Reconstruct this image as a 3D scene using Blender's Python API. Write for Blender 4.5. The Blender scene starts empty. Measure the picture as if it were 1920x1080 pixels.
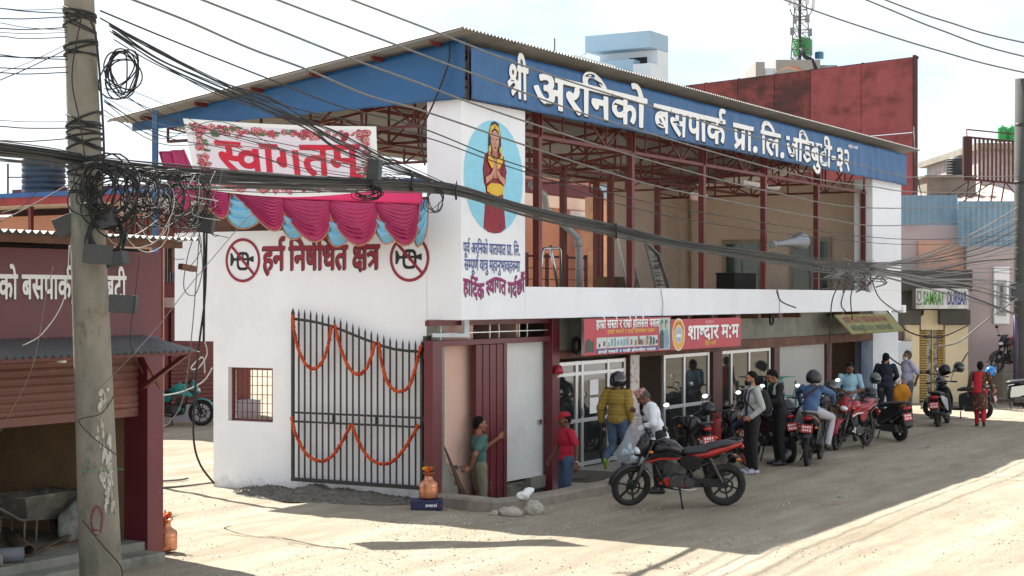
import bpy, bmesh, math, random
from math import sin, cos, pi, radians, hypot, atan2, sqrt
from mathutils import Vector, Matrix, noise
from mathutils.geometry import tessellate_polygon

scene = bpy.context.scene
COL = scene.collection
R = random.Random(11)

# ------------------------------------------------------------------ camera
F_PX, CAM_H, HORIZON = 3100.0, 3.2, 558.0          # focal length in pixels of a 1920 px wide picture
cam_data = bpy.data.cameras.new('camera')
cam_data.sensor_width = 36.0
cam_data.lens = F_PX / 1920 * 36
cam_data.shift_y = (HORIZON - 540) / 1920
cam_data.clip_start, cam_data.clip_end = 0.1, 20000
camera = bpy.data.objects.new('camera', cam_data)
camera.location = (0, 0, CAM_H)
camera.rotation_euler = (radians(90), 0, 0)
COL.objects.link(camera)
scene.camera = camera

# ------------------------------------------------------------------ light
SUN_EL = radians(51.4)
TO_SUN = Vector((-0.659, 0.752, 0)) * cos(SUN_EL) + Vector((0, 0, sin(SUN_EL)))
sun_data = bpy.data.lights.new('sun', 'SUN')
sun_data.energy, sun_data.angle, sun_data.color = 4.6, radians(0.55), (1.0, 0.95, 0.87)
sun = bpy.data.objects.new('sun', sun_data)
sun.rotation_euler = TO_SUN.to_track_quat('Z', 'Y').to_euler()
sun.location = (0, 0, 60)
COL.objects.link(sun)

world = bpy.data.worlds.new('World')
scene.world = world
world.use_nodes = True
wt = world.node_tree
for n in list(wt.nodes): wt.nodes.remove(n)
def wn(t, **k):
    n = wt.nodes.new(t)
    for a, b in k.items(): setattr(n, a, b)
    return n
sky = wn('ShaderNodeTexSky', sky_type='NISHITA', sun_disc=False)
sky.sun_elevation, sky.sun_rotation = SUN_EL, atan2(TO_SUN.x, TO_SUN.y)
sky.air_density, sky.dust_density, sky.altitude = 1.0, 1.0, 1300
tc = wn('ShaderNodeTexCoord')
mp = wn('ShaderNodeMapping'); mp.inputs['Scale'].default_value = (1, 1, 2.4); mp.inputs['Location'].default_value = (0.35, 0.0, 0.1)
cl = wn('ShaderNodeTexNoise'); cl.inputs['Scale'].default_value = 4.2; cl.inputs['Detail'].default_value = 8; cl.inputs['Roughness'].default_value = 0.55
cr = wn('ShaderNodeValToRGB'); cr.color_ramp.elements[0].position = 0.30; cr.color_ramp.elements[1].position = 0.56
mx = wn('ShaderNodeMix', data_type='RGBA')
mx.inputs['B'].default_value = (6.6, 7.0, 7.3, 1)
bg = wn('ShaderNodeBackground'); bg.inputs['Strength'].default_value = 0.062
wo = wn('ShaderNodeOutputWorld')
L = wt.links.new
L(tc.outputs['Generated'], mp.inputs['Vector']); L(mp.outputs['Vector'], cl.inputs['Vector'])
L(cl.outputs['Fac'], cr.inputs['Fac']); L(cr.outputs['Color'], mx.inputs['Factor'])
L(sky.outputs['Color'], mx.inputs['A']); L(mx.outputs['Result'], bg.inputs['Color'])
L(bg.outputs['Background'], wo.inputs['Surface'])

vs = scene.view_settings
vs.view_transform, vs.look, vs.gamma, vs.use_curve_mapping = 'Standard', 'None', 1.0, False
vs.exposure = 1.5
GLYPHS = """260|
764|587,-23,-12,8,-6,13,-3,260,-72,-4,-6,-88,-20,-44,-25,-26,-60,-31,-56,-9,-84,9,-60,28,-36,27,-38,42,-55,84,-48,100,0,16,7,12,14,9,56,20,20,1,21,-14,46,-96,41,-61,28,-29,32,-19,24,-5,36,1,26,17,8,20,0,24,-13,32,-15,20,-26,25,-48,-3,-16,5,-14,33,0,60,6,13,12,8,48,5,28,11,18,15,7,16,0,28,-13,16,-24,10,-32,0,-44,-9,-60,-26,-20,2,-13,15,-24,68,0,16,8,12,69,29,68,13,88,-4,48,-17,34,-25,31,-44,13,-48,-5,-80,-35,-60,94,-2,24,5,10,9,0,132,-6,6,-48,1,-13,9,-5,12,0,68,9,20,17,6,252,0,21,-10,5,-12,0,-68,-6,-17,-16,-9,-72,0,-10,-6,-1,-528,-8,-12,-13,-6
762|366,-23,-12,8,-6,13,-2,125,-76,-27,-84,0,-60,19,-40,25,-37,42,-20,44,-9,64,9,60,18,44,46,48,47,28,42,14,84,4,76,-8,6,10,-2,35,-352,4,-12,8,-6,13,1,76,9,13,16,5,672,0,100,0,17,-6,9,-20,0,-68,-6,-13,-20,-9,-292,0,-6,-10,0,-108,2,-5,8,-1,24,11,52,9,64,-8,64,-37,16,-20,17,-29,12,-36,5,-40,-4,-72,-9,-44,-20,-52,-33,-57,-20,-13,-20,3,-70,43,-7,12,0,16,38,68,13,44,4,36,-5,32,-13,22,-24,12,-32,-5,-36,-23,-26,-34,0,-240,-5,-16,-17,-10;224,214,34,2,28,11,61,47,-1,83,-68,7,-28,3,-48,-8,-25,-13,-20,-28,-5,-28,9,-36,13,-18,20,-15
563|386,-23,-13,9,-5,16,-2,523,-132,0,-2,-307,-16,-40,-22,-17,-16,-5,-44,1,-41,21,-47,47,-26,53,-4,40,14,37,30,23,38,6,6,6,-2,135,-104,3,-16,9,-6,13,0,72,6,13,16,9,576,0,16,-5,7,-9,3,-76,-6,-17,-16,-9,-72,0,-10,-6,-1,-528,-8,-12,-13,-6
701|266,-23,-36,3,-56,17,-41,25,-28,32,-24,48,-5,36,4,40,14,44,-46,44,-23,44,-5,32,5,64,17,33,28,29,60,31,68,9,92,-9,14,-9,8,-16,-4,-72,-6,-13,-20,-9,-40,8,-60,-1,-26,-17,-5,-24,11,-20,40,-18,104,4,20,-7,-2,73,9,36,21,41,40,32,36,15,2,20,-10,6,-340,0,-84,0,-17,10,-5,12,0,72,6,13,16,9,716,0,16,-5,9,-13,1,-76,-10,-17,-16,-5,-144,0,-10,-6,2,-28,33,-16,43,-39,34,-73,4,-36,-4,-84,-17,-52,-33,-61,-67,-71,-33,-25,-72,-36,-76,-21;268,98,46,-2,44,5,68,24,61,45,-5,9,-64,26,-40,30,-14,11,-30,42,-6,-74,-9,-16,-13,-6,-56,0,-34,-18,-8,-24,6,-25,16,-16;528,290,14,-3,6,11,-1,32,-16,40,-29,21,-28,1,-13,-6,-8,-12,-2,-16,6,-24,25,-25
742|566,-23,-12,8,-6,13,0,336,-6,10,-97,-2,30,-68,5,-24,0,-68,-5,-20,-16,-36,-33,-34,-64,-31,-68,-5,-48,9,-52,24,-58,53,-43,60,-60,120,-24,64,-1,16,5,16,9,7,80,23,21,-10,38,-96,61,-110,32,-32,24,-15,44,-5,24,17,6,17,-5,48,-19,32,-72,64,-8,16,1,12,36,72,17,6,240,0,6,10,-3,52,-547,2,-16,9,-6,17,0,68,6,13,12,8,760,1,21,-10,5,-12,0,-68,-6,-17,-16,-9,-72,0,-10,-6,-1,-528,-8,-12,-13,-6
504|258,-23,-44,4,-64,22,-53,35,-25,28,-19,28,-24,56,-5,100,5,36,28,56,45,46,64,35,96,22,2,77,-10,6,-260,1,-12,8,-6,13,1,76,9,13,16,5,416,0,100,0,17,-6,9,-20,0,-68,-5,-12,-17,-10,-123,-2,-3,-176,-6,-17,-16,-9,-120,-4,-60,-25,-26,-25,-11,-20,-5,-52,17,-48,21,-22,24,-15,44,-13,64,0,40,8,80,35,20,0,13,-9,16,-36,13,-40,-1,-20,-17,-17,-92,-32,-72,-13
585|266,-23,-40,3,-68,21,-64,39,-41,50,-24,56,-5,40,4,96,33,64,40,40,57,33,68,21,33,2,5,12,-2,71,-264,3,-16,9,-6,17,0,68,6,13,12,8,268,1,340,0,16,-9,6,-17,0,-68,-6,-13,-12,-8,-200,-1,-10,-6,2,-92,56,-31,28,-23,37,-38,32,-60,13,-88,-9,-64,-28,-56,-44,-44,-65,-33,-52,-13;284,98,70,7,44,20,21,21,13,36,-5,56,-19,32,-33,32,-33,19,-40,3,-52,-5,-48,-20,-32,-28,-18,-37,0,-44,22,-50,60,-35
577|306,-23,-88,16,-80,36,-70,49,-60,60,-8,24,10,18,43,34,21,15,16,3,16,-8,64,-64,32,-23,72,-32,88,-5,50,18,11,12,4,28,-11,20,-26,17,-80,-3,-60,-20,-37,18,-61,56,-15,20,-16,32,-9,44,9,60,21,33,20,20,64,29,144,4,6,6,0,28,-10,6,-288,0,-80,0,-17,10,-5,12,0,72,6,13,16,9,592,0,16,-5,9,-13,1,-76,-9,-16,-13,-6,-84,0,-6,-6,0,-132,-10,-17,-16,-5,-212,0,-21,-14,4,-28,21,-19,36,9,88,0,36,-5,52,-24,24,-15,24,-25,26,-61,0,-68,-5,-20,-20,-40,-25,-30,-48,-31,-36,-12,-60,-9
570|210,-35,-32,23,-88,88,-37,50,-29,76,-4,48,5,36,31,64,25,24,49,29,68,17,175,6,3,96,-10,6,-372,1,-12,8,-6,13,1,76,9,13,16,5,484,0,100,0,16,-9,6,-17,0,-68,-9,-16,-13,-6,-76,0,-6,-6,-1,-528,-8,-12,-13,-6,-84,0,-16,9,-6,17,0,296,-10,6,-116,0,-36,-4,-36,-13,-21,-21,-5,-20,5,-40,24,-44,51,-56,50,-42,10,-18,-6,-25,-44,-45,-16,-11
520|406,-81,-17,13,-62,112,-109,6,-72,21,-37,21,-37,32,-19,28,-25,56,-8,64,4,44,13,40,25,41,20,21,40,27,36,16,68,17,43,2,1,43,-272,3,-16,9,-6,13,0,76,6,13,12,8,368,1,168,0,16,-5,10,-21,0,-72,-5,-12,-17,-10,-131,-2,-3,-140,-6,-13,-16,-9,-112,-4,-58,-14,-23,-12,-20,-20,-13,-32,0,-24,7,-28,26,-36,21,-13,44,-13,28,3,15,55,16,20,33,17,64,0,28,-12,28,-24,17,-29,5,-56,-17,-40,-21,-24,49,-76,9,-28,-10,-17,-72,-36
615|440,-23,-12,8,-6,13,-2,107,-84,-25,-108,4,-44,13,-32,20,-45,49,-16,36,-5,52,9,56,13,28,-57,48,-24,44,-9,48,9,76,41,58,56,35,48,9,32,0,44,-9,40,-20,33,-37,13,-44,0,-32,-10,-38,-28,-42,4,-6,40,-1,13,-9,5,-16,-4,-52,-5,-24,-9,-13,-12,-5,-50,-2,-42,-15,-18,-25,5,-36,13,-16,24,-13,72,0,56,28,34,33,0,260,-6,6,-40,1,-16,15,-2,78,9,16,17,6,244,0,16,-5,7,-9,3,-76,-6,-17,-16,-9,-72,0,-10,-6,-1,-528,-8,-12,-13,-6;210,426,30,-2,4,6,-49,32,-7,10,-1,18,15,28,-1,16,-9,7,-20,-2,-20,-16,-10,-21,0,-28,21,-32
555|378,-23,-12,8,-6,13,-3,272,-126,0,-3,-40,-16,-40,-30,-21,-40,-5,-44,17,-46,41,-35,60,-5,32,5,36,12,20,37,22,291,2,1,131,-256,3,-104,0,-16,9,-6,13,0,72,6,13,16,9,568,0,16,-5,7,-9,3,-76,-6,-17,-16,-9,-72,0,-10,-6,-1,-528,-8,-12,-13,-6
568|390,-23,-12,8,-6,13,-2,147,-72,-21,-88,0,-40,13,-32,16,-34,29,-19,28,-20,48,-9,44,0,220,-6,6,-52,0,-16,9,-6,13,1,76,8,12,13,6,172,0,412,0,16,-5,9,-13,1,-76,-6,-13,-16,-9,-72,0,-10,-6,-1,-528,-8,-12,-13,-6;236,246,50,-2,28,9,57,41,1,228,-6,6,-44,0,-128,0,-10,-6,0,-188,4,-28,18,-45
571|394,-23,-12,8,-6,13,-2,121,-84,-23,-92,0,-62,18,-50,30,-37,42,-20,40,-9,60,13,72,20,40,37,41,52,28,56,17,100,4,72,-8,6,10,-2,35,-340,3,-40,1,-17,17,-1,76,6,13,16,9,584,0,21,-10,5,-12,0,-68,-6,-17,-16,-9,-72,0,-10,-6,-1,-528,-8,-12,-13,-6;236,210,18,0,2,8,-86,108,-9,-4,-9,-28,9,-44,17,-21,32,-16;365,266,11,8,-1,84,-73,10,-13,-2,4,-12
598|422,-23,-12,8,-6,13,-3,224,-163,2,-6,-6,-5,-40,-13,-25,-12,-12,-32,-13,-36,1,-32,16,-48,43,-25,34,-13,44,0,32,5,12,29,25,20,9,24,0,6,6,0,168,-6,10,-96,0,-17,10,-5,16,1,72,9,13,24,5,600,0,21,-10,5,-12,0,-68,-6,-17,-16,-9,-72,0,-10,-6,-1,-528,-8,-12,-13,-6;235,346,167,1,-1,179,-167,-1
580|402,-23,-12,8,-6,13,-2,135,-52,-17,-52,-8,-44,0,-52,9,-52,24,-20,15,-53,62,-32,76,-9,40,1,28,13,15,52,16,28,15,20,28,6,26,-9,32,-21,33,-108,1,-19,14,-3,76,5,16,17,10,48,0,548,0,21,-10,5,-12,0,-68,-6,-17,-16,-9,-72,0,-10,-6,-1,-528,-8,-12,-13,-6;244,230,30,-2,48,13,44,27,18,22,0,232,-10,6,-80,0,-41,-2,11,-68,-9,-72,-27,-52,-62,-48,35,-40,21,-13
409|334,-35,-24,15,-76,68,-118,118,-62,75,-33,57,-5,52,21,44,45,22,48,0,32,-13,20,-18,8,0,29,33,13,44,-5,44,-13,22,-212,0,-20,9,-6,17,0,68,5,12,17,10,56,0,368,0,16,-5,9,-13,1,-76,-6,-13,-16,-9,-69,-2,3,-88,-5,-36,-20,-52,-41,-50,-28,-23,-54,-31,80,-84,118,-98,9,-14,0,-16,-15,-20,-46,-45
678|246,-35,-92,79,-66,66,-31,44,-28,60,-5,24,-4,44,9,52,20,44,29,30,48,27,36,12,84,1,48,-13,60,-32,68,36,56,9,6,10,0,64,-10,6,-476,0,-16,9,-6,13,0,72,5,12,21,10,632,0,60,0,16,-9,6,-13,0,-68,-5,-16,-13,-9,-76,-1,-10,-6,0,-520,-5,-16,-17,-10,-84,0,-13,6,-8,12,-4,332,-11,1,-16,-8,-26,-21,-29,-44,-20,-56,-13,-11,-16,-3,-84,28,-9,14,-1,16,19,60,-33,21,-36,5,-28,-9,-21,-21,-5,-20,5,-40,31,-52,70,-70,65,-54,9,-16,-5,-24,-21,-22,-36,-31
556|382,-23,-12,8,-6,13,-2,121,-84,-23,-88,0,-64,21,-48,31,-29,34,-20,44,-9,60,9,64,16,36,45,53,56,32,44,13,96,4,72,-9,6,7,-2,39,-340,3,-32,3,-14,19,0,72,6,13,16,9,572,0,21,-10,5,-12,0,-68,-6,-17,-16,-9,-72,0,-10,-6,-1,-528,-8,-12,-13,-6;228,214,42,2,24,9,49,29,20,20,-1,83,-72,7,-28,3,-52,-8,-32,-17,-17,-20,-9,-36,9,-36,17,-21,24,-12
680|342,-24,-14,9,-88,116,-53,52,-21,14,-84,1,-36,19,-24,32,-6,50,9,28,21,25,24,12,40,5,40,-9,44,-23,28,13,21,21,-1,5,-60,10,-44,16,-44,27,-24,29,-21,41,-9,44,9,52,9,17,28,37,48,27,44,9,56,0,48,-13,44,-24,26,-21,30,-42,21,-50,5,-44,-9,-96,-28,-68,-37,-46,-39,-34,77,-80,48,-60,15,-24,1,-16,-9,-16,-53,-37,-16,-8;502,-24,-13,9,-5,16,0,520,-6,6,-60,0,-16,9,-6,13,0,76,6,13,16,9,196,0,84,0,13,-6,9,-16,0,-76,-6,-13,-12,-8,-76,-1,-10,-6,-1,-528,-8,-12,-13,-6;264,465,10,1,1,15,-12,24,-17,18,-36,16,-32,-1,-14,-17,14,-34,48,-19
578|402,-23,-12,8,-6,13,-2,149,-80,-23,-96,1,-60,24,-32,23,-25,30,-16,32,-17,64,0,224,-6,6,-52,0,-16,9,-6,13,0,72,6,13,16,9,168,0,424,0,16,-5,9,-13,1,-76,-6,-13,-16,-9,-72,0,-10,-6,-1,-528,-8,-12,-13,-6;236,246,42,-2,28,5,9,9,-92,124,-27,36,-11,4,-1,-104,9,-36,12,-20;377,370,5,-1,2,9,-2,147,-112,3,-9,-2,4,-12
676|318,-35,-106,93,-76,80,-78,95,-37,65,-4,56,16,36,17,13,32,13,44,0,32,-11,16,-12,8,3,10,54,-9,72,-9,6,-172,0,-16,5,-10,17,3,80,7,9,16,5,644,0,48,0,17,-10,5,-12,0,-72,-6,-13,-12,-8,-76,-1,-10,-6,-3,-532,-7,-9,-16,-5,-84,0,-17,10,-5,16,-2,229,-136,-3,-52,4,-72,16,-8,-6,26,-32,148,-136,19,-24,0,-16,-15,-20,-46,-45;340,350,86,-2,52,14,2,160,-6,6,-32,0,-124,-3,2,-115,-14,-52,4,-6
531|238,-165,-64,51,-70,70,-51,76,-17,64,0,72,17,44,25,40,-17,24,-12,32,-5,56,11,44,35,45,56,28,24,5,160,4,6,6,0,24,-10,6,-332,1,-12,8,-6,13,1,80,9,13,16,5,544,0,13,-6,9,-16,-3,-84,-19,-14,-60,0,-16,0,-6,-6,0,-128,-10,-17,-16,-5,-228,0,-33,-14,4,-28,13,-14,40,8,104,0,84,-29,24,-15,33,-38,20,-40,5,-24,-5,-72,-29,-57,-44,-40,-76,-29,-25,14,-29,80,10,17,48,22,17,17,5,32,-8,16,-14,13,-32,13,-72,0,-48,-17,-24,-20,-9,-13,-5,-36,9,-40,12,-24,41,-46,86,-70,12,-20,-6,-25,-48,-49,-16,-8
259|82,-23,-13,9,-5,16,0,520,-6,6,-60,0,-16,9,-6,13,0,72,6,13,16,9,192,0,84,0,13,-6,9,-16,0,-72,-6,-13,-12,-8,-76,-1,-10,-6,-1,-528,-8,-12,-13,-6
259|82,-23,-13,9,-5,16,0,520,-6,6,-64,1,-13,9,-5,16,0,68,5,12,17,10,41,2,-11,68,4,52,9,28,31,52,25,24,33,21,72,25,84,4,84,-9,76,-24,89,-49,115,-106,48,-64,25,-38,0,-20,-8,-12,-13,-6,-88,0,-13,6,-51,62,-72,68,-48,31,-44,20,-64,17,-40,4,-40,-4,-48,-21,-22,-21,-12,-36,0,-24,19,-44,7,-6,88,0,13,-6,9,-16,0,-72,-6,-13,-12,-8,-76,-1,-10,-6,-1,-528,-8,-12,-13,-6
259|82,-23,-13,9,-5,16,0,520,-6,6,-64,1,-12,8,-6,13,0,72,6,13,16,9,48,0,5,6,-20,64,-24,48,-24,24,-33,14,-32,-5,-16,-13,-14,-28,4,-60,24,-64,-5,-28,-17,-10,-88,1,-15,13,-27,72,-8,84,11,48,14,32,21,29,44,32,40,13,36,4,36,0,48,-9,45,-21,48,-48,40,-72,46,-124,89,-2,13,-6,8,-12,1,-76,-6,-13,-16,-9,-72,0,-10,-6,-1,-528,-8,-12,-13,-6
0|-189,-291,-36,3,-48,13,-72,36,-64,51,-62,66,-7,12,0,16,13,18,48,35,32,4,80,-79,36,-27,32,-16,80,-13,40,5,20,8,13,13,6,24,-2,16,-29,21,-56,1,-48,-19,-20,2,-13,15,-20,48,-4,32,13,17,52,17,60,8,60,-4,42,-14,34,-22,33,-38,16,-36,5,-28,-5,-72,-21,-41,-32,-33,-40,-23,-44,-13
0|-175,592,-12,8,-9,17,-30,96,-16,32,-29,38,-20,11,-24,5,-72,-12,-13,6,-10,12,-23,68,5,24,41,17,48,5,76,-4,56,-25,42,-41,33,-52,34,-80,29,-104,-6,-13,-16,-9
259|84,-23,-13,9,-5,16,0,520,-6,6,-68,1,-13,9,-5,16,0,68,6,13,16,9,52,0,5,10,-30,80,-34,48,-29,14,-40,0,-40,-12,-20,5,-13,21,-21,64,5,24,13,9,36,9,68,4,44,-4,26,-10,31,-16,41,-36,43,-68,51,-140,92,-2,13,-6,9,-16,0,-72,-9,-16,-13,-6,-76,0,-6,-6,-1,-528,-8,-12,-13,-6
0|87,-291,-18,13,-40,56,-54,53,-52,25,-56,8,-36,-4,-16,9,-9,21,-9,52,5,28,13,9,24,5,40,0,60,-4,68,-25,56,-39,46,-46,58,-75,6,-21,-8,-20,-54,-41
551|406,-35,-18,13,-92,128,-66,74,-60,0,-24,5,-32,16,-25,25,-9,32,0,28,9,28,16,20,25,13,16,5,40,0,32,-9,40,-20,20,9,30,30,19,32,9,48,-9,44,-21,29,-28,16,-28,5,-68,-8,-56,-23,-24,0,-13,9,-16,36,-13,40,10,25,84,32,76,9,72,-4,52,-17,44,-27,37,-42,20,-44,9,-36,4,-52,-8,-60,-33,-76,-67,-72,102,-127,29,-41,9,-24,-5,-16,-12,-12,-53,-37
551|368,-90,-12,8,-56,78,-56,67,-88,3,-36,19,-29,38,-5,28,4,28,22,37,32,16,40,5,40,-9,60,-31,20,5,22,17,16,40,-5,20,-21,25,-48,17,-80,-3,-13,9,-9,28,0,60,6,13,16,9,44,0,60,17,13,13,8,24,-7,24,-22,17,-36,5,-56,-9,-42,-17,-30,-10,-24,9,-29,73,0,16,13,17,40,20,68,17,76,4,40,-4,44,-13,50,-33,19,-24,20,-40,5,-40,-4,-40,-5,-20,-28,-52,41,-40,11,-20,13,-32,4,-56,-9,-44,-28,-48,-62,-52,77,-95,13,-21,1,-12,-9,-16,-61,-41
712|384,-88,-34,29,-66,85,-76,1,-68,17,-60,35,-33,38,-20,40,-5,32,9,72,27,48,58,56,-41,48,-20,44,-5,56,9,48,37,54,72,35,24,5,64,0,40,-5,38,-17,23,-12,23,-23,21,-41,5,-24,-5,-68,-39,-72,14,-6,44,4,64,17,25,13,9,12,-2,91,-68,4,-17,17,-1,80,9,16,17,6,244,0,32,-1,15,-13,3,-84,-6,-13,-12,-8,-76,-1,-10,-6,0,-520,-9,-20,-13,-6,-84,0,-13,6,-8,12,-3,293,-68,-15,-112,0,-108,26,-32,-22,-37,-42,-5,-28,9,-28,17,-17,32,-13,24,3,7,39,12,20,41,29,48,1,28,-5,24,-15,21,-22,16,-28,5,-44,-5,-24,-25,-44,56,-63,6,-21,-14,-22,-35,-26,-21,-13;223,433,29,19,21,29,5,24,-14,26,-28,8,-24,0,-20,-9,-14,-25,9,-36
0|-198,592,-13,9,-40,80,-13,60,4,68,22,45,32,32,64,29,88,4,36,-5,46,-17,15,-16,1,-20,-29,-72,-25,-6,-36,15,-32,4,-24,-4,-18,-13,-11,-16,-4,-36,12,-40,38,-68,-4,-24,-17,-10
358|138,165,-53,25,-48,52,-20,40,-5,28,9,48,12,16,33,18,216,0,100,0,17,-6,9,-20,0,-72,-5,-12,-17,-10,-152,0,-6,-6,-5,-56,-11,-20,-30,-21;-6,529,-13,9,-5,16,0,68,6,13,12,8,384,0,13,-9,5,-16,0,-68,-6,-13,-12,-8
389|318,-35,-106,93,-76,80,-78,95,-37,65,-4,56,16,36,17,13,32,13,44,0,32,-11,16,-12,8,3,10,54,-9,72,-13,6,-172,0,-16,9,-6,17,0,68,6,13,12,8,324,1,88,0,13,-6,9,-16,0,-68,-5,-16,-13,-9,-92,-4,2,-115,-13,-56,43,-6,72,0,64,7,17,-17,5,-44,0,-36,-5,-12,-29,-14,-128,-4,-135,18,1,-8,26,-30,146,-134,19,-24,0,-16,-15,-20,-46,-45
552|374,-23,-12,8,-6,13,0,176,-5,8,-205,-135,-28,-2,-18,13,-43,64,0,16,7,12,214,131,5,9,-37,42,-40,20,-52,0,-48,-13,-40,-18,-20,0,-16,15,-26,74,1,16,9,13,72,28,64,13,52,0,68,-17,41,-25,35,-34,9,-2,1,116,-6,10,-352,0,-16,9,-6,17,1,72,8,12,13,6,564,0,21,-10,5,-12,0,-68,-6,-17,-16,-9,-68,0,-10,-6,-1,-528,-8,-12,-13,-6
568|86,-36,-18,13,-35,48,-12,20,0,16,9,13,100,58,17,17,-39,28,-23,32,-16,36,-13,56,0,220,-6,6,-52,0,-17,10,-5,16,0,72,5,12,21,10,532,0,52,0,16,-9,6,-13,0,-72,-5,-16,-13,-9,-76,-1,-10,-6,0,-520,-5,-16,-21,-10,-84,0,-16,9,-6,17,0,132,-6,6,-256,-171;240,245,38,-2,32,9,45,25,17,20,0,224,-6,6,-48,0,-124,0,-10,-6,0,-184,4,-32,16,-40,22,-17
598|198,-47,-12,8,-41,57,-9,20,6,21,257,163,-161,2,-6,-6,-5,-40,-12,-24,-13,-13,-28,-13,-36,0,-28,13,-58,49,-27,40,-9,36,0,32,8,16,18,17,24,12,28,1,6,6,0,172,-6,6,-96,0,-13,6,-9,16,0,68,5,16,13,9,72,1,544,0,17,-6,9,-16,0,-72,-9,-16,-13,-6,-76,0,-6,-6,0,-520,-5,-16,-21,-10,-80,0,-12,5,-10,17,0,68,-6,5,-172,-114;235,346,167,1,-1,179,-167,-1
707|530,-23,-12,8,-6,13,-2,183,-60,-34,-188,-126,-24,-5,-16,9,-41,57,-9,20,5,20,193,119,3,9,-115,34,-160,-99,-16,-5,-25,6,-44,60,-9,24,9,20,121,68,-49,64,-16,36,-5,40,17,72,27,36,25,20,57,25,68,5,56,-9,53,-29,36,-40,16,-36,5,-36,-9,-60,-38,-64,-2,-12,63,-18,68,-11,6,9,0,172,-6,6,-48,0,-17,10,-5,12,0,68,6,17,20,9,256,0,21,-10,5,-12,0,-68,-6,-17,-16,-9,-72,0,-10,-6,-1,-528,-8,-12,-13,-6;239,430,7,-3,16,10,17,21,13,32,0,20,-8,16,-22,13,-16,1,-20,-1,-17,-9,-16,-32,12,-36
259|81,-23,-13,9,-5,16,0,520,-6,6,-64,1,-12,8,-6,13,1,76,9,13,32,6,1,5,-45,26,-56,0,-48,-16,-22,2,-10,7,-9,17,-21,64,9,20,41,20,-30,80,3,24,15,13,68,13,80,-4,56,-25,40,-35,32,-43,11,45,17,22,24,15,56,0,33,-25,16,-28,1,-44,-20,-40,-34,-22,-48,0,-24,12,-3,-6,34,-96,89,-2,16,-9,6,-13,0,-68,-5,-16,-13,-9,-72,-1,-10,-6,-1,-528,-8,-12,-13,-6
268|40,-152,-13,9,-5,24,53,248,17,10,110,-2,19,-20,0,-28,-36,-112,-52,-120,-17,-10
340|43,233,-13,9,-5,16,0,80,14,19,256,2,13,-9,5,-16,0,-80,-14,-19
268|114,-37,-37,17,-20,24,-9,32,0,36,9,32,21,25,48,17,24,-3,18,-3,31,-20,16,-28,5,-52,-6,-26,-23,-34,-45,-18
294|127,-37,-37,17,-20,28,-9,32,4,48,13,28,13,13,40,17,34,-2,38,-15,17,-21,13,-40,-4,-48,-26,-41,-44,-17;127,391,-37,17,-20,28,-9,32,4,48,13,28,13,13,40,17,34,-2,38,-15,17,-21,13,-40,-4,-48,-26,-41,-44,-17""".split("\n")
WORDS = {'fascia1':[40,26],'fascia2':[1,17,25,12,2,29],'fascia3':[14,22,13,24,2,34],'fascia4':[38,24,44],'fascia5':[25,18,44],'fascia6':[5,25,8,14,27,6,26,43,32,31],'left':[1,17,25,12,2,29,0,14,22,13,24,2,34,42,0,5,25,8,14,27,6,26],'welcome':[36,19,24,3,9,15,30],'horn':[23,12,34,0,25,12,21,28,25,11,9,0,33,28,37],'p3':[23,24,25,10,34,2,0,36,19,24,3,9,0,3,10,34,4,41],'s1':[23,24,39,29,0,22,36,9,29,0,17,0,17,24,39,29,0,23,29,18,22,28,18,0,13,22,18],'s2':[20,24,35,10,24,17,0,15,45,15],'s3':[5,25,8,14,27,6,26,43,32,31,42,0,2,24,7,15,24,8,41],'s4':[20,24,35,10,24,17],'ret':[5,16,0,12,28,13,24,18]}
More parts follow.
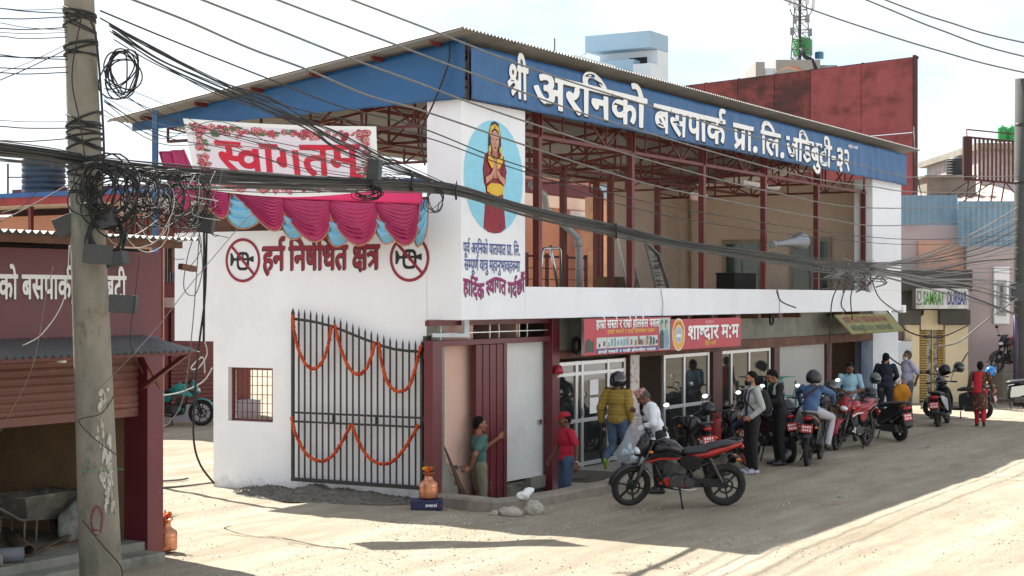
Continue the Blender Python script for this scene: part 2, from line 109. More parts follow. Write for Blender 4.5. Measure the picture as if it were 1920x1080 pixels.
THIN = """260|
764|595,-11,-14,17,-3,268,-102,-8,5,-68,-9,-36,-19,-36,-22,-21,-56,-28,-72,-9,-52,9,-40,16,-56,39,-65,82,-56,104,-14,32,3,13,76,28,13,-9,46,-96,41,-61,32,-33,32,-19,44,-9,32,5,17,9,15,15,6,17,0,40,-13,32,-49,52,-48,-5,-12,5,-10,32,0,40,6,12,80,19,29,25,9,32,-4,20,-22,27,-20,7,-60,0,-88,-33,-12,3,-27,76,3,8,24,13,76,24,40,5,68,-4,40,-13,37,-25,16,-20,20,-32,9,-40,-5,-64,-28,-48,-23,-20,1,-8,21,-6,108,0,24,5,14,9,0,156,-6,6,-48,0,-12,6,-6,16,0,52,6,12,16,6,236,0,12,-3,9,-11,1,-60,-6,-12,-12,-6,-80,0,-6,-6,-1,-532,-17,-14
762|374,-11,-14,17,-2,141,-52,-26,-40,-13,-72,0,-20,5,-40,14,-40,25,-33,38,-20,44,-5,84,9,36,17,37,36,37,36,23,52,20,40,5,80,-4,40,-10,6,-16,-9,-64,-13,-11,-84,9,-52,-9,-24,-12,-21,-25,-9,-32,9,-56,17,-24,24,-15,48,-7,32,5,28,12,61,49,-2,272,-347,2,-12,3,-8,9,-2,62,14,17,176,1,588,0,12,-3,9,-11,1,-60,-14,-17,-308,-4,0,-156,52,22,52,9,52,-9,52,-31,29,-34,20,-52,5,-40,-4,-56,-9,-44,-20,-52,-36,-60,-13,-5,-64,36,-9,9,-2,12,36,64,13,44,4,48,-5,36,-15,24,-22,13,-32,1,-28,-9,-30,-21,-28,-36,-1,-248,-17,-14
723|554,-11,-11,9,-3,12,-2,527,-104,0,-2,-243,-9,-44,-28,-56,-21,-22,-40,-23,-44,-13,-96,5,-48,20,-41,37,-20,36,-17,68,0,200,-3,36,-59,2,-16,12,-2,62,6,12,12,6,720,0,16,-6,6,-12,0,-52,-6,-16,-12,-6,-80,0,-6,-6,-1,-532,-17,-14;236,230,14,-2,40,9,14,13,19,36,5,36,0,212,-6,6,-56,0,-84,0,-10,-6,0,-216,4,-28,20,-40,18,-15
570|210,-19,-108,103,-37,50,-29,76,-4,36,5,32,16,40,25,34,36,27,44,20,100,13,127,2,3,120,-10,6,-372,0,-12,6,-6,12,1,60,9,11,12,3,476,0,92,0,12,-6,6,-16,0,-52,-6,-12,-12,-6,-80,0,-6,-6,-1,-532,-9,-11,-12,-3,-64,0,-17,14,-3,311,-144,3,-36,-4,-36,-13,-24,-24,-6,-21,4,-52,17,-36,29,-38,78,-70,11,-16,-7,-16,-42,-42,-12,-5
555|386,-11,-14,17,-3,276,-150,0,-3,-44,-13,-36,-13,-13,-36,-13,-24,5,-40,23,-40,45,-21,41,-5,28,5,24,13,20,28,17,300,4,-1,155,-211,2,-160,3,-10,15,0,56,6,12,12,6,552,0,12,-3,9,-11,1,-60,-6,-12,-12,-6,-80,0,-6,-6,-1,-532,-17,-14
568|398,-11,-14,17,-2,161,-52,-22,-36,-9,-80,1,-60,24,-32,23,-21,26,-16,32,-17,64,0,228,-6,6,-56,0,-12,6,-6,12,0,56,6,12,12,6,148,0,420,0,12,-3,9,-11,1,-60,-6,-12,-12,-6,-80,0,-6,-6,-1,-532,-17,-14;256,230,38,2,30,10,50,34,10,14,0,244,-10,6,-72,0,-120,0,-10,-6,0,-208,9,-48,21,-33,28,-12
703|536,-11,-14,17,-3,228,-171,2,-6,-6,-1,-44,-12,-24,-9,-9,-32,-13,-24,1,-36,20,-34,29,-23,32,-18,52,6,28,37,29,40,1,6,6,0,124,-17,64,-21,21,-36,9,-32,-10,-10,-20,5,-24,13,-13,28,-12,44,-6,11,-9,3,-12,-8,-56,-6,-12,-8,-3,-64,10,-64,31,-21,22,-20,40,-5,52,5,24,16,32,25,27,60,23,56,3,40,-8,40,-20,26,-25,15,-24,16,-36,9,-40,0,-148,2,-7,8,-3,160,0,10,6,0,196,-6,6,-104,0,-16,6,-6,16,0,52,6,12,16,6,296,0,19,-10,3,-60,-6,-16,-12,-6,-80,0,-6,-6,-1,-532,-17,-14
598|430,-11,-14,17,-3,228,-187,2,-6,-6,-5,-44,-12,-24,-9,-9,-32,-13,-20,1,-33,17,-45,40,-23,32,-13,44,5,28,16,16,25,13,32,1,6,6,0,196,-6,6,-100,0,-12,6,-6,12,0,56,14,17,600,1,19,-10,3,-60,-6,-16,-12,-6,-80,0,-6,-6,-1,-532,-17,-14;223,334,191,1,-1,203,-191,-1
580|410,-11,-14,17,-2,149,-52,-22,-40,-9,-36,-4,-56,4,-73,30,-45,40,-23,32,-32,76,-8,52,11,12,50,15,30,17,23,32,5,40,-11,36,-23,33,-108,1,-12,6,-6,12,1,60,13,13,28,1,556,0,19,-10,3,-60,-6,-16,-12,-6,-80,0,-6,-6,-1,-532,-17,-14;236,218,46,-2,48,13,44,27,22,26,0,252,-10,6,-96,0,-57,-2,19,-84,-9,-60,-27,-52,-69,-48,11,-25,32,-33,24,-15
409|334,-19,-92,79,-114,114,-62,75,-33,57,-4,40,14,32,14,12,33,14,32,0,32,-13,32,-25,20,14,25,30,13,44,-4,56,-14,30,-216,0,-16,6,-6,16,0,52,6,12,12,6,56,0,352,0,12,-3,9,-11,1,-60,-6,-12,-12,-6,-72,0,-8,-5,10,-89,-5,-36,-20,-52,-27,-36,-34,-30,-72,-42,4,-10,92,-92,117,-98,2,-12,-9,-12,-45,-44
678|246,-19,-146,137,-47,76,-12,28,-9,56,5,36,20,48,33,37,44,24,40,13,64,0,36,-9,80,-40,76,40,60,9,6,10,0,88,-10,6,-480,0,-12,6,-6,12,3,64,19,10,632,0,44,0,12,-6,6,-12,0,-56,-6,-12,-12,-6,-76,0,-10,-6,-3,-536,-15,-10,-64,0,-12,3,-9,11,-4,340,-31,-3,-44,-31,-31,-46,-20,-56,-13,-9,-68,20,-13,9,-4,12,24,72,-43,25,-48,5,-32,-9,-25,-25,-5,-20,5,-56,31,-52,143,-136,-7,-16,-46,-42,-12,-5
556|390,-11,-14,17,-2,137,-48,-22,-52,-13,-76,0,-56,17,-53,33,-28,32,-20,44,-6,52,6,56,20,44,19,24,42,33,32,16,44,13,80,4,72,-9,14,-17,0,-48,-5,-20,-9,-11,-92,9,-56,-9,-33,-17,-20,-24,-9,-40,5,-40,21,-30,28,-15,48,-5,40,5,44,20,49,41,1,64,-3,208,-367,2,-12,6,-6,16,1,56,17,14,556,0,16,-6,6,-12,0,-52,-6,-16,-12,-6,-80,0,-6,-6,-1,-532,-17,-14
676|318,-19,-100,91,-98,106,-67,88,-21,44,-4,28,6,22,12,22,28,17,48,5,32,-13,24,-21,9,4,12,28,5,40,0,44,-11,48,-11,6,-180,1,-14,17,2,62,8,9,12,3,636,0,40,0,12,-6,6,-12,0,-56,-6,-12,-12,-6,-76,0,-10,-6,-2,-534,-16,-12,-68,0,-12,3,-9,11,-3,245,-52,-7,-88,0,-52,4,-84,20,-26,-14,12,-20,84,-88,105,-96,-5,-16,-46,-46,-12,-5;332,338,102,-2,56,15,2,183,-6,6,-48,0,-137,-2,7,-44,0,-76,-22,-68,8,-9
531|246,-153,-64,51,-66,66,-51,76,-17,64,0,56,21,52,28,36,-28,44,-13,64,11,44,31,41,56,28,24,5,164,4,6,6,0,48,-10,6,-336,1,-14,17,1,64,9,11,12,3,528,0,12,-6,6,-12,0,-60,-6,-12,-12,-6,-80,0,-6,-10,0,-128,-10,-15,-240,-3,-24,-7,-13,-11,-4,-16,4,-16,8,-20,13,-13,52,11,92,0,60,-17,44,-24,33,-37,20,-40,5,-24,-5,-56,-31,-60,-38,-33,-68,-26,-15,11,-24,64,7,11,48,23,21,26,5,20,-5,24,-19,24,-38,18,-48,4,-40,-4,-24,-5,-32,-16,-20,-20,-9,-13,-6,-36,10,-56,12,-24,43,-48,86,-70,9,-14,-5,-13,-24,-25,-23,-22
259|90,-11,-11,9,-3,12,0,524,-6,6,-64,0,-12,6,-6,12,0,56,6,12,12,6,176,0,84,0,12,-6,6,-12,0,-56,-6,-12,-12,-6,-76,0,-10,-6,0,-528,-6,-12,-12,-6
259|90,-11,-11,9,-3,12,0,524,-6,6,-68,1,-11,9,-3,12,0,52,6,12,12,6,53,2,-11,36,-8,56,9,52,35,60,54,41,72,25,68,4,84,-9,76,-24,89,-49,111,-102,48,-64,25,-38,-5,-12,-12,-6,-76,1,-56,63,-79,74,-61,37,-68,25,-64,8,-56,-4,-48,-21,-26,-25,-12,-36,0,-40,21,-48,9,-6,96,-3,10,-15,0,-56,-6,-12,-12,-6,-76,0,-10,-6,0,-528,-6,-12,-12,-6
0|-181,-279,-36,3,-48,13,-72,36,-70,57,-54,59,-1,17,53,41,16,4,80,-79,36,-27,52,-21,76,-8,40,5,20,8,14,13,12,36,-10,30,-28,19,-28,5,-44,-4,-52,-17,-29,59,-4,12,4,12,13,9,64,17,44,4,44,-5,40,-14,32,-21,29,-34,16,-36,5,-28,-5,-56,-20,-40,-29,-30,-40,-23,-40,-12
0|-195,-279,-64,16,-40,27,-33,50,-13,56,5,40,20,40,19,24,46,29,48,17,44,4,76,-9,56,-20,56,-32,58,-53,58,-75,13,-21,-5,-13,-56,-36,-12,-2,-14,11,-44,60,-58,57,-52,28,-20,5,-48,8,-40,-4,-25,-10,-20,-20,-5,-36,8,-24,26,-17,28,-5,48,4,48,15,13,-13,21,-60,-10,-19,-56,-18
259|92,-11,-11,9,-3,12,0,524,-6,6,-72,1,-11,9,-3,12,0,52,6,12,12,6,64,1,-3,29,-30,80,-35,50,-28,15,-28,5,-72,-13,-13,19,-20,60,5,12,8,5,84,13,48,-4,24,-9,32,-16,38,-33,43,-68,52,-144,95,-2,12,-6,6,-12,0,-56,-6,-12,-12,-6,-80,0,-6,-6,-1,-532,-17,-14
0|-190,604,-11,9,-38,76,-13,60,5,56,21,41,28,28,64,29,72,4,36,-5,44,-16,11,-9,2,-12,-16,-48,-13,-19,-8,-2,-36,15,-40,4,-28,-5,-20,-15,-13,-18,-4,-52,12,-40,36,-64,-3,-12,-12,-6
552|382,-11,-14,17,-2,201,-224,-146,-12,-5,-18,10,-39,56,-2,8,5,12,210,127,20,17,-52,58,-40,20,-32,4,-36,-4,-88,-31,-8,2,-9,11,-25,68,10,15,68,26,64,13,40,0,44,-9,28,-12,36,-23,40,-40,16,-15,6,5,0,156,-6,10,-352,0,-16,6,-6,12,1,60,17,14,548,0,19,-10,3,-60,-6,-16,-12,-6,-76,0,-6,-6,-1,-532,-17,-14
568|86,-20,-49,65,-2,12,145,92,-62,39,-21,29,-16,36,-13,56,0,224,-6,6,-56,0,-12,6,-6,16,3,64,19,10,524,0,44,0,12,-6,6,-12,0,-60,-6,-12,-12,-6,-76,0,-10,-6,-3,-536,-19,-10,-68,0,-15,10,-3,160,-6,8,-276,-185;232,233,54,-2,32,9,44,24,21,21,1,248,-6,6,-52,0,-144,0,-10,-6,0,-204,4,-32,5,-20,17,-28
563|334,-19,-92,79,-114,114,-62,75,-34,61,-4,28,6,22,12,22,28,17,16,5,36,-1,28,-12,28,-25,17,8,21,20,15,24,9,36,-4,56,-8,24,-10,6,-220,1,-14,17,1,60,9,11,12,3,560,0,12,-6,6,-16,-1,-56,-17,-14,-224,0,-8,-6,12,-87,48,5,52,-13,42,-29,23,-36,12,-32,5,-48,-9,-60,-16,-44,-40,-68,-13,-6,-8,3,-60,34,-9,13,4,16,30,44,13,40,-1,56,-11,20,-18,13,-24,5,-32,-5,-16,-8,-59,-53,-73,-44,4,-10,92,-92,117,-98,2,-12,-9,-12,-45,-44
915|746,-11,-14,17,-2,161,-52,-22,-36,-9,-76,0,-73,30,-31,26,-28,42,-8,2,-200,0,-6,-6,-5,-44,-12,-24,-37,-22,-24,1,-52,31,-49,58,-13,60,22,29,24,12,32,1,6,6,0,196,-10,6,-104,3,-10,15,0,56,6,12,16,6,908,0,16,-6,6,-16,0,-52,-6,-12,-12,-6,-80,0,-6,-6,-1,-532,-17,-14;604,230,38,2,36,13,48,35,6,10,0,244,-10,6,-72,0,-120,0,-10,-6,0,-220,9,-40,21,-29,28,-12;223,334,191,1,-4,202,-188,0
268|122,-25,-45,25,-12,20,-5,44,5,24,17,26,28,15,32,2,16,-2,28,-16,17,-29,5,-36,-5,-24,-20,-32,-25,-13""".split("\n")
THINWORDS = {'p1':[6,18,12,20,0,1,10,16,5,2,19,0,9,15,4,15,9,15,4,0,22,15,25,0,16,11,25],'p2':[13,24,18,3,20,0,9,15,21,17,0,8,14,15,5,17,7,15,12,14,23,8,15]}
# ------------------------------------------------------------------ materials
MATS = {}
def mat(name, col, rough=0.7, var=0.18, scale=3.0, bump=0.0, bscale=60.0, metal=0.0, col2=None, thr=None, spec=None, trans=0.0, alpha=1.0, stretch=(1, 1, 1), emit=0.0):
    if name in MATS: return MATS[name]
    m = bpy.data.materials.new(name); m.use_nodes = True
    nt = m.node_tree; b = nt.nodes['Principled BSDF']; L = nt.links.new
    b.inputs['Roughness'].default_value = rough; b.inputs['Metallic'].default_value = metal
    if spec is not None: b.inputs['Specular IOR Level'].default_value = spec
    if trans: b.inputs['Transmission Weight'].default_value = trans
    if alpha < 1: b.inputs['Alpha'].default_value = alpha
    tc = nt.nodes.new('ShaderNodeTexCoord'); mp = nt.nodes.new('ShaderNodeMapping')
    mp.inputs['Scale'].default_value = stretch
    L(tc.outputs['Object'], mp.inputs['Vector'])
    n = nt.nodes.new('ShaderNodeTexNoise'); n.inputs['Scale'].default_value = scale; n.inputs['Detail'].default_value = 7; n.inputs['Roughness'].default_value = 0.62
    L(mp.outputs['Vector'], n.inputs['Vector'])
    rp = nt.nodes.new('ShaderNodeValToRGB'); e = rp.color_ramp.elements
    c1 = tuple(col) + (1,)
    c2 = tuple(col2) + (1,) if col2 else tuple(max(0, c * (1 - 2 * var)) for c in col) + (1,)
    t = thr or (0.33, 0.66)
    e[0].position, e[1].position = t; e[0].color, e[1].color = c2, c1
    L(n.outputs['Fac'], rp.inputs['Fac']); L(rp.outputs['Color'], b.inputs['Base Color'])
    if bump:
        n2 = nt.nodes.new('ShaderNodeTexNoise'); n2.inputs['Scale'].default_value = bscale; n2.inputs['Detail'].default_value = 4
        L(mp.outputs['Vector'], n2.inputs['Vector'])
        bp = nt.nodes.new('ShaderNodeBump'); bp.inputs['Strength'].default_value = bump; bp.inputs['Distance'].default_value = 0.02
        L(n2.outputs['Fac'], bp.inputs['Height']); L(bp.outputs['Normal'], b.inputs['Normal'])
    if emit:
        b.inputs['Emission Color'].default_value = c1; b.inputs['Emission Strength'].default_value = emit
    MATS[name] = m
    return m
def grime(m, col, scale=1.2, thr=(0.55, 0.75), stretch=(1, 1, 1), amt=1.0):
    """a second layer of dirt, rust or flaking over a material's colour"""
    nt = m.node_tree; b = nt.nodes['Principled BSDF']; L = nt.links.new
    src = b.inputs['Base Color'].links[0].from_socket
    tc = nt.nodes.new('ShaderNodeTexCoord'); mp = nt.nodes.new('ShaderNodeMapping'); mp.inputs['Scale'].default_value = stretch
    mp.inputs['Location'].default_value = (3.1, 1.7, 0.4)
    L(tc.outputs['Object'], mp.inputs['Vector'])
    n = nt.nodes.new('ShaderNodeTexNoise'); n.inputs['Scale'].default_value = scale; n.inputs['Detail'].default_value = 9; n.inputs['Roughness'].default_value = 0.68
    L(mp.outputs['Vector'], n.inputs['Vector'])
    r = nt.nodes.new('ShaderNodeMapRange'); r.inputs['From Min'].default_value, r.inputs['From Max'].default_value = thr; r.inputs['To Max'].default_value = amt
    L(n.outputs['Fac'], r.inputs['Value'])
    mx = nt.nodes.new('ShaderNodeMix'); mx.data_type = 'RGBA'
    mx.inputs['B'].default_value = tuple(col) + (1,)
    L(r.outputs['Result'], mx.inputs['Factor']); L(src, mx.inputs['A']); L(mx.outputs['Result'], b.inputs['Base Color'])
    return m
def splash(m, col, top, amt=0.8, scale=5.0):
    """mud splashed up from the ground: ragged, ends at a height of its own"""
    nt = m.node_tree; b = nt.nodes['Principled BSDF']; L = nt.links.new
    src = b.inputs['Base Color'].links[0].from_socket
    tc = nt.nodes.new('ShaderNodeTexCoord'); sp = nt.nodes.new('ShaderNodeSeparateXYZ'); L(tc.outputs['Object'], sp.inputs[0])
    n = nt.nodes.new('ShaderNodeTexNoise'); n.inputs['Scale'].default_value = scale; n.inputs['Detail'].default_value = 8; n.inputs['Roughness'].default_value = 0.7
    L(tc.outputs['Object'], n.inputs['Vector'])
    a = nt.nodes.new('ShaderNodeMath'); a.operation = 'MULTIPLY_ADD'; a.inputs[1].default_value = top * 2.2; a.inputs[2].default_value = -top * 0.62
    L(n.outputs['Fac'], a.inputs[0])
    r = nt.nodes.new('ShaderNodeMath'); r.operation = 'SUBTRACT'; L(a.outputs[0], r.inputs[0]); L(sp.outputs['Z'], r.inputs[1])
    q = nt.nodes.new('ShaderNodeMapRange'); q.inputs['From Min'].default_value = 0.0; q.inputs['From Max'].default_value = top * 0.9; q.inputs['To Max'].default_value = amt
    L(r.outputs[0], q.inputs['Value'])
    mx = nt.nodes.new('ShaderNodeMix'); mx.data_type = 'RGBA'; mx.inputs['B'].default_value = tuple(col) + (1,)
    L(q.outputs['Result'], mx.inputs['Factor']); L(src, mx.inputs['A']); L(mx.outputs['Result'], b.inputs['Base Color'])
    return m
def C(h):
    """sRGB hex to linear"""
    v = [int(h[i:i + 2], 16) / 255 for i in (0, 2, 4)]
    return tuple(x / 12.92 if x < 0.04045 else ((x + 0.055) / 1.055) ** 2.4 for x in v)

# ------------------------------------------------------------------ objects
def tag(o, label, cat, group=None, kind=None):
    if label: o['label'] = label
    if cat: o['category'] = cat
    if group: o['group'] = group
    if kind: o['kind'] = kind
    return o
def empty(name, loc=(0, 0, 0), rz=0.0, label=None, cat=None, group=None, parent=None):
    o = bpy.data.objects.new(name, None); o.empty_display_size = 0.2
    COL.objects.link(o); o.location = loc; o.rotation_euler = (0, 0, rz)
    if parent: o.parent = parent
    return tag(o, label, cat, group)
def copy_tree(o, parent=None):
    c = o.copy(); COL.objects.link(c)
    if parent is not None: c.parent = parent
    for ch in list(o.children): copy_tree(ch, c)
    return c

class MB:
    """collects shapes and links them as one mesh object"""
    def __init__(s): s.v, s.f, s.m, s.s = [], [], [], []
    def add(s, vs, fs, mi=0, sm=False):
        o = len(s.v); s.v += [tuple(p) for p in vs]
        for f in fs: s.f.append(tuple(o + i for i in f)); s.m.append(mi); s.s.append(sm)
        return s
    def box(s, x0, x1, y0, y1, z0, z1, mi=0):
        x0, x1 = min(x0, x1), max(x0, x1); y0, y1 = min(y0, y1), max(y0, y1); z0, z1 = min(z0, z1), max(z0, z1)
        return s.add([(x0, y0, z0), (x1, y0, z0), (x1, y1, z0), (x0, y1, z0), (x0, y0, z1), (x1, y0, z1), (x1, y1, z1), (x0, y1, z1)],
                     [(0, 3, 2, 1), (4, 5, 6, 7), (0, 1, 5, 4), (1, 2, 6, 5), (2, 3, 7, 6), (3, 0, 4, 7)], mi)
    def cbox(s, c, d, M=None, mi=0):
        M = M or Matrix.Identity(3); c = Vector(c)
        p = [c + M @ Vector((a * d[0] / 2, b * d[1] / 2, e * d[2] / 2)) for e in (-1, 1) for a, b in ((-1, -1), (1, -1), (1, 1), (-1, 1))]
        return s.add(p, [(0, 3, 2, 1), (4, 5, 6, 7), (0, 1, 5, 4), (1, 2, 6, 5), (2, 3, 7, 6), (3, 0, 4, 7)], mi)
    def bar(s, p, q, w, h=None, mi=0, up=(0, 0, 1)):
        p, q = Vector(p), Vector(q); h = h or w; d = (q - p); l = d.length
        if l < 1e-6: return s
        d /= l; u = Vector(up)
        if abs(d.dot(u)) > 0.98: u = Vector((0, 1, 0)) if abs(d.y) < 0.9 else Vector((1, 0, 0))
        x = d.cross(u).normalized(); z = x.cross(d)
        r = [x * w / 2 * a + z * h / 2 * b for a, b in ((-1, -1), (1, -1), (1, 1), (-1, 1))]
        return s.add([p + k for k in r] + [q + k for k in r], [(3, 2, 1, 0), (4, 5, 6, 7), (0, 1, 5, 4), (1, 2, 6, 5), (2, 3, 7, 6), (3, 0, 4, 7)], mi)
    def tube(s, pts, r, n=8, mi=0, closed=False, sm=True, caps=True):
        P = [Vector(p) for p in pts]; N = len(P)
        rr = list(r) if hasattr(r, '__len__') else [r] * N
        o = []; X = None
        for i in range(N):
            if closed: t = P[(i + 1) % N] - P[i - 1]
            else: t = P[min(i + 1, N - 1)] - P[max(i - 1, 0)]
            if t.length < 1e-9: t = Vector((0, 0, 1))
            t.normalize()
            if X is None:
                a = Vector((0, 0, 1)) if abs(t.z) < 0.9 else Vector((1, 0, 0))
                X = t.cross(a).normalized()
            else:
                X = (X - t * X.dot(t))
                X = X.normalized() if X.length > 1e-6 else t.orthogonal().normalized()
            Y = t.cross(X)
            for k in range(n):
                a = 2 * pi * k / n
                o.append(P[i] + (X * cos(a) + Y * sin(a)) * rr[i])
        f = []
        for i in range(N if closed else N - 1):
            j = (i + 1) % N
            for k in range(n):
                k2 = (k + 1) % n
                f.append((i * n + k, i * n + k2, j * n + k2, j * n + k))
        b = len(s.v); s.add(o, f, mi, sm)
        if caps and not closed:
            s.f.append(tuple(b + k for k in range(n - 1, -1, -1))); s.m.append(mi); s.s.append(False)
            s.f.append(tuple(b + (N - 1) * n + k for k in range(n))); s.m.append(mi); s.s.append(False)
        return s
    def lathe(s, prof, c=(0, 0, 0), ax='z', n=20, mi=0, sm=True, M=None, caps=True):
        """prof: list of (radius, height)"""
        c = Vector(c); o = []
        for r, h in prof:
            for k in range(n):
                a = 2 * pi * k / n; p = (r * cos(a), r * sin(a), h)
                if ax == 'y': p = (p[0], p[2], -p[1])
                elif ax == 'x': p = (p[2], p[0], p[1])
                p = Vector(p)
                if M: p = M @ p
                o.append(c + p)
        f = [(i * n + k, i * n + (k + 1) % n, (i + 1) * n + (k + 1) % n, (i + 1) * n + k) for i in range(len(prof) - 1) for k in range(n)]
        b = len(s.v); s.add(o, f, mi, sm)
        if caps and prof[0][0] > 1e-5: s.f.append(tuple(b + k for k in range(n - 1, -1, -1))); s.m.append(mi); s.s.append(False)
        if caps and prof[-1][0] > 1e-5: s.f.append(tuple(b + (len(prof) - 1) * n + k for k in range(n))); s.m.append(mi); s.s.append(False)
        return s
    def torus(s, c, R0, r, ax='y', n=28, k=8, mi=0, sq=1.0, a0=0, a1=2 * pi):
        c = Vector(c); full = abs(a1 - a0 - 2 * pi) < 1e-6; pts = []
        N = n if full else n + 1
        o = []
        for i in range(N):
            a = a0 + (a1 - a0) * i / n
            for j in range(k):
                b = 2 * pi * j / k; rad = R0 + r * cos(b); h = r * sq * sin(b)
                p = {'y': (rad * cos(a), h, rad * sin(a)), 'z': (rad * cos(a), rad * sin(a), h), 'x': (h, rad * cos(a), rad * sin(a))}[ax]
                o.append(c + Vector(p))
        f = [(i * k + j, ((i + 1) % N) * k + j, ((i + 1) % N) * k + (j + 1) % k, i * k + (j + 1) % k) for i in range(n) for j in range(k)]
        return s.add(o, f, mi, True)
    def ball(s, c, r, n=12, m=8, mi=0, M=None, sm=True):
        r = r if hasattr(r, '__len__') else (r, r, r); c = Vector(c); o = [ ]
        for i in range(m + 1):
            t = pi * i / m
            for k in range(n):
                a = 2 * pi * k / n
                p = Vector((r[0] * sin(t) * cos(a), r[1] * sin(t) * sin(a), r[2] * cos(t)))
                if M: p = M @ p
                o.append(c + p)
        f = [(i * n + k, (i + 1) * n + k, (i + 1) * n + (k + 1) % n, i * n + (k + 1) % n) for i in range(m) for k in range(n)]
        return s.add(o, f, mi, sm)
    def loft(s, secs, mi=0, sm=True, caps=True):
        n = len(secs[0]); o = [p for q in secs for p in q]
        f = [(i * n + k, i * n + (k + 1) % n, (i + 1) * n + (k + 1) % n, (i + 1) * n + k) for i in range(len(secs) - 1) for k in range(n)]
        b = len(s.v); s.add(o, f, mi, sm)
        if caps:
            s.f.append(tuple(b + k for k in range(n - 1, -1, -1))); s.m.append(mi); s.s.append(sm)
            s.f.append(tuple(b + (len(secs) - 1) * n + k for k in range(n))); s.m.append(mi); s.s.append(sm)
        return s
    def grid(s, fn, nu, nv, mi=0, sm=True, thick=None):
        o = [fn(i / nu, j / nv) for j in range(nv + 1) for i in range(nu + 1)]
        w = nu + 1
        return s.add(o, [(j * w + i, j * w + i + 1, (j + 1) * w + i + 1, (j + 1) * w + i) for j in range(nv) for i in range(nu)], mi, sm)
    def prism(s, outs, fn, d=0.0, mi=0, side=None, back=False):
        """outs: list of 2-D closed outlines (even-odd); fn(x,y,h) -> point; front at h=d, back at 0"""
        outs = [o for o in outs if len(o) > 2]
        tri = tessellate_polygon([[Vector((x, y, 0)) for x, y in o] for o in outs])
        flat = [p for o in outs for p in o]
        b = len(s.v)
        s.v += [tuple(fn(x, y, d)) for x, y in flat]
        for t in tri:
            (x0, y0), (x1, y1), (x2, y2) = (flat[i] for i in t)
            if (x1 - x0) * (y2 - y0) - (x2 - x0) * (y1 - y0) < 0: t = t[::-1]
            s.f.append(tuple(b + i for i in t)); s.m.append(mi); s.s.append(False)
        if side is not None:
            b2 = len(s.v); s.v += [tuple(fn(x, y, 0)) for x, y in flat]; k = 0
            for o in outs:
                for i in range(len(o)):
                    j = (i + 1) % len(o)
                    s.f.append((b + k + i, b2 + k + i, b2 + k + j, b + k + j)); s.m.append(side); s.s.append(False)
                k += len(o)
            if back:
                for t in tri:
                    (x0, y0), (x1, y1), (x2, y2) = (flat[i] for i in t)
                    if (x1 - x0) * (y2 - y0) - (x2 - x0) * (y1 - y0) > 0: t = t[::-1]
                    s.f.append(tuple(b2 + i for i in t)); s.m.append(side); s.s.append(False)
        return s
    def build(s, name, mats, parent=None, bevel=0.0, label=None, solid=0.0, fix=False):
        me = bpy.data.meshes.new(name); me.from_pydata(s.v, [], s.f)
        for m in (mats if isinstance(mats, (list, tuple)) else [mats]): me.materials.append(m)
        me.polygons.foreach_set('material_index', s.m); me.polygons.foreach_set('use_smooth', s.s)
        if fix:
            bm = bmesh.new(); bm.from_mesh(me); bmesh.ops.recalc_face_normals(bm, faces=bm.faces); bm.to_mesh(me); bm.free()
        me.update()
        o = bpy.data.objects.new(name, me); COL.objects.link(o)
        if parent is not None: o.parent = parent
        if bevel:
            b = o.modifiers.new('bevel', 'BEVEL'); b.width = bevel; b.segments = 2; b.limit_method = 'ANGLE'; b.angle_limit = radians(40)
        if solid:
            b = o.modifiers.new('solidify', 'SOLIDIFY'); b.thickness = solid; b.offset = 0
        if label: o['label'] = label
        return o
def FA(px, b=0.0):
    r = (px - 960) / F_PX; x0, y0 = ORI.x - b * UY, ORI.y + b * UX
    return (r * y0 - x0) / (UX - r * UY)
def ZF(px, py, b=0.0):
    a = FA(px, b); return CAM_H + (HORIZON - py) * (ORI.y + b * UX + a * UY) / F_PX
def LB(px, a=0.0):
    r = (px - 960) / F_PX; x0, y0 = ORI.x + a * UX, ORI.y + a * UY
    return (r * y0 - x0) / (-UY - r * UX)
def ZL(px, py, a=0.0):
    b = LB(px, a); return CAM_H + (HORIZON - py) * (ORI.y + b * UX + a * UY) / F_PX
def rect(x0, y0, x1, y1): return [(x0, y0), (x1, y0), (x1, y1), (x0, y1)]
def circle(cx, cy, r, n=32, ry=None):
    ry = ry or r
    return [(cx + r * cos(2 * pi * i / n), cy + ry * sin(2 * pi * i / n)) for i in range(n)]
def G(px, py, z=0.0):
    Y = (CAM_H - z) * F_PX / (py - HORIZON); return Vector(((px - 960) / F_PX * Y, Y, z))
def W(px, py, Y): return Vector(((px - 960) / F_PX * Y, Y, CAM_H + (HORIZON - py) * Y / F_PX))
# the main building's own axes: x along the street front (away from us), y along the gate wall, z up
UX, UY = 0.50194, 0.86490
ORI = Vector((-0.78, 25.5, 0)); ROT = atan2(UY, UX)
def B2W(a, b, z=0.0): return Vector((ORI.x + a * UX - b * UY, ORI.y + a * UY + b * UX, z))
def W2B(p): d = p - ORI; return Vector((d.x * UX + d.y * UY, -d.x * UY + d.y * UX, p.z))

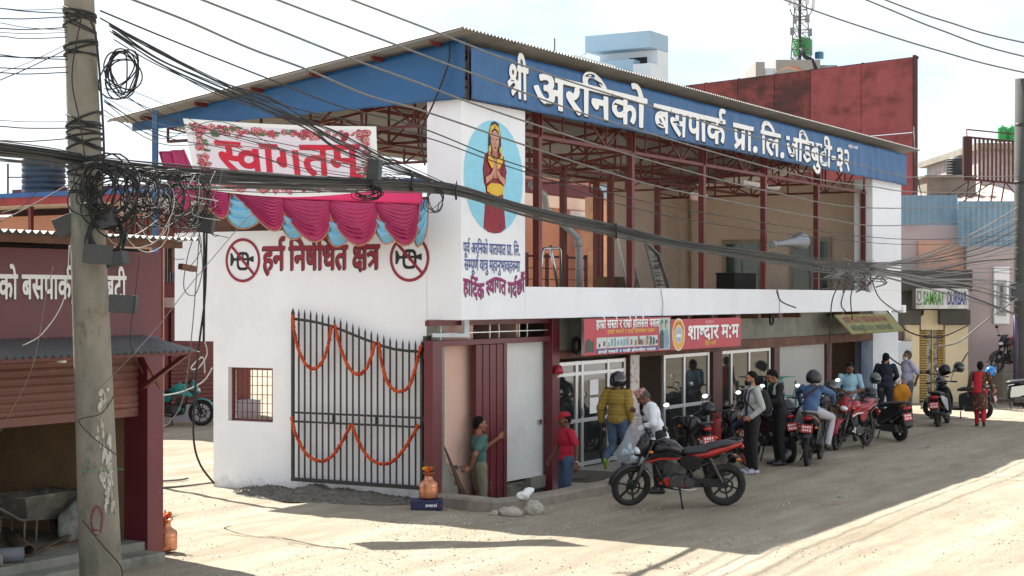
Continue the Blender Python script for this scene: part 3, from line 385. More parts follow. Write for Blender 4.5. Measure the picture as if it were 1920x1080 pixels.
# ------------------------------------------------------------------ lettering (outlines of Devanagari glyphs)
def glyph_outlines(g):
    adv, cs = g.split('|'); outs = []
    for c in cs.split(';'):
        if not c: continue
        q = [int(t) for t in c.split(',')]; x = y = 0; o = []
        for k in range(0, len(q), 2): x += q[k]; y += q[k + 1]; o.append((x / 1000, y / 1000))
        outs.append(o)
    return float(adv) / 1000, outs
def word(mb, key, fn, size=1.0, wide=1.0, bold=0.0, depth=0.0, mi=0, side=None, slant=0.0, width=None, lift=0.0003):
    """lays a word out from (0,0) along the baseline; fn(x,y,h) -> point; returns its width"""
    gl = [(None if g < 0 else glyph_outlines(THIN[g] if key in THINWORDS else GLYPHS[g])) for g in (THINWORDS if key in THINWORDS else WORDS)[key]]
    tot = sum(0.26 if g is None else g[0] for g in gl)
    if width: wide = width / (tot * size)
    x = 0; k = 0
    for g in gl:
        if g is None: x += 0.26; continue
        adv, outs = g
        if outs:
            P = [[((x + p[0] + slant * p[1]) * size * wide, p[1] * size) for p in o] for o in outs]
            mb.prism(P, fn, depth + lift * (k % 3), mi, side); k += 1
        x += adv
    return x * size * wide
def latin(mb, text, fn, size, mi=0, width=None, bold=0.0, depth=0.0):
    cu = bpy.data.curves.new('t', 'FONT'); cu.body = text; cu.size = 1; cu.offset = bold; cu.resolution_u = 3
    ob = bpy.data.objects.new('t', cu); COL.objects.link(ob)
    dg = bpy.context.evaluated_depsgraph_get(); me = bpy.data.meshes.new_from_object(ob.evaluated_get(dg))
    xs = [v.co.x for v in me.vertices]; k = size if not width else width / max(xs)
    mb.add([fn(v.co.x * k, v.co.y * size, depth) for v in me.vertices], [tuple(p.vertices) for p in me.polygons], mi)
    COL.objects.unlink(ob); bpy.data.objects.remove(ob); bpy.data.curves.remove(cu); bpy.data.meshes.remove(me)
def front(a0, b0, z0): return lambda x, y, h: (a0 + x, b0 - h, z0 + y)         # on a wall facing the street
def side(a0, b0, z0): return lambda x, y, h: (a0 - h, b0 - x, z0 + y)          # on the gate wall
# ------------------------------------------------------------------ materials of the place
M_white = grime(mat('white_paint', C('eceef3'), 0.75, 0.03, 0.6, 0.06, 25), C('c9cacc'), 0.9, (0.6, 0.86), (1, 1, 0.35), 0.45)
grime(M_white, C('b4b4b2'), 2.6, (0.6, 0.8), (2.2, 2.2, 0.12), 0.35); grime(M_white, C('dcdfe4'), 0.5, (0.52, 0.6), (1, 1, 1), 0.5); splash(M_white, C('9d9080'), 0.42)
M_red = grime(mat('red_oxide_steel', C('6b2a26'), 0.5, 0.14, 3, 0.05), C('4a2a22'), 3, (0.55, 0.8), amt=0.6)
M_dred = grime(mat('maroon_paint', C('64202a'), 0.45, 0.1, 2), C('8d6b62'), 7, (0.62, 0.8), (1, 1, 0.3), 0.5)
M_conc = grime(mat('grey_concrete', C('8e8a80'), 0.9, 0.12, 2.5, 0.35, 40), C('5f5a50'), 1.3, (0.5, 0.8), amt=0.7)
M_oldconc = grime(mat('weathered_concrete', C('8d8b80'), 0.9, 0.14, 2, 0.3, 35), C('4a4a3f'), 1.1, (0.5, 0.72), (1, 1, 0.4), 0.8)
M_black = mat('black_plastic', (0.012, 0.012, 0.013), 0.4, 0.1)
M_cable = mat('black_cable', (0.009, 0.009, 0.0095), 0.55, 0.15, 8)
M_gcable = mat('grey_cable', (0.16, 0.155, 0.15), 0.6, 0.15, 8)
M_wcable = mat('pale_cable', (0.5, 0.5, 0.47), 0.6, 0.1, 8)
M_steel = mat('bright_steel', (0.62, 0.62, 0.62), 0.28, 0.05, 20, metal=1.0)
M_alu = mat('pale_aluminium', (0.62, 0.63, 0.64), 0.38, 0.06, 12, metal=0.7)
M_glass = mat('shop_glass', (0.03, 0.035, 0.035), 0.03, 0.2, 1, spec=1.0, alpha=0.62)
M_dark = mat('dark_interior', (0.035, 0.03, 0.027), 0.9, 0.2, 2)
M_beige = grime(mat('beige_plaster', C('ecd6c4'), 0.85, 0.05, 0.9, 0.08, 20), C('c2a68c'), 0.7, (0.5, 0.8), amt=0.6)
M_salmon = grime(mat('salmon_plaster', C('bd8a74'), 0.85, 0.06, 0.9, 0.08, 20), C('a5745e'), 0.9, (0.5, 0.8), amt=0.6)
M_pinkwall = mat('pink_plaster', C('d9b3a4'), 0.85, 0.05, 1, 0.1, 30)
M_rust = grime(mat('brown_rusty_beam', C('6f4a3a'), 0.75, 0.2, 4, 0.2, 40), C('3c2a22'), 3, (0.5, 0.75), (0.4, 1, 1))
M_tin = grime(mat('zinc_sheet', C('8b8985'), 0.6, 0.1, 1.2, metal=0.1), C('6e655b'), 1.6, (0.52, 0.8), (1, 0.2, 1), 0.7)
M_wood = mat('grey_wood', C('6e5b48'), 0.85, 0.25, 5, 0.3, 60, stretch=(1, 1, 6))

# ------------------------------------------------------------------ ground: one sheet to the horizon
def dirt_material():
    m = bpy.data.materials.new('dusty_road'); m.use_nodes = True
    nt = m.node_tree; b = nt.nodes['Principled BSDF']; L = nt.links.new; b.inputs['Roughness'].default_value = 0.95
    b.inputs['Specular IOR Level'].default_value = 0.15
    tc = nt.nodes.new('ShaderNodeTexCoord')
    def nz(s, d=8, r=0.6, st=(1, 1, 1)):
        mp = nt.nodes.new('ShaderNodeMapping'); mp.vector_type = 'TEXTURE'; mp.inputs['Scale'].default_value = (1 / st[1], 1, 1); mp.inputs['Rotation'].default_value = (0, 0, ROT)
        L(tc.outputs['Object'], mp.inputs['Vector'])
        n = nt.nodes.new('ShaderNodeTexNoise'); n.inputs['Scale'].default_value = s; n.inputs['Detail'].default_value = d; n.inputs['Roughness'].default_value = r
        L(mp.outputs['Vector'], n.inputs['Vector']); return n.outputs['Fac']
    def ramp(f, p0, p1, c0, c1):
        r = nt.nodes.new('ShaderNodeValToRGB'); e = r.color_ramp.elements
        e[0].position, e[1].position = p0, p1; e[0].color, e[1].color = c0 + (1,), c1 + (1,); L(f, r.inputs['Fac']); return r.outputs['Color']
    def mul(a, b_, f=1.0, t='MULTIPLY'):
        x = nt.nodes.new('ShaderNodeMix'); x.data_type = 'RGBA'; x.blend_type = t; x.inputs['Factor'].default_value = f
        L(a, x.inputs['A']); L(b_, x.inputs['B']); return x.outputs['Result']
    base = ramp(nz(0.35, 6, 0.6, (1, 0.3, 1)), 0.35, 0.68, (0.325, 0.28, 0.215), (0.41, 0.362, 0.29))
    mid = ramp(nz(2.2, 8, 0.66, (1, 0.4, 1)), 0.32, 0.62, (0.78, 0.77, 0.75), (1.0, 1.0, 1.0))
    fine = ramp(nz(38, 5, 0.7), 0.33, 0.6, (0.66, 0.65, 0.63), (1.05, 1.05, 1.05))
    trk = ramp(nz(1.5, 6, 0.6, (1, 0.05, 1)), 0.36, 0.6, (0.79, 0.775, 0.75), (1.03, 1.03, 1.02))
    col = mul(mul(mul(base, mid), trk, 0.9), fine, 0.6)
    L(col, b.inputs['Base Color'])
    bp = nt.nodes.new('ShaderNodeBump'); bp.inputs['Strength'].default_value = 0.5; bp.inputs['Distance'].default_value = 0.03
    L(nz(24, 6, 0.7), bp.inputs['Height'])
    bp2 = nt.nodes.new('ShaderNodeBump'); bp2.inputs['Strength'].default_value = 0.5; bp2.inputs['Distance'].default_value = 0.08
    L(nz(3.0, 5, 0.6, (1, 0.4, 1)), bp2.inputs['Height']); L(bp.outputs['Normal'], bp2.inputs['Normal'])
    L(bp2.outputs['Normal'], b.inputs['Normal'])
    return m
M_dirt = dirt_material()
# outer top edge of the kerb round the sunken shop entrance, and its inner edge
KERB = [G(px, py, 0.17) for px, py in ((800, 924), (835, 929), (880, 934), (924, 938), (965, 936), (1005, 931), (1060, 922), (1110, 912), (1160, 902))] + [B2W(4.6, -0.95, 0.17), B2W(5.4, -0.95, 0.17)]
def inset(P, w):
    o = []
    for i, p in enumerate(P):
        t = (P[min(i + 1, len(P) - 1)] - P[max(i - 1, 0)]); t.z = 0; t.normalize()
        o.append(p + Vector((-t.y, t.x, 0)) * w)
    return o
KIN = inset(KERB, 0.3)
PIT = [(p.x, p.y) for p in inset(KERB, 0.15)[:10]] + [tuple(B2W(4.3, 0.6)[:2]), tuple(B2W(0.05, 0.62)[:2])]
def inside(x, y, P):
    r = False
    for i in range(len(P)):
        (x0, y0), (x1, y1) = P[i - 1], P[i]
        if (y0 > y) != (y1 > y) and x < (x1 - x0) * (y - y0) / (y1 - y0) + x0: r = not r
    return r
def ground_z(x, y):
    f = min(1, min(x + 16, 28 - x, y - 10, 62 - y) / 3); f = max(0, f)
    lb = W2B(Vector((x, y, 0)))
    near = max(0.0, 1 - abs(lb.y + 1.6) / 1.2) if -1 < lb.x < 9 else 0.0
    p = Vector((x, y, 0))
    z = 0.035 * noise.noise(p * 0.35) + 0.018 * noise.noise(p * 1.3) + 0.008 * noise.noise(p * 4.0)
    ax = lb.y; z += 0.03 * noise.noise(Vector((lb.x * 0.12, lb.y * 1.4, 3)))     # wheel tracks along the street
    return z * f
gm = MB(); gx0, gx1, gy0, gy1, st = -16.0, 28.0, 10.0, 62.0, 0.2
nx, ny = int((gx1 - gx0) / st), int((gy1 - gy0) / st)
gv = [(gx0 + i * st, gy0 + j * st, ground_z(gx0 + i * st, gy0 + j * st)) for j in range(ny + 1) for i in range(nx + 1)]
gf = []
for j in range(ny):
    for i in range(nx):
        if not inside(gx0 + (i + 0.5) * st, gy0 + (j + 0.5) * st, PIT):
            k = j * (nx + 1) + i; gf.append((k, k + 1, k + nx + 2, k + nx + 1))
gm.add(gv, gf, 0, True)
BIG = 4000.0
for x0, x1, y0, y1 in ((-BIG, BIG, -BIG, gy0), (-BIG, BIG, gy1, BIG), (-BIG, gx0, gy0, gy1), (gx1, BIG, gy0, gy1)):
    gm.add([(x0, y0, 0), (x1, y0, 0), (x1, y1, 0), (x0, y1, 0)], [(0, 1, 2, 3)])
ground = tag(gm.build('ground', M_dirt), None, None, kind='structure')
# sunken floor of the entrance
pm = MB(); c0 = [Vector((x, y, -0.45)) for x, y in PIT]
pm.prism([[(x, y) for x, y in PIT]], lambda x, y, h: (x, y, -0.45))
pit = tag(pm.build('sunken_floor', M_conc), None, None, kind='structure')
km = MB(); n = len(KERB)
prof = []
for i, (o, q) in enumerate(zip(KERB, KIN)):
    w = 0.012 * noise.noise(Vector((i * 1.7, 0, 0)))
    prof.append([(o.x, o.y, -0.12), (o.x, o.y, 0.13 + w), (o.x + (q.x - o.x) * 0.1, o.y + (q.y - o.y) * 0.1, 0.17 + w), (q.x, q.y, 0.17 + w * 0.5), (q.x, q.y, -0.5)])
km.loft(prof, sm=False, caps=True)
tag(km.build('kerb', mat('kerb_concrete', C('8f867a'), .9, .16, 4, .4, 35), bevel=0.01, fix=True), None, None, kind='structure')
pv = MB(); pv.box(4.45, 20.8, -0.85, 0.5, -0.1, 0.13)
o = tag(pv.build('pavement', M_conc), None, None, kind='structure'); o.location = ORI; o.rotation_euler = (0, 0, ROT)
# loose stones: too many to count
sm_ = MB()
def pebble(x, y, r):
    z = ground_z(x, y) + r * 0.25; a = R.random() * 6
    o = []
    for k in range(5): o.append((x + r * cos(a + k * 1.257) * R.uniform(.7, 1.1), y + r * sin(a + k * 1.257) * R.uniform(.7, 1.1), z - r * 0.4))
    o.append((x + R.uniform(-.3, .3) * r, y + R.uniform(-.3, .3) * r, z + r * R.uniform(.3, .6)))
    sm_.add(o, [(k, (k + 1) % 5, 5) for k in range(5)], R.randrange(3))
cnt = 0
while cnt < 13000:
    x, y = R.uniform(-6, 12), R.uniform(17, 36) if R.random() < 0.8 else R.uniform(17, 24)
    lb = W2B(Vector((x, y, 0)))
    if lb.y > -0.9 and lb.x > -0.3: continue
    if lb.x > -0.3 and lb.y > -1.8 and lb.x < 4.6 and inside(x, y, PIT): continue
    d = noise.noise(Vector((x * 0.5, y * 0.5, 7))) + 0.35 * (-2.8 < lb.y < -1.0 and lb.x < 6) + 0.2 * (lb.x < -1 and lb.y < -1)
    if d < R.uniform(-0.1, 0.55): continue
    r = 0.007 + 0.018 * R.random() ** 4; pebble(x, y, r); cnt += 1
tag(sm_.build('gravel', [mat('pebble_grey', C('9b968c'), 0.9), mat('pebble_pale', C('bdb6aa'), 0.9), mat('pebble_brown', C('877b6a'), 0.9)]), None, None, kind='stuff')
bpy.data.objects['gravel']['label'] = 'loose grey gravel scattered over the dusty road'
bpy.data.objects['gravel']['category'] = 'gravel'
# ------------------------------------------------------------------ the bus park building
BLD = empty('bus_park_building', ORI, ROT, 'white two storey bus park building with open upper gallery and tin roof', 'building')
def part(mb, name, m, parent=BLD, **k): return mb.build(name, m, parent, **k)
ZB, ZP = 2.85, 3.38            # underside and top of the white parapet band
BI = 0.45                      # the shop fronts stand back from the band
# gate wall with its small barred window
wb = MB()
outl = [(0, -0.5), (0, 4.31), (-5.16, 4.31), (-5.16, 2.46), (-4.3, 2.46), (-4.3, -0.5)]
outl = [(-(-x), y) for x, y in outl][::-1]
hole = [(-3.98, 1.13), (-3.03, 1.13), (-3.03, 2.03), (-3.98, 2.03)]
def gw(x, y, h): return (0.22 - h, 0.64 - x, y)
wb.prism([[(-x if False else x, y) for x, y in outl], hole], lambda x, y, h: (0.22 - h, 0.64 - x, y), 0.22, 0, 0, True)
gate_wall = part(wb, 'gate_wall', M_white, fix=True)
wp = MB()
wp.prism([[(x, y) for x, y in rect(0, ZB, 0.64, 6.27)]], lambda x, y, h: (h, 0.64 - x, y), 0.0)
pl = MB(); pl.box(0, 1.99, 0, 0.637, ZB, 6.27); pillar = part(pl, 'corner_pillar', M_white, bevel=0.01)
# window of the gate wall
win = MB(); b0, b1 = 3.67, 4.62
for b in (b0 + 0.02, b1 - 0.02): win.box(0.10, 0.14, b - 0.02, b + 0.02, 1.13, 2.03)
for z in (1.15, 2.01): win.box(0.10, 0.14, b0 + 0.04, b1 - 0.04, z - 0.02, z + 0.02)
wf = part(win, 'window', M_red)
g = MB()
for i in range(1, 9): b = b0 + (b1 - b0) * i / 9; g.box(0.112, 0.122, b - 0.006, b + 0.006, 1.15, 2.01)
for i in range(1, 6): z = 1.13 + 0.9 * i / 6; g.box(0.106, 0.112, b0 + 0.03, b1 - 0.03, z - 0.005, z + 0.005)
g.build('window_grille', M_red, wf)
# parapet band, floor slab, right pillar
pb = MB(); pb.box(1.993, 22.75, 0, 0.16, ZB, ZP); part(pb, 'parapet', M_white, bevel=0.008)
pb = MB(); pb.box(22.753, 23.0, -0.06, 0.3, ZB - 0.06, ZB + 0.14); part(pb, 'parapet_moulding', M_white, bevel=0.01)
sl = MB(); sl.box(0.23, 22.7, 0.165, 5.7, ZB + 0.002, 3.02); part(sl, 'floor_slab', M_oldconc)
rp = MB(); rp.box(20.25, 22.75, 0.002, 0.5, ZP + 0.002, 6.3); part(rp, 'end_pillar', M_white, bevel=0.01)
M_bluewhite = grime(mat('bluish_white_paint', C('cdd3da'), 0.8, 0.04, 0.8), C('a9b3c2'), 1.1, (0.5, 0.8))
AE = FA(1637, BI - 0.1)
rp = MB(); rp.box(AE, 23.6, BI - 0.1, BI + 0.4, -0.3, ZB); part(rp, 'end_wall', M_bluewhite)
AE = FA(1637, BI - 0.1)
rp = MB(); rp.box(AE, 23.6, BI - 0.115, BI - 0.1, 0, 0.75); part(rp, 'painted_dado', mat('grey_blue_dado', C('a3abb8'), 0.8, 0.05))
# roof of corrugated sheet, sloping down from the street
def roof_z(b): return 7.27 - 0.14 * (b + 0.35)
RA0, RA1, RB0, RB1 = -0.55, 23.4, -0.35, 6.85
rm = MB(); per = 0.105; na = int((RA1 - RA0) / per * 6)
rm.grid(lambda u, v: (RA0 + (RA1 - RA0) * u, RB0 + (RB1 - RB0) * v, roof_z(RB0 + (RB1 - RB0) * v) + 0.016 * sin((RA1 - RA0) * u / per * 2 * pi)), na, 6)
roof = part(rm, 'roof', M_tin)
ed = MB(); ed.bar((RA0 + 0.02, RB0 + .02, roof_z(RB0) - 0.03), (RA0 + 0.02, RB1, roof_z(RB1) - 0.03), 0.01, 0.03); ed.build('roof_edge_flashing', M_tin, roof)
# steelwork
def truss(a, b0=0.15, b1=6.4):
    m = MB(); zb = 5.95
    top = lambda b: roof_z(b) - 0.14
    m.bar((a, b0, zb), (a, b1, zb), 0.05, 0.05); m.bar((a, b0, top(b0)), (a, b1, top(b1)), 0.05, 0.05)
    n = 6; st = (b1 - b0) / n
    for i in range(n + 1):
        b = b0 + st * i; m.bar((a, b, zb), (a, b, top(b)), 0.035, 0.035)
        if i < n: m.bar((a, b, zb if i % 2 else top(b)), (a, b + st, top(b + st) if i % 2 else zb), 0.03, 0.03)
    part(m, 'roof_truss', M_red)
POSTS = [FA(p) for p in (1030, 1203, 1336, 1450, 1548)]
for a in [0.5] + POSTS + [20.0]: truss(a)
for b in (0.3, 1.4, 2.6, 3.8, 5.0, 6.2):
    m = MB(); m.bar((RA0 + 0.15, b, roof_z(b) - 0.075), (RA1 - 0.2, b, roof_z(b) - 0.075), 0.05, 0.07); part(m, 'purlin', M_red)
for bb in (0.2, 3.2):                                              # lattice girders along the street
    m = MB(); z0, z1 = 5.93, roof_z(bb) - 0.16
    m.bar((2.0, bb, z0), (20.3, bb, z0), 0.05, 0.06); m.bar((2.0, bb, z1), (20.3, bb, z1), 0.05, 0.05)
    n = 11; st = 18.3 / n
    for i in range(n):
        a = 2.0 + st * i
        m.bar((a, bb, z1 if i % 2 else z0), (a + st, bb, z0 if i % 2 else z1), 0.028, 0.028); m.bar((a, bb, z0), (a, bb, z1), 0.028, 0.028)
    part(m, 'lattice_girder', M_red)
for a in POSTS:
    m = MB(); m.box(a - 0.06, a + 0.06, 0.17, 0.29, 3.02, roof_z(0.2) - 0.1); part(m, 'post', M_red, bevel=0.006)
for a, b in ((2.15, 0.3), (FA(1056, 3.2), 3.2), (FA(1145, 3.2), 3.2), (FA(1233, 3.2), 3.2), (FA(1126, 6.3), 6.3), (FA(1118, 4.6), 4.6)):
    m = MB(); m.box(a - 0.06, a + 0.06, b - 0.06, b + 0.06, 3.02, 5.95); part(m, 'post', M_red)
m = MB(); m.box(20.16, 20.245, 0.18, 0.3, 3.02, 6.0); part(m, 'post', M_red)
# gallery walls
EB = 6.04
m = MB(); m.box(21.5, 21.7, 0.5, EB, 3.02, 6.35); endw = part(m, 'gallery_end_wall', M_beige)
m = MB(); m.box(FA(1150, EB), 21.5, EB, EB + 0.2, 3.02, 6.33); part(m, 'gallery_back_wall', M_beige)
m = MB(); m.box(21.44, 21.495, EB - 0.35, EB - 0.27, 3.02, 6.3); part(m, 'downpipe', mat('beige_pipe', C('b79c80'), 0.6))
def lw_b(px, a=21.5): return LB(px, a)
M_greenglass = mat('green_window_glass', C('2c4a3c'), 0.08, 0.2, 1.5, spec=0.8)
for pl_, pr, yt in ((1356, 1432, 450), (1482, 1560, 446)):
    bl, br = lw_b(pl_, 21.49), lw_b(pr, 21.49); zt = ZL(pl_, yt, 21.49)
    f = MB(); w = 0.12
    f.box(21.43, 21.497, br, bl, 3.02, zt); fr = part(f, 'window', mat('pale_window_frame', C('b9ac98'), 0.6))
    g = MB(); g.box(21.41, 21.428, br + w, (bl + br) / 2 - 0.03, 3.06, zt - w); g.box(21.41, 21.428, (bl + br) / 2 + 0.03, bl - w, 3.06, zt - w); g.build('pane', M_greenglass, fr)
# ground floor: concrete wall over the shops, posts, shop fronts
a3, aR = FA(1036, BI), AE - .003
m = MB(); m.box(a3, aR, BI, BI + 0.18, 2.27, ZB); part(m, 'wall_above_shops', M_oldconc)
m = MB(); m.box(FA(1190, BI), aR, BI - 0.1, BI + 0.12, 2.06, 2.268); part(m, 'beam', M_rust)
m = MB(); m.box(a3, FA(1190, BI), BI - 0.05, BI + 0.1, 2.12, 2.268); part(m, 'beam', M_rust)
for p0, p1 in ((1174, 1192), (1331, 1348), (1446, 1456), (1545, 1554)):
    m = MB(); m.box(FA(p0, BI), FA(p1, BI), BI - 0.08, BI + 0.1, 0.1, 2.06 if p0 > 1180 else 2.12); part(m, 'post', mat('brown_paint_post', C('5c3a33'), 0.6, 0.15))
# rafters poking out under the band
for p in (1190, 1255, 1290, 1335, 1380, 1422, 1460, 1500, 1580, 1612):
    a = FA(p, 0.05); m = MB(); m.box(a - 0.05, a + 0.05, 0.03, BI - 0.002, ZB - 0.11, ZB - 0.003); part(m, 'joist_end', M_rust)
def shopfront(p0, p1, cols, z0=0.13, z1=2.06, rails=(0.95,), name='shop_front'):
    a0, a1 = FA(p0, BI), FA(p1, BI); f = MB(); w = 0.04
    xs = [a0 + (a1 - a0) * c for c in cols]
    for x in xs: f.box(x - w, x + w, BI - 0.03, BI + 0.03, z0, z1)
    for z in (z0 + 0.06, z1 - 0.04) + tuple(rails):
        for x, y in zip(xs, xs[1:]): f.box(x + w, y - w, BI - 0.026, BI + 0.026, z - 0.035, z + 0.035)
    fr = part(f, name, M_alu, bevel=0.004)
    g = MB(); g.box(a0 + w, a1 - w, BI - 0.004, BI + 0.004, z0 + 0.1, z1 - 0.06); g.build('pane', M_glass, fr)
    return fr, xs
sf, xs = shopfront(1040, 1172, (0, .28, .36, .73, .98), rails=(0.98, 1.83))
kk = MB(); kk.box(xs[2] - 0.1, xs[2] - 0.06, BI - 0.09, BI - 0.03, 1.05, 1.2); kk.build('handle', M_steel, sf)
M_paper = mat('white_paper', C('e8e8ea'), 0.8, 0.04)
for z0_, z1_ in ((1.42, 1.7), (1.08, 1.37)):
    nb = MB(); xa = FA(1105, BI); nb.box(xa, xa + 0.34, BI - 0.012, BI - 0.006, z0_, z1_); nb.build('notice', M_paper, sf)
shopfront(1244, 1330, (0, .42, .96), rails=(1.0,))
shopfront(1350, 1444, (0, .2, .55, .97), rails=())
# dark doorway beside the poster board
pst = MB(); pst.box(FA(1174, BI) , FA(1190, BI), BI - 0.1, BI - 0.082, 0.9, 2.1)
po = part(pst, 'poster_strip', mat('poster_paper', C('cfc9c3'), 0.7, 0.3, 9, col2=C('a84a44'), thr=(0.3, 0.5)))
pnl = MB(); pnl.box(FA(1457, BI), FA(1544, BI), BI - 0.02, BI + 0.02, 0.13, 2.06)
part(pnl, 'plain_shutter', mat('grey_shutter', C('a6a59f'), 0.6, 0.04, 0.7, 0.1, 12))
M_brownish = mat('dim_stall_plaster', C('8a7260'), .9, .1, 1)
# entrance: maroon frame, folded shutter, white panel
e0, e1 = FA(803, BI), FA(821, BI)
m = MB(); m.box(e0, e1, BI - 0.08, BI + 0.08, -0.45, 2.53); part(m, 'door_frame', M_dred, bevel=0.006)
m = MB(); m.box(FA(1028, BI), FA(1042, BI), BI - 0.08, BI + 0.08, -0.45, 2.85); part(m, 'door_frame', M_dred, bevel=0.006)
m = MB(); m.box(e1 + 0.002, FA(1027, BI), BI - 0.06, BI + 0.06, 2.44, 2.53); part(m, 'door_frame', M_dred, bevel=0.006)
m = MB(); m.box(e0, FA(1040, BI) , BI - 0.02, BI + 0.06, 2.76, 2.845); part(m, 'beam', M_dred)
m = MB()
for p in (826, 878, 918, 935, 973, 988): a = FA(p, BI); m.box(a - 0.008, a + 0.008, BI - 0.01, BI + 0.01, 2.532, 2.76)
m.box(e0, FA(1026, BI), BI - 0.016, BI - 0.011, 2.63, 2.645); part(m, 'transom_bars', M_alu)
m = MB(); m.bar((e0, BI - 0.1, 2.62), (FA(868, BI), BI - 0.1, 2.6), 0.05, 0.06); m.box(FA(860, BI), FA(869, BI), BI - 0.11, BI - 0.05, 2.6, 2.84); part(m, 'broken_plaster_strip', M_bluewhite)
s0, s1 = FA(888, BI), FA(946, BI)
m = MB(); nf = 9
for i in range(nf):
    x0 = s0 + (s1 - s0) * i / nf; x1 = s0 + (s1 - s0) * (i + 1) / nf; k = 0.012 if i % 2 else 0
    m.box(x0 + .001, x1 - .001, BI - 0.05 + k, BI + 0.02 + k, -0.45, 2.43)
part(m, 'folded_shutter', M_dred)
m = MB(); m.box(FA(947, BI + .12), FA(1027, BI + .12), BI + 0.12, BI + 0.17, 0.1, 2.43); part(m, 'white_panel_door', grime(mat('white_door_paint', C('d8d8d6'), .7, .04), C('b9b7b2'), 1.5, (.55, .8), amt=.6))
m = MB(); m.box(FA(1018, BI), FA(1024, BI), BI + 0.08, BI + 0.118, 1.0, 1.08); part(m, 'handle', M_steel)
m = MB(); m.box(0.35, 3.0, 0.9, 3.5, -0.6, 0.06); part(m, 'floor_slab', M_conc)
m = MB()
for i in range(5): m.box(0.25, 0.4 + 0.12 * i, 0.535 + 0.001 * i, 0.597, 0.72 - 0.17 * (i + 1), 0.718 - 0.17 * i)
part(m, 'staircase', M_conc)
m = MB(); m.prism([[(0.36, 0.78), (0.3, 0.9), (0.99, 0.02), (0.95, -0.12)][::-1]], lambda x, y, h: (x, 0.533 - h, y), 0.02, 0, 0, True); part(m, 'stair_string', M_wood, fix=True)
m = MB(); m.box(0.3, 0.36, 0.7, 5.7, 4.31, 4.8); part(m, 'gallery_side_panel', M_rust)
m = MB(); m.box(0.28, 0.38, 0.645, 6.0, 4.95, 5.1); part(m, 'blue_beam', mat('bright_blue_paint', C('2c5fa0'), .5))
m = MB(); m.box(0.24, FA(887, 0.6), 0.6, 0.66, -0.45, ZB); part(m, 'inner_wall', M_pinkwall)
m = MB(); m.box(0.24, 3.0, 2.6, 2.75, 0.06, ZB); part(m, 'inner_wall', M_pinkwall)
m = MB(); m.box(2.98, 3.06, 0.75, 5.7, 0.1, ZB); part(m, 'inner_wall', M_pinkwall)
m = MB(); m.box(3.06, 23.4, 4.2, 4.4, -0.1, ZB); part(m, 'inner_wall', M_brownish)
m = MB(); m.box(AE + .02, AE + .15, BI + .402, 4.198, 0.1, ZB); part(m, 'inner_wall', M_brownish)
m = MB(); m.box(3.06, 23, 0.5, 6.5, -0.1, 0.1); part(m, 'floor_slab', M_conc)
for p in (1185, 1340, 1450, 1549):
    a = FA(p, BI); m = MB(); m.box(a - 0.06, a + 0.06, BI + 0.12, 4.2, 0.1, ZB); part(m, 'inner_wall', M_beige)
# things inside the shops seen through the glass: shelves and counters as dark masses
for p0, p1, bb, zt in ((1060, 1110, 2.2, 1.0), (1130, 1170, 2.8, 1.6), (1200, 1240, 3.2, 1.9), (1260, 1325, 2.0, 0.95), (1360, 1440, 2.4, 1.5)):
    m = MB(); a0_, a1_ = FA(p0, BI) + .3, FA(p1, BI) + 0.4
    m.box(a0_, a1_, bb, bb + 0.5, 0.1, zt)
    for z in (0.5, 0.9, 1.3):
        if z < zt - 0.1: m.box(a0_ + 0.05, a1_ - 0.05, bb - 0.02, bb - 0.001, z, z + 0.25, 1)
    part(m, 'shop_counter', [M_wood, mat('shelf_goods', C('8c7a66'), 0.7, 0.5, 9, col2=C('33413f'))])
m = MB(); m.box(0.24, 20.0, 0.63, 0.8, -0.5, 0.05); part(m, 'foundation', M_oldconc)
# masonry base below the gate wall corner
m = MB(); m.box(0.003, 0.22, 0.45, 0.64, -0.5, ZB); part(m, 'gate_wall_end', M_oldconc)
# ------------------------------------------------------------------ writing painted on the walls
M_ink_red = mat('maroon_lettering', C('8e1a30'), 0.6, 0.06)
M_ink_black = mat('black_lettering', (0.012, 0.012, 0.014), 0.6, 0.05)
M_ink_blue = mat('blue_lettering', C('3a4f96'), 0.6, 0.06)
M_ink_purple = mat('purple_lettering', C('931f6c'), 0.6, 0.06)
M_ink_white = mat('white_lettering', C('eeeeee'), 0.6, 0.03)
def painted(keys, m, parent):
    return None
def write(key, fn_at, shadow, m1, m2, size, width, bold, parent, slant=0.0, d=0.004, mapf=None):
    if m2 is not None:
        s = MB(); word(s, key, fn_at(shadow[0], shadow[1], d), size, bold=bold + 0.006, width=width, slant=slant); s.build('lettering_shadow', m2, parent)
    s = MB(); word(s, key, fn_at(0, 0, d + 0.004), size, bold=bold, width=width, slant=slant); return s.build('lettering', m1, parent)
bL, bR = LB(494), LB(712)
write('horn', lambda dx, dz, d: (lambda x, y, h: (-d - h, bL - x - dx, 3.665 + y + dz)), (-0.022, -0.016), M_ink_red, M_ink_black, 0.6, bL - bR, 0.024, gate_wall)
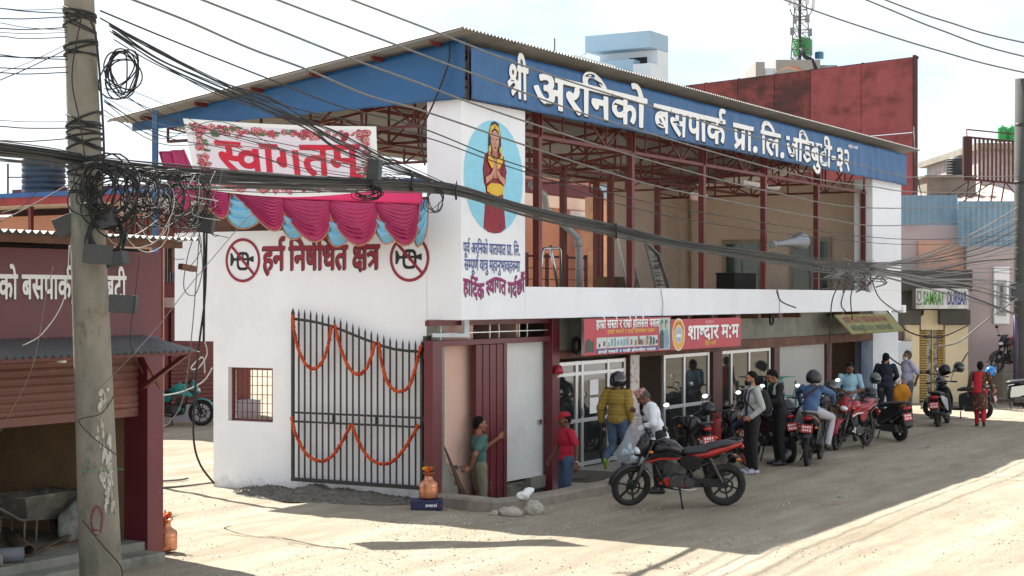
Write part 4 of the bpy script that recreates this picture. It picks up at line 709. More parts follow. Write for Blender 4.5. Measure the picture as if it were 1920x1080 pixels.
def no_horn(px, py, r):
    b, z = LB(px), ZL(px, py); at = lambda d: (lambda x, y, h: (-d - h, b - x * r, z + y * r))
    s = MB()                                                       # bugle
    s.prism([[(-.62, .33), (-.5, .1), (.3, .1), (.62, .2), (.62, -.1), (.3, 0), (-.5, -.02), (-.62, -.25), (-.72, -.25), (-.72, .33)]], at(0.004))
    rr = lambda a, b, k: [(math.copysign(abs(cos(t)) ** k, cos(t)) * a, math.copysign(abs(sin(t)) ** k, sin(t)) * b - .04) for t in [2 * pi * i / 40 for i in range(40)]]
    s.prism([rr(.36, .42, .6), rr(.23, .29, .6)[::-1]], at(0.0043))
    s.prism([rect(-0.05, -0.1, 0.04, 0.34)], at(0.0046))
    s.build('bugle_symbol', M_ink_black, gate_wall)
    s = MB(); s.prism([circle(0, 0, 1.0, 56), circle(0, 0, 0.87, 56)[::-1]], at(0.008))
    w = 0.065; q = lambda t, e: (t * -0.707 * 1 + e * 0.707, t * 0.707 + e * 0.707)
    s.prism([[q(-.9, -w), q(-.9, w), q(.9, w), q(.9, -w)]], at(0.0085))
    s.build('prohibition_ring', M_ink_red, gate_wall)
no_horn(455.5, 488, 0.37); no_horn(768, 484, 0.372)
a0 = 0.05
write('p1', lambda dx, dz, d: (lambda x, y, h: (a0 + x + dx, -d - h, 3.885 + y + dz)), (0, 0), M_ink_blue, None, 0.27, 1.76, 0.012, pillar)
write('p2', lambda dx, dz, d: (lambda x, y, h: (a0 + 0.03 + x + dx, -d - h, 3.625 + y + dz)), (0, 0), M_ink_blue, None, 0.27, 1.72, 0.012, pillar)
def wavy(x): return 0.05 * cos(x * 2 * pi / 1.0) - 0.03 + 0.03 * x
write('p3', lambda dx, dz, d: (lambda x, y, h: (a0 + 0.0 + x + dx, -d - h, 3.25 + y + wavy(x) + dz)), (0.012, -0.012), M_ink_purple, M_ink_black, 0.36, 1.9, 0.02, pillar)
# welcome picture on the pillar: a woman greeting with joined palms
ca, cz = 0.985, 5.12
cols = [C('8fd3ea'), C('8e1230'), C('c98f78'), (0.02, 0.015, 0.015), C('e0b52e'), C('7a0f28'), C('a8705c'), C('5b3a20'), C('efe9e4')]
pm_ = [mat('mural_colour_' + n, c, 0.6, 0.06, 6) for n, c in zip(('sky_blue', 'crimson', 'skin', 'black', 'gold', 'dark_crimson', 'skin_shade', 'brown', 'white'), cols)]
mu = MB(); lv = [0]
def lay(pts, mi):
    lv[0] += 1; d = 0.003 + 0.0008 * lv[0]
    mu.prism([pts], lambda x, y, h: (ca + x, -d, cz + y), 0.0, mi)
lay(circle(0, 0, 0.92, 64, 0.9), 0)
lay([(-.3, .34), (-.36, .1), (-.33, -.1), (-.26, -.2), (-.34, -.82), (-.2, -.88), (0, -.9), (.2, -.88), (.36, -.8), (.27, -.2), (.36, -.05), (.38, .12), (.3, .34), (.14, .42), (-.14, .42)], 1)
for k in range(7): x = R.uniform(-.25, .25); y = R.uniform(-.8, -.3); lay(circle(x, y, R.uniform(.03, .05), 7), 5)
lay([(-.3, .3), (-.36, .1), (-.32, -.06), (-.2, -.14), (-.22, .08)], 5); lay([(.3, .3), (.38, .1), (.33, -.04), (.2, -.12), (.23, .08)], 5)
lay([(-.14, .40), (-.2, .5), (-.19, .66), (-.1, .86), (0, .89), (.12, .86), (.2, .66), (.2, .5), (.16, .4)], 3)
lay([(-.07, .32), (-.07, .5), (.08, .5), (.08, .32)], 6)
lay([(0.005 + .125 * cos(t) * (1 - .18 * (sin(t) < 0) * -sin(t)), .575 + .17 * sin(t)) for t in [2 * pi * i / 28 for i in range(28)]], 2)
lay([(-.13, .62), (-.1, .74), (0, .78), (.11, .74), (.14, .62), (.17, .68), (.13, .8), (0, .85), (-.13, .8), (-.16, .68)], 4)
lay([(-.02, .74), (0.0, .86), (.02, .74)], 3)
for s_ in (-1, 1):
    lay([(s_ * .02, .6), (s_ * .1, .615), (s_ * .1, .605), (s_ * .02, .588)][::s_], 3)
    lay(circle(s_ * .055 + .005, .57, .022, 10, .011), 8); lay(circle(s_ * .055 + .005, .57, .011, 8), 3)
    lay(circle(s_ * .16 + .003, .44, .035, 12, .055), 4)
lay([(-.015, .52), (.02, .515), (.012, .56)], 6); lay([(-.04, .475), (.005, .485), (.05, .475), (.005, .45)], 5)
lay([(-.2, .4), (-.1, .3), (0, .27), (.12, .3), (.22, .4), (.24, .25), (.12, .14), (0, .12), (-.12, .14), (-.23, .25)], 4)
lay([(-.3, -.02), (-.28, -.12), (-.1, -.03), (-.03, .1), (-.06, .14), (-.14, .04)], 2); lay([(.31, -.02), (.28, -.12), (.11, -.03), (.04, .1), (.06, .14), (.16, .04)], 2)
lay([(-.055, -.02), (-.06, .16), (-.02, .32), (0, .33), (0, -.02)], 2); lay([(.06, -.02), (.065, .16), (.022, .32), (.003, .33), (.003, -.02)], 6)
lay([(-.26, -.16), (-.13, -.1), (.13, -.1), (.26, -.14), (.24, -.26), (.05, -.3), (-.12, -.28), (-.26, -.24)], 4)
mu.build('welcome_mural', pm_, pillar)

# ------------------------------------------------------------------ blue cloth banner round the roof edge
FB = empty('fascia_banner', B2W(0, -0.14, 6.2), ROT, 'long wrinkled blue banner with white writing along the roof edge', 'banner')
M_bluecloth = grime(mat('blue_banner_cloth', C('245c90'), 0.5, 0.08, 1.2), C('6f9cc4'), 2.2, (0.6, 0.85), (2.5, 1, 0.5), 0.55)
def wr(s, t): p = Vector((s * 1.1, t * 0.8, 1.3)); return 0.022 * noise.noise(p) + 0.014 * noise.noise(p * 2.7 + Vector((s * 1.5, 0, 0))) + 0.01 * sin(s * 9 + 3 * t + 2 * noise.noise(p)) * (0.35 + 0.65 * max(0, min(1, (s - 8) / 6)))
FL = 22.72
def fz(a, t): return (0.055 - 0.02 * noise.noise(Vector((a, 3, 0)))) * (1 - t) + 0.9 * t
m = MB(); m.grid(lambda u, v: (0.06 + FL * u, -0.0 - wr(FL * u, v), fz(FL * u, v)), 420, 14)
m.build('front_sheet', M_bluecloth, FB, solid=0.004)
def topz(b): return roof_z(b - 0.14) - 6.2 - 0.06
m = MB(); m.grid(lambda u, v: (-0.12 - 0.6 * wr(7 * u + 3, v), 0.0 + 6.8 * u, (0.05 - 0.16 * u) * (1 - v) + (topz(6.8 * u)) * v), 120, 10)
m.build('side_sheet', M_bluecloth, FB, solid=0.004)
m = MB(); m.bar((-0.08, -0.03, 0.02), (-0.08, -0.03, 0.95), 0.02, 0.02); m.build('corner_batten', M_ink_black, FB)
for key, p0, p1, dz, sz in (('fascia1', 950, 989, 0.06, 0.8), ('fascia2', 1000, 1209, 0.0, 0.84), ('fascia3', 1226, 1358, -0.02, 0.8), ('fascia4', 1374, 1420, -0.03, 0.8), ('fascia5', 1426, 1470, -0.03, 0.78), ('fascia6', 1474, 1594, -0.03, 0.78)):
    x0, x1 = FA(p0, -0.14), FA(p1, -0.14)
    at = lambda dx, dy, d: (lambda x, y, h: (x0 + x + dx, -0.0 - d - h - wr(x0 + x + dx, (0.17 + dz + y + dy) / 0.9), 0.17 + dz + y + dy))
    write(key, at, (0.03, -0.035), M_ink_white, M_ink_black, sz, x1 - x0, 0.034, FB, d=0.012)
x0 = FA(1590, -.14); m = MB()
word(m, 's3', lambda x, y, h: (x0 + x, -0.02 - h - wr(x0 + x, 0.8), 0.72 + y), 0.09, bold=0.01, width=0.7); m.build('small_lettering', M_ink_white, FB)

# ------------------------------------------------------------------ welcome banner over the gate
WA = -1.42
def wpt(px, py): b = LB(px, WA); return Vector((WA, b, ZL(px, py, WA)))
TL, TR, BR, BL_ = W2B(W(343, 222, 24.4)), W2B(W(705, 237, 24.6)), W2B(W(712, 356, 24.6)), W2B(W(371, 353, 24.4))
WB = empty('welcome_banner', ORI, ROT, 'white cloth banner with red welcome word and rose border over the gate', 'banner')
def ban(u, v, h=0.0):
    p = (TL * (1 - u) + TR * u) * v + (BL_ * (1 - u) + BR * u) * (1 - v)
    d = 0.05 * sin(pi * u) * (1 - v) + 0.02 * noise.noise(Vector((u * 6, v * 3, 2))) + 0.008 * sin(u * 30 + v * 6)
    return (p.x - d - h, p.y, p.z - 0.12 * sin(pi * u) * (1 - v) - 0.03 * sin(pi * u) * v)
m = MB(); m.grid(lambda u, v: ban(u, v), 80, 30); m.build('sheet', mat('pale_lilac_cloth', C('e9e0ea'), 0.7, 0.04, 2), WB, solid=0.003)
m = MB(); M_hem = mat('white_hem', C('f2f2f2'), 0.7, 0.03)
for u0, u1, v0, v1 in ((0, 1, 0.945, 1.0), (0, 1, 0, 0.05), (0, 0.03, 0.05, 0.945), (0.97, 1, 0.05, 0.945)):
    m.grid(lambda u, v: ban(u0 + (u1 - u0) * u, v0 + (v1 - v0) * v, 0.004), 60 if u1 - u0 > .5 else 3, 3 if u1 - u0 > .5 else 30)
m.build('hem', M_hem, WB)
m = MB(); WW = 3.0
word(m, 'welcome', lambda x, y, h: ban(0.15 + x, 0.30 + y, 0.007 + h), 0.66, bold=0.035, width=0.75); m.build('lettering', mat('red_lettering', C('d2203f'), 0.6, 0.05), WB)
m = MB()
for k in range(330):
    side_ = R.random()
    if side_ < 0.42: u, v = R.uniform(.03, .97), 0.92 - abs(R.gauss(0, 0.055))
    elif side_ < 0.6: u, v = R.uniform(.03, .97), 0.07 + abs(R.gauss(0, 0.025))
    elif side_ < 0.8: u, v = 0.045 + abs(R.gauss(0, 0.028)), R.uniform(.06, .92)
    else: u, v = 0.955 - abs(R.gauss(0, 0.02)), R.uniform(.06, .92)
    if R.random() < 0.12: u, v = R.choice((0.07, 0.93)), 0.85 + R.uniform(-.08, .05)
    leaf = R.random() < 0.3; n = 5 if leaf else 8; r = R.uniform(.008, .02); a_ = R.random() * 6
    d = 0.006 + 0.00002 * k
    for q in range(1 if leaf else 3):
        rr = r * (1, 0.66, 0.33)[q]
        m.prism([[(u + rr * (1.5 if leaf else 1) * cos(a_ + 2 * pi * i / n) * R.uniform(.8, 1.1) / 1.05, v + rr * 2.6 * (0.5 if leaf else 1) * sin(a_ + 2 * pi * i / n) * R.uniform(.8, 1.1)) for i in range(n)]], lambda x, y, h: ban(min(.995, max(.005, x)), min(.995, max(.005, y)), d + 0.0006 * q), 0, 4 if leaf else (R.choice((0, 0, 1)), R.choice((1, 2, 2)), R.choice((0, 3)))[q])
m.build('rose_border', [mat('rose_red', C('b3283f'), 0.7), mat('rose_pink', C('d9707f'), 0.7), mat('rose_pale', C('eab3b0'), 0.7), mat('rose_dark', C('8a1a2c'), 0.7), mat('leaf_green', C('5f7a52'), 0.7)], WB)

# ------------------------------------------------------------------ pink and blue festival drapes below it
DA = -0.45
SD = empty('festival_drape', ORI, ROT, 'gathered magenta and sky blue swag drape hung under the welcome banner', 'drape')
M_mag = mat('magenta_satin', C('ab155c'), 0.38, 0.12, 3, spec=0.6)
M_sky = mat('sky_blue_satin', C('6fb8dc'), 0.4, 0.12, 3, spec=0.6)
def dpt(px, py): return Vector((DA, LB(px, DA), ZL(px, py, DA)))
def zo(x, y): return (300 + x / 2.842, 180 + y / 2.842)
def topline(b):
    pa, pb, pc = dpt(370, 349), dpt(546, 366), dpt(800, 376)
    if b > pb.y: t = (b - pa.y) / (pb.y - pa.y); return pa.z + (pb.z - pa.z) * t
    t = (b - pb.y) / (pc.y - pb.y); return pb.z + (pc.z - pb.z) * t
def swag(x0, x1, xb, yb, m_, off, nf):
    p0, p1, pb = dpt(*zo(x0 - 8, 540)), dpt(*zo(x1 + 8, 540)), dpt(*zo(xb, yb))
    bb = p0.y; wdt = p0.y - p1.y; peak = min(.85, max(.3, (p0.y - pb.y) / wdt)); D = topline(pb.y) - pb.z
    e = math.log(0.5) / math.log(peak)
    def f(u, v):
        b = bb - wdt * u; s = sin(pi * u ** e) if 0 < u < 1 else 0
        s = s ** 0.33
        ph = v * nf * 2 * pi
        fold = 0.023 * sin(ph + 1.5 * noise.noise(Vector((u * 3, v * 2, off * 9)))) * min(1, 4 * v) * (0.35 + 0.65 * s)
        z = topline(b) + 0.01 - D * s * (v ** 0.9) - 0.03 * v
        return (DA - off - 0.07 * s * sin(pi * min(1, v * 0.95)) - fold, b + 0.03 * noise.noise(Vector((v * 4, u * 3, off * 5))) * v, z + 0.02 * sin(ph) * s)
    m = MB(); m.grid(f, 28, 44); s_ = m.build('swag', m_, SD, solid=0.004)
    fr = MB(); fr.tube([Vector(f(i / 40, 1.0)) + Vector((0, 0, -0.012 - 0.012 * (i % 2))) for i in range(41)], 0.012, 5); fr.build('fringe', mat('gold_fringe', C('c58a6a'), 0.6, 0.2, 40), s_)
for x0, x1, xb, yb in ((345, 560, 440, 695), (630, 800, 720, 752), (880, 1045, 950, 790), (1148, 1300, 1212, 775), (1352, 1424, 1380, 790)): swag(x0, x1, xb, yb, M_sky, 0.02, 4)
for x0, x1, xb, yb in ((196, 385, 350, 640), (400, 680, 630, 708), (655, 925, 845, 765), (915, 1172, 1080, 785), (1160, 1392, 1325, 785)): swag(x0, x1, xb, yb, M_mag, 0.09, 11)
m = MB()
pL, pR = dpt(360, 345).y, dpt(801, 376).y
m.grid(lambda u, v: (DA - 0.14 - 0.02 * noise.noise(Vector((u * 9, v, 0))), pL + (pR - pL) * u, topline(pL + (pR - pL) * u) - 0.06 + 0.27 * v * (0.45 + 0.55 * u)), 60, 6); m.build('valance', mat('pink_cloth', C('d2286a'), 0.6, 0.06), SD, solid=0.004)
m = MB(); q0, q1, q2, q3 = dpt(301, 285), dpt(352, 280), dpt(382, 352), dpt(350, 398)
q4 = dpt(330, 330)
m.grid(lambda u, v: tuple((q0 * (1 - u) + q1 * u) * (1 - v) + (q3 * (1 - u) + q2 * u) * v + Vector((-0.05 - 0.04 * sin(u * 14 + 2 * v), 0.04 * sin(pi * v) * (1 - u), 0))), 14, 14); m.build('side_cloth', M_mag, SD, solid=0.004)

# ------------------------------------------------------------------ painted sheet signs over the shops
def fsign(name, px0, px1, y0, y1, b, label, m_, tilt=0.0, thick=0.05):
    x0, x1 = FA(px0, b), FA(px1, b); z1 = ZF(px0, y0, b); z0 = ZF(px0, y1, b)
    t = empty(name, ORI, ROT, label, 'sign')
    bd = MB(); f = lambda x, y, h: (x0 + x, b - h - tilt * y, z0 + y)
    bd.prism([rect(0, 0, x1 - x0, z1 - z0)], f, 0.0, 0, 0); bd.v = bd.v
    bd = MB(); bd.prism([rect(0, 0, x1 - x0, z1 - z0)], lambda x, y, h: f(x, y, h - thick), thick, 0, 1, True)
    bd.build('board', [m_, M_steel], t, fix=True)
    return t, f, x1 - x0, z1 - z0
M_signred = mat('sign_red_print', C('b93445'), 0.5, 0.06, 1)
M_signyel = mat('sign_yellow_print', C('e0a83a'), 0.5, 0.05, 1)
t, f, w, h_ = fsign('shop_sign', 1095, 1257, 598, 667, -0.12, 'red wholesale shop sign with clothing pictures, left of the round gold badge sign', M_signred)
at = lambda x0, y0, d: (lambda x, y, hh: f(x0 + x, y0 + y, d + hh))
write('s1', lambda dx, dy, d: at(w * 0.125 + dx, h_ * 0.73 + dy, d), (0.008, -0.008), M_ink_white, M_ink_black, 0.22, w * 0.73, 0.02, t, d=0.003)
m = MB(); word(m, 's1', at(w * 0.25, h_ * 0.57, 0.003), 0.1, width=w * 0.55); m.build('small_lettering', M_signyel, t)
m = MB(); m.prism([rect(w * .13, 0.02, w * .84, h_ * .15)], f, 0.003); m.build('blue_strip', mat('sign_blue_print', C('3d4a86'), 0.5, 0.05), t)
m = MB(); word(m, 's1', at(w * 0.15, h_ * 0.035, 0.005), 0.07, width=w * 0.66); m.build('small_lettering', M_ink_white, t)
cols = [mat('print_pale', C('c9d2cf'), 0.5, 0.1, 14), mat('print_dark', C('34403c'), 0.5, 0.2, 14), mat('print_blue', C('7fa3b8'), 0.5, 0.2, 14), mat('print_brown', C('93624c'), 0.5, 0.2, 14), mat('print_skin', C('c3b7ac'), 0.5, 0.2, 14), mat('print_teal', C('a3c4bd'), 0.5, 0.1, 14)]
m = MB(); xs = (.13, .245, .49, .6, .73, .84)
for i in range(5): m.prism([rect(w * xs[i] + .01, h_ * .17, w * xs[i + 1] - .01, h_ * .47)], f, 0.003, 0)
k = 0
for i, n_ in enumerate((2, 7, 2, 9, 3)):
    for j in range(n_):
        k += 1; x = w * (xs[i] + (xs[i + 1] - xs[i]) * (j + 0.6) / (n_ + 0.2)); hh = h_ * R.uniform(.1, .25)
        y0 = h_ * .19 + R.uniform(0, .03)
        m.prism([[(x - .05, y0), (x - .02, y0 + hh * .6), (x - .04, y0 + hh), (x + .03, y0 + hh), (x + .05, y0 + hh * .4), (x + .02, y0)]], f, 0.0035 + k * 0.0003, (1, 2, 3, R.choice((3, 1, 4)), 1)[i])
m.build('clothing_pictures', cols, t)
m = MB(); m.prism([rect(w * .855, 0.02, w * .995, h_ - .02)], f, 0.003, 5)
for s_, x, c in ((0, w * .89, 1), (1, w * .945, 2)):
    m.prism([[(x - .11, .04), (x - .12, h_ * .45), (x - .05, h_ * .62), (x + .05, h_ * .62), (x + .13, h_ * .42), (x + .12, .04)]], f, 0.0045 + s_ * .0004, c)
    m.prism([circle(x, h_ * .78, .062, 14, .09)], f, 0.0055 + s_ * .0002, 1); m.prism([circle(x + .01, h_ * .74, .045, 14, .065)], f, 0.0062 + s_ * .0002, 4)
m.build('fashion_picture', cols, t)
m = MB(); m.prism([[(0.03, .05), (0.06, .25), (.2, .3), (.3, .22), (.36, .3), (.38, .05)]], f, 0.003, 1); m.build('kettle_picture', cols, t)
t, f, w, h_ = fsign('shop_sign', 1258, 1389, 599, 657, -0.12, 'red dumpling shop sign with round gold badge at its left end', M_signred)
at = lambda x0, y0, d: (lambda x, y, hh: f(x0 + x, y0 + y, d + hh))
write('s2', lambda dx, dy, d: at(w * 0.22 + dx, h_ * 0.32 + dy, d), (0.012, -0.012), M_ink_white, M_ink_black, 0.42, w * 0.74, 0.035, t, d=0.003)
m = MB(); word(m, 's4', at(w * .47, h_ * .82, .003), .1, bold=.02, width=w * .12); m.build('small_lettering', mat('sign_pink_print', C('dd9aa0'), .5), t)
m = MB(); word(m, 's3', at(w * .46, h_ * .1, .003), .12, width=w * .16); m.build('small_lettering', M_signyel, t)
m = MB(); cx, cy = w * .1, h_ * .5
for i, (r, c) in enumerate(((.30, 0), (.285, 1), (.16, 0), (.15, 2))): m.prism([circle(cx, cy, r, 36, r * 1.05)], f, .003 + i * .0008, c)
for j in range(5): m.prism([circle(cx + (j - 2) * .04, cy - .03 + .02 * (j % 2), .03, 10)], f, .0066 + j * .0003, 0)
for j in range(12): a_ = pi * (0.15 + 0.7 * j / 11); m.prism([rect(cx + .22 * cos(a_) - .012, cy + .23 * sin(a_) - .02, cx + .22 * cos(a_) + .012, cy + .23 * sin(a_) + .02)], f, .0066, 3)
m.build('badge', [M_ink_white, M_signyel, mat('badge_blue', C('9db3c6'), .5, .1, 20), M_ink_red], t)
m = MB()
# yellow board tilted out over the stall
YT = empty('shop_sign', ORI, ROT, 'yellow sign board tilted out over the far open stall', 'sign')
x0, x1 = FA(1566, 0.0), FA(1668, 0.0)
f = lambda x, y, h: (x0 + x, -0.42 + 0.4 * y / 0.42 - 0.7 * h, 2.32 + y - 0.7 * h * -1)
m = MB(); m.prism([rect(0, 0, x1 - x0, 0.46)], lambda x, y, h: f(x, y, h - .03), .03, 0, 0, True); m.build('board', mat('faded_yellow_print', C('8d8850'), .6, .15, 3), YT, fix=True)
m = MB(); word(m, 's1', lambda x, y, h: f(.3 + x, .26 + y, .004 + h), .2, bold=.02, width=(x1 - x0) * .8); m.build('lettering', mat('dark_red_print', C('8c3a2c'), .6), YT)
m = MB(); word(m, 's3', lambda x, y, h: f(.3 + x, .06 + y, .004 + h), .17, bold=.02, width=(x1 - x0) * .75); m.build('lettering', mat('dark_green_print', C('44553a'), .6), YT)
# ------------------------------------------------------------------ iron gate leaf folded back against the gate wall, with marigold garlands
M_iron = grime(mat('dark_iron', C('3a3735'), 0.55, 0.15, 5, metal=0.3), C('5a4a40'), 4, (0.55, 0.8))
GA = -0.13
GATE = empty('iron_gate', ORI, ROT, 'dark iron gate leaf of spiked bars folded against the white wall', 'gate')
def gp(x, y, a=GA): px, py = 480 + x / 2.571, 560 + y / 2.571; return Vector((a, LB(px, a), ZL(px, py, a)))
RAIL = [gp(*p) for p in ((183, 97), (250, 105), (310, 117), (370, 133), (430, 155), (490, 180), (550, 203), (610, 226), (670, 243), (730, 251), (797, 255))]
def on_rail(b, P=RAIL):
    for p, q in zip(P, P[1:]):
        if p.y >= b >= q.y: t = (b - p.y) / (q.y - p.y); return p.z + (q.z - p.z) * t
    return P[-1].z if b < P[-1].y else P[0].z
g0, g1 = gp(178, 860), gp(800, 905)
NB = 22
zlo = lambda b: 0.235
for i in range(NB):
    b = g0.y + (g1.y - g0.y) * i / (NB - 1); zt = on_rail(b) + 0.155; w = 0.011 if 0 < i < NB - 1 else 0.022
    m = MB(); m.box(GA - w, GA + w, b - w, b + w, 0.27, zt - 0.06)
    m.add([(GA - w, b - w, zt - .06), (GA + w, b - w, zt - .06), (GA + w, b + w, zt - .06), (GA - w, b + w, zt - .06), (GA, b, zt + .03)], [(0, 1, 4), (1, 2, 4), (2, 3, 4), (3, 0, 4)])
    m.build('bar', M_iron, GATE)
m = MB(); m.tube([p + Vector((-0.03, 0, 0)) for p in RAIL], 0.022, 8); m.build('top_rail', M_iron, GATE)
for z in (1.33, 1.185): m = MB(); m.box(GA - 0.035, GA - 0.012, g1.y, g0.y, z - 0.016, z + 0.016); m.build('middle_rail', M_iron, GATE)
m = MB(); m.box(GA - 0.03, GA + 0.03, g1.y - 0.02, g0.y + 0.02, 0.21, 0.268); m.build('bottom_rail', M_iron, GATE)
for x in (375, 582): b = gp(x, 560).y; m = MB(); m.box(GA - 0.03, GA - 0.012, b - 0.012, b + 0.012, 1.201, 1.314); m.build('strut', M_iron, GATE)
for z in (0.6, 1.3, 2.3): m = MB(); m.lathe([(0.028, -0.06), (0.028, 0.06)], (GA, g1.y - 0.05, z), n=10); m.build('hinge', M_iron, GATE)
m = MB(); m.box(-0.12, -0.004, 0.56, 0.63, 0.0, 2.6); part(m, 'gate_post', M_iron)
M_mari = mat('marigold_orange', C('e0561c'), 0.8, 0.3, 40, 0.4, 90); M_mari2 = mat('marigold_deep', C('c23a14'), 0.8, 0.3, 40)
M_marigy = mat('marigold_yellow', C('eda21c'), 0.8, 0.2, 40)
def garland(pts, label):
    P = [gp(x, y, GA - 0.05) for x, y in pts]; out = []
    n = 44
    for i in range(n + 1):                                          # smooth curve through the points
        t = i / n * (len(P) - 1); k = min(int(t), len(P) - 2); f = t - k
        p0, p1, p2, p3 = P[max(0, k - 1)], P[k], P[k + 1], P[min(len(P) - 1, k + 2)]
        out.append(0.5 * ((2 * p1) + (p2 - p0) * f + (2 * p0 - 5 * p1 + 4 * p2 - p3) * f * f + (3 * p1 - p0 - 3 * p2 + p3) * f ** 3))
    fine = []; rad = []; k = 0
    for p, q in zip(out, out[1:]):
        s = max(1, int((q - p).length / 0.013))
        for j in range(s): fine.append(p + (q - p) * j / s + Vector((R.uniform(-.004, .004), R.uniform(-.006, .006), R.uniform(-.006, .006)))); rad.append((0.032, 0.02)[k % 2] * R.uniform(.85, 1.15)); k += 1
    m = MB(); m.tube(fine, rad, 7)
    for i in range(len(m.m)): m.m[i] = 1 if (i // 60) % 5 == 2 else 0
    o = m.build('marigold_garland', [M_mari, M_mari2]); o.location = ORI; o.rotation_euler = (0, 0, ROT)
    tag(o, label, 'garland', 'marigold garlands on the gate')
garland(((178, 78), (186, 165), (205, 245), (235, 310), (275, 338), (315, 310), (345, 235), (366, 128)), 'orange marigold garland at the upper left of the gate, below its tallest spikes')
garland(((381, 125), (398, 200), (425, 285), (455, 340), (490, 366), (525, 345), (552, 290), (574, 208)), 'orange marigold garland in the upper middle of the gate')
garland(((592, 210), (605, 300), (630, 395), (660, 435), (695, 447), (735, 425), (765, 350), (796, 220)), 'orange marigold garland at the upper right of the gate, lowest of the upper three')
garland(((172, 570), (190, 650), (230, 730), (270, 770), (318, 783), (365, 760), (415, 690), (461, 603)), 'orange marigold garland on the lower left half of the gate')
garland(((463, 605), (490, 680), (530, 750), (575, 787), (620, 797), (670, 775), (730, 700), (786, 603)), 'orange marigold garland on the lower right half of the gate')

# ------------------------------------------------------------------ copper pots, crate, rocks, litter
M_copper = grime(mat('copper', C('c98a6a'), 0.32, 0.12, 6, metal=0.9), C('8a4a34'), 9, (0.55, 0.8), amt=0.6)
M_leaf = mat('leaf_green_fresh', C('4c6b2e'), 0.6, 0.25, 20)
POT = [(0.11, 0), (0.155, 0.012), (0.158, 0.03), (0.158, 0.24), (0.15, 0.265), (0.1, 0.30), (0.07, 0.33), (0.066, 0.37), (0.075, 0.40), (0.10, 0.42), (0.104, 0.43), (0.096, 0.43), (0.06, 0.40)]
def pot(loc, label):
    t = empty('copper_pot', loc, 0, label, 'pot', 'copper pots with marigolds at the gateway'); t.scale = (.9, .9, .92)
    m = MB(); m.lathe(POT, n=28); m.lathe([(0.1595, 0.1), (0.163, 0.105), (0.1595, 0.11)], n=28); m.lathe([(0.1595, 0.19), (0.163, 0.195), (0.1595, 0.2)], n=28); m.build('vessel', M_copper, t)
    for k in range(6):
        a = k * 1.1; m = MB(); c = (0.06 * cos(a) * (k > 0), 0.06 * sin(a) * (k > 0), 0.46 + 0.03 * (k % 2))
        m.ball(c, (0.05, 0.05, 0.036), 10, 6)
        for i in range(len(m.v)): v = Vector(m.v[i]); m.v[i] = tuple(Vector(c) + (v - Vector(c)) * R.uniform(.85, 1.15))
        m.build('marigold', M_marigy if k % 3 == 0 else M_mari, t)
    m = MB()
    for k in range(14):
        a = R.random() * 6.3; l = R.uniform(.1, .18); e = R.uniform(.5, 1.3); b = Vector((0.05 * cos(a), 0.05 * sin(a), .42)); d = Vector((cos(a) * cos(e), sin(a) * cos(e), sin(e))); s = Vector((-sin(a), cos(a), 0)) * .022
        m.add([b, b + d * l * .5 + s, b + d * l, b + d * l * .5 - s], [(0, 1, 2, 3)])
    m.build('leaves', M_leaf, t)
CR = G(800, 954)
pot((CR.x + 0.03, CR.y, 0.155), 'copper pot of marigolds standing on the dark blue crate by the red door post')
p2 = G(311, 1032); pot((p2.x, p2.y, p2.z), 'copper pot of marigolds on the ground beside the left maroon column')
t = empty('drinks_crate', (CR.x, CR.y, 0.0), radians(4), 'low dark blue drinks crate under the copper pot', 'crate')
m = MB(); m.box(-.24, .24, -.16, .16, 0, .15); m.build('box', mat('navy_plastic', C('23264f'), .4, .1, 4), t, bevel=.012)
for z in (.035, .115): m = MB(); m.box(-.245, .245, -.165, .165, z - .008, z + .008); m.build('rim', mat('navy_plastic', C('23264f')), t)
m = MB(); latin(m, 'pepsi', lambda x, y, h: (-.02 + x, -.164 - h, .05 + y), .075, width=.17, bold=.02); m.build('lettering', M_ink_white, t)
m = MB(); m.prism([[(.19, .04), (.215, .05), (.225, .075), (.21, .1), (.195, .085), (.2, .06)]], lambda x, y, h: (x, -.165, y)); m.build('emblem', M_ink_red, t)
def rock(px, py, rx, ry, rz, label, seed):
    c = G(px, py); m = MB(); m.ball((0, 0, 0), (rx, ry, rz), 14, 9)
    m.v = [tuple(Vector(v) * (1 + 0.32 * noise.noise(Vector(v).normalized() * 1.4 + Vector((seed, 0, 0))) + 0.1 * noise.noise(Vector(v).normalized() * 4 + Vector((seed, 0, 0))))) for v in m.v]
    m.s = [False] * len(m.s)
    o = m.build('rock', mat('pale_rock', C('a8a196'), .9, .12, 6, .5, 30)); o.location = c + Vector((0, 0, rz * .55)); tag(o, label, 'rock', 'rocks by the kerb')
rock(957, 966, .2, .13, .08, 'flat pale rock lying against the kerb', 3); rock(1001, 963, .14, .12, .125, 'taller rounded pale rock beside the flat one at the kerb', 8)
rock(928, 966, .07, .06, .05, 'small reddish stone left of the flat rock at the kerb', 5)
m = MB(); c = G(985, 931, .19); m.ball((0, 0, 0), (.13, .1, .07), 18, 12)
m.v = [tuple(Vector(v) * (1 + .45 * noise.noise(Vector(v) * 22)) + Vector((0, 0, .05 * max(0, v[0]) * 8))) for v in m.v]
o = m.build('plastic_bag', mat('white_plastic', C('e8e8ea'), .45, .05), None); o.location = c + Vector((0, 0, .03)); o.rotation_euler = (0, -.25, .4); tag(o, 'crumpled white plastic bag lying on the kerb', 'bag')
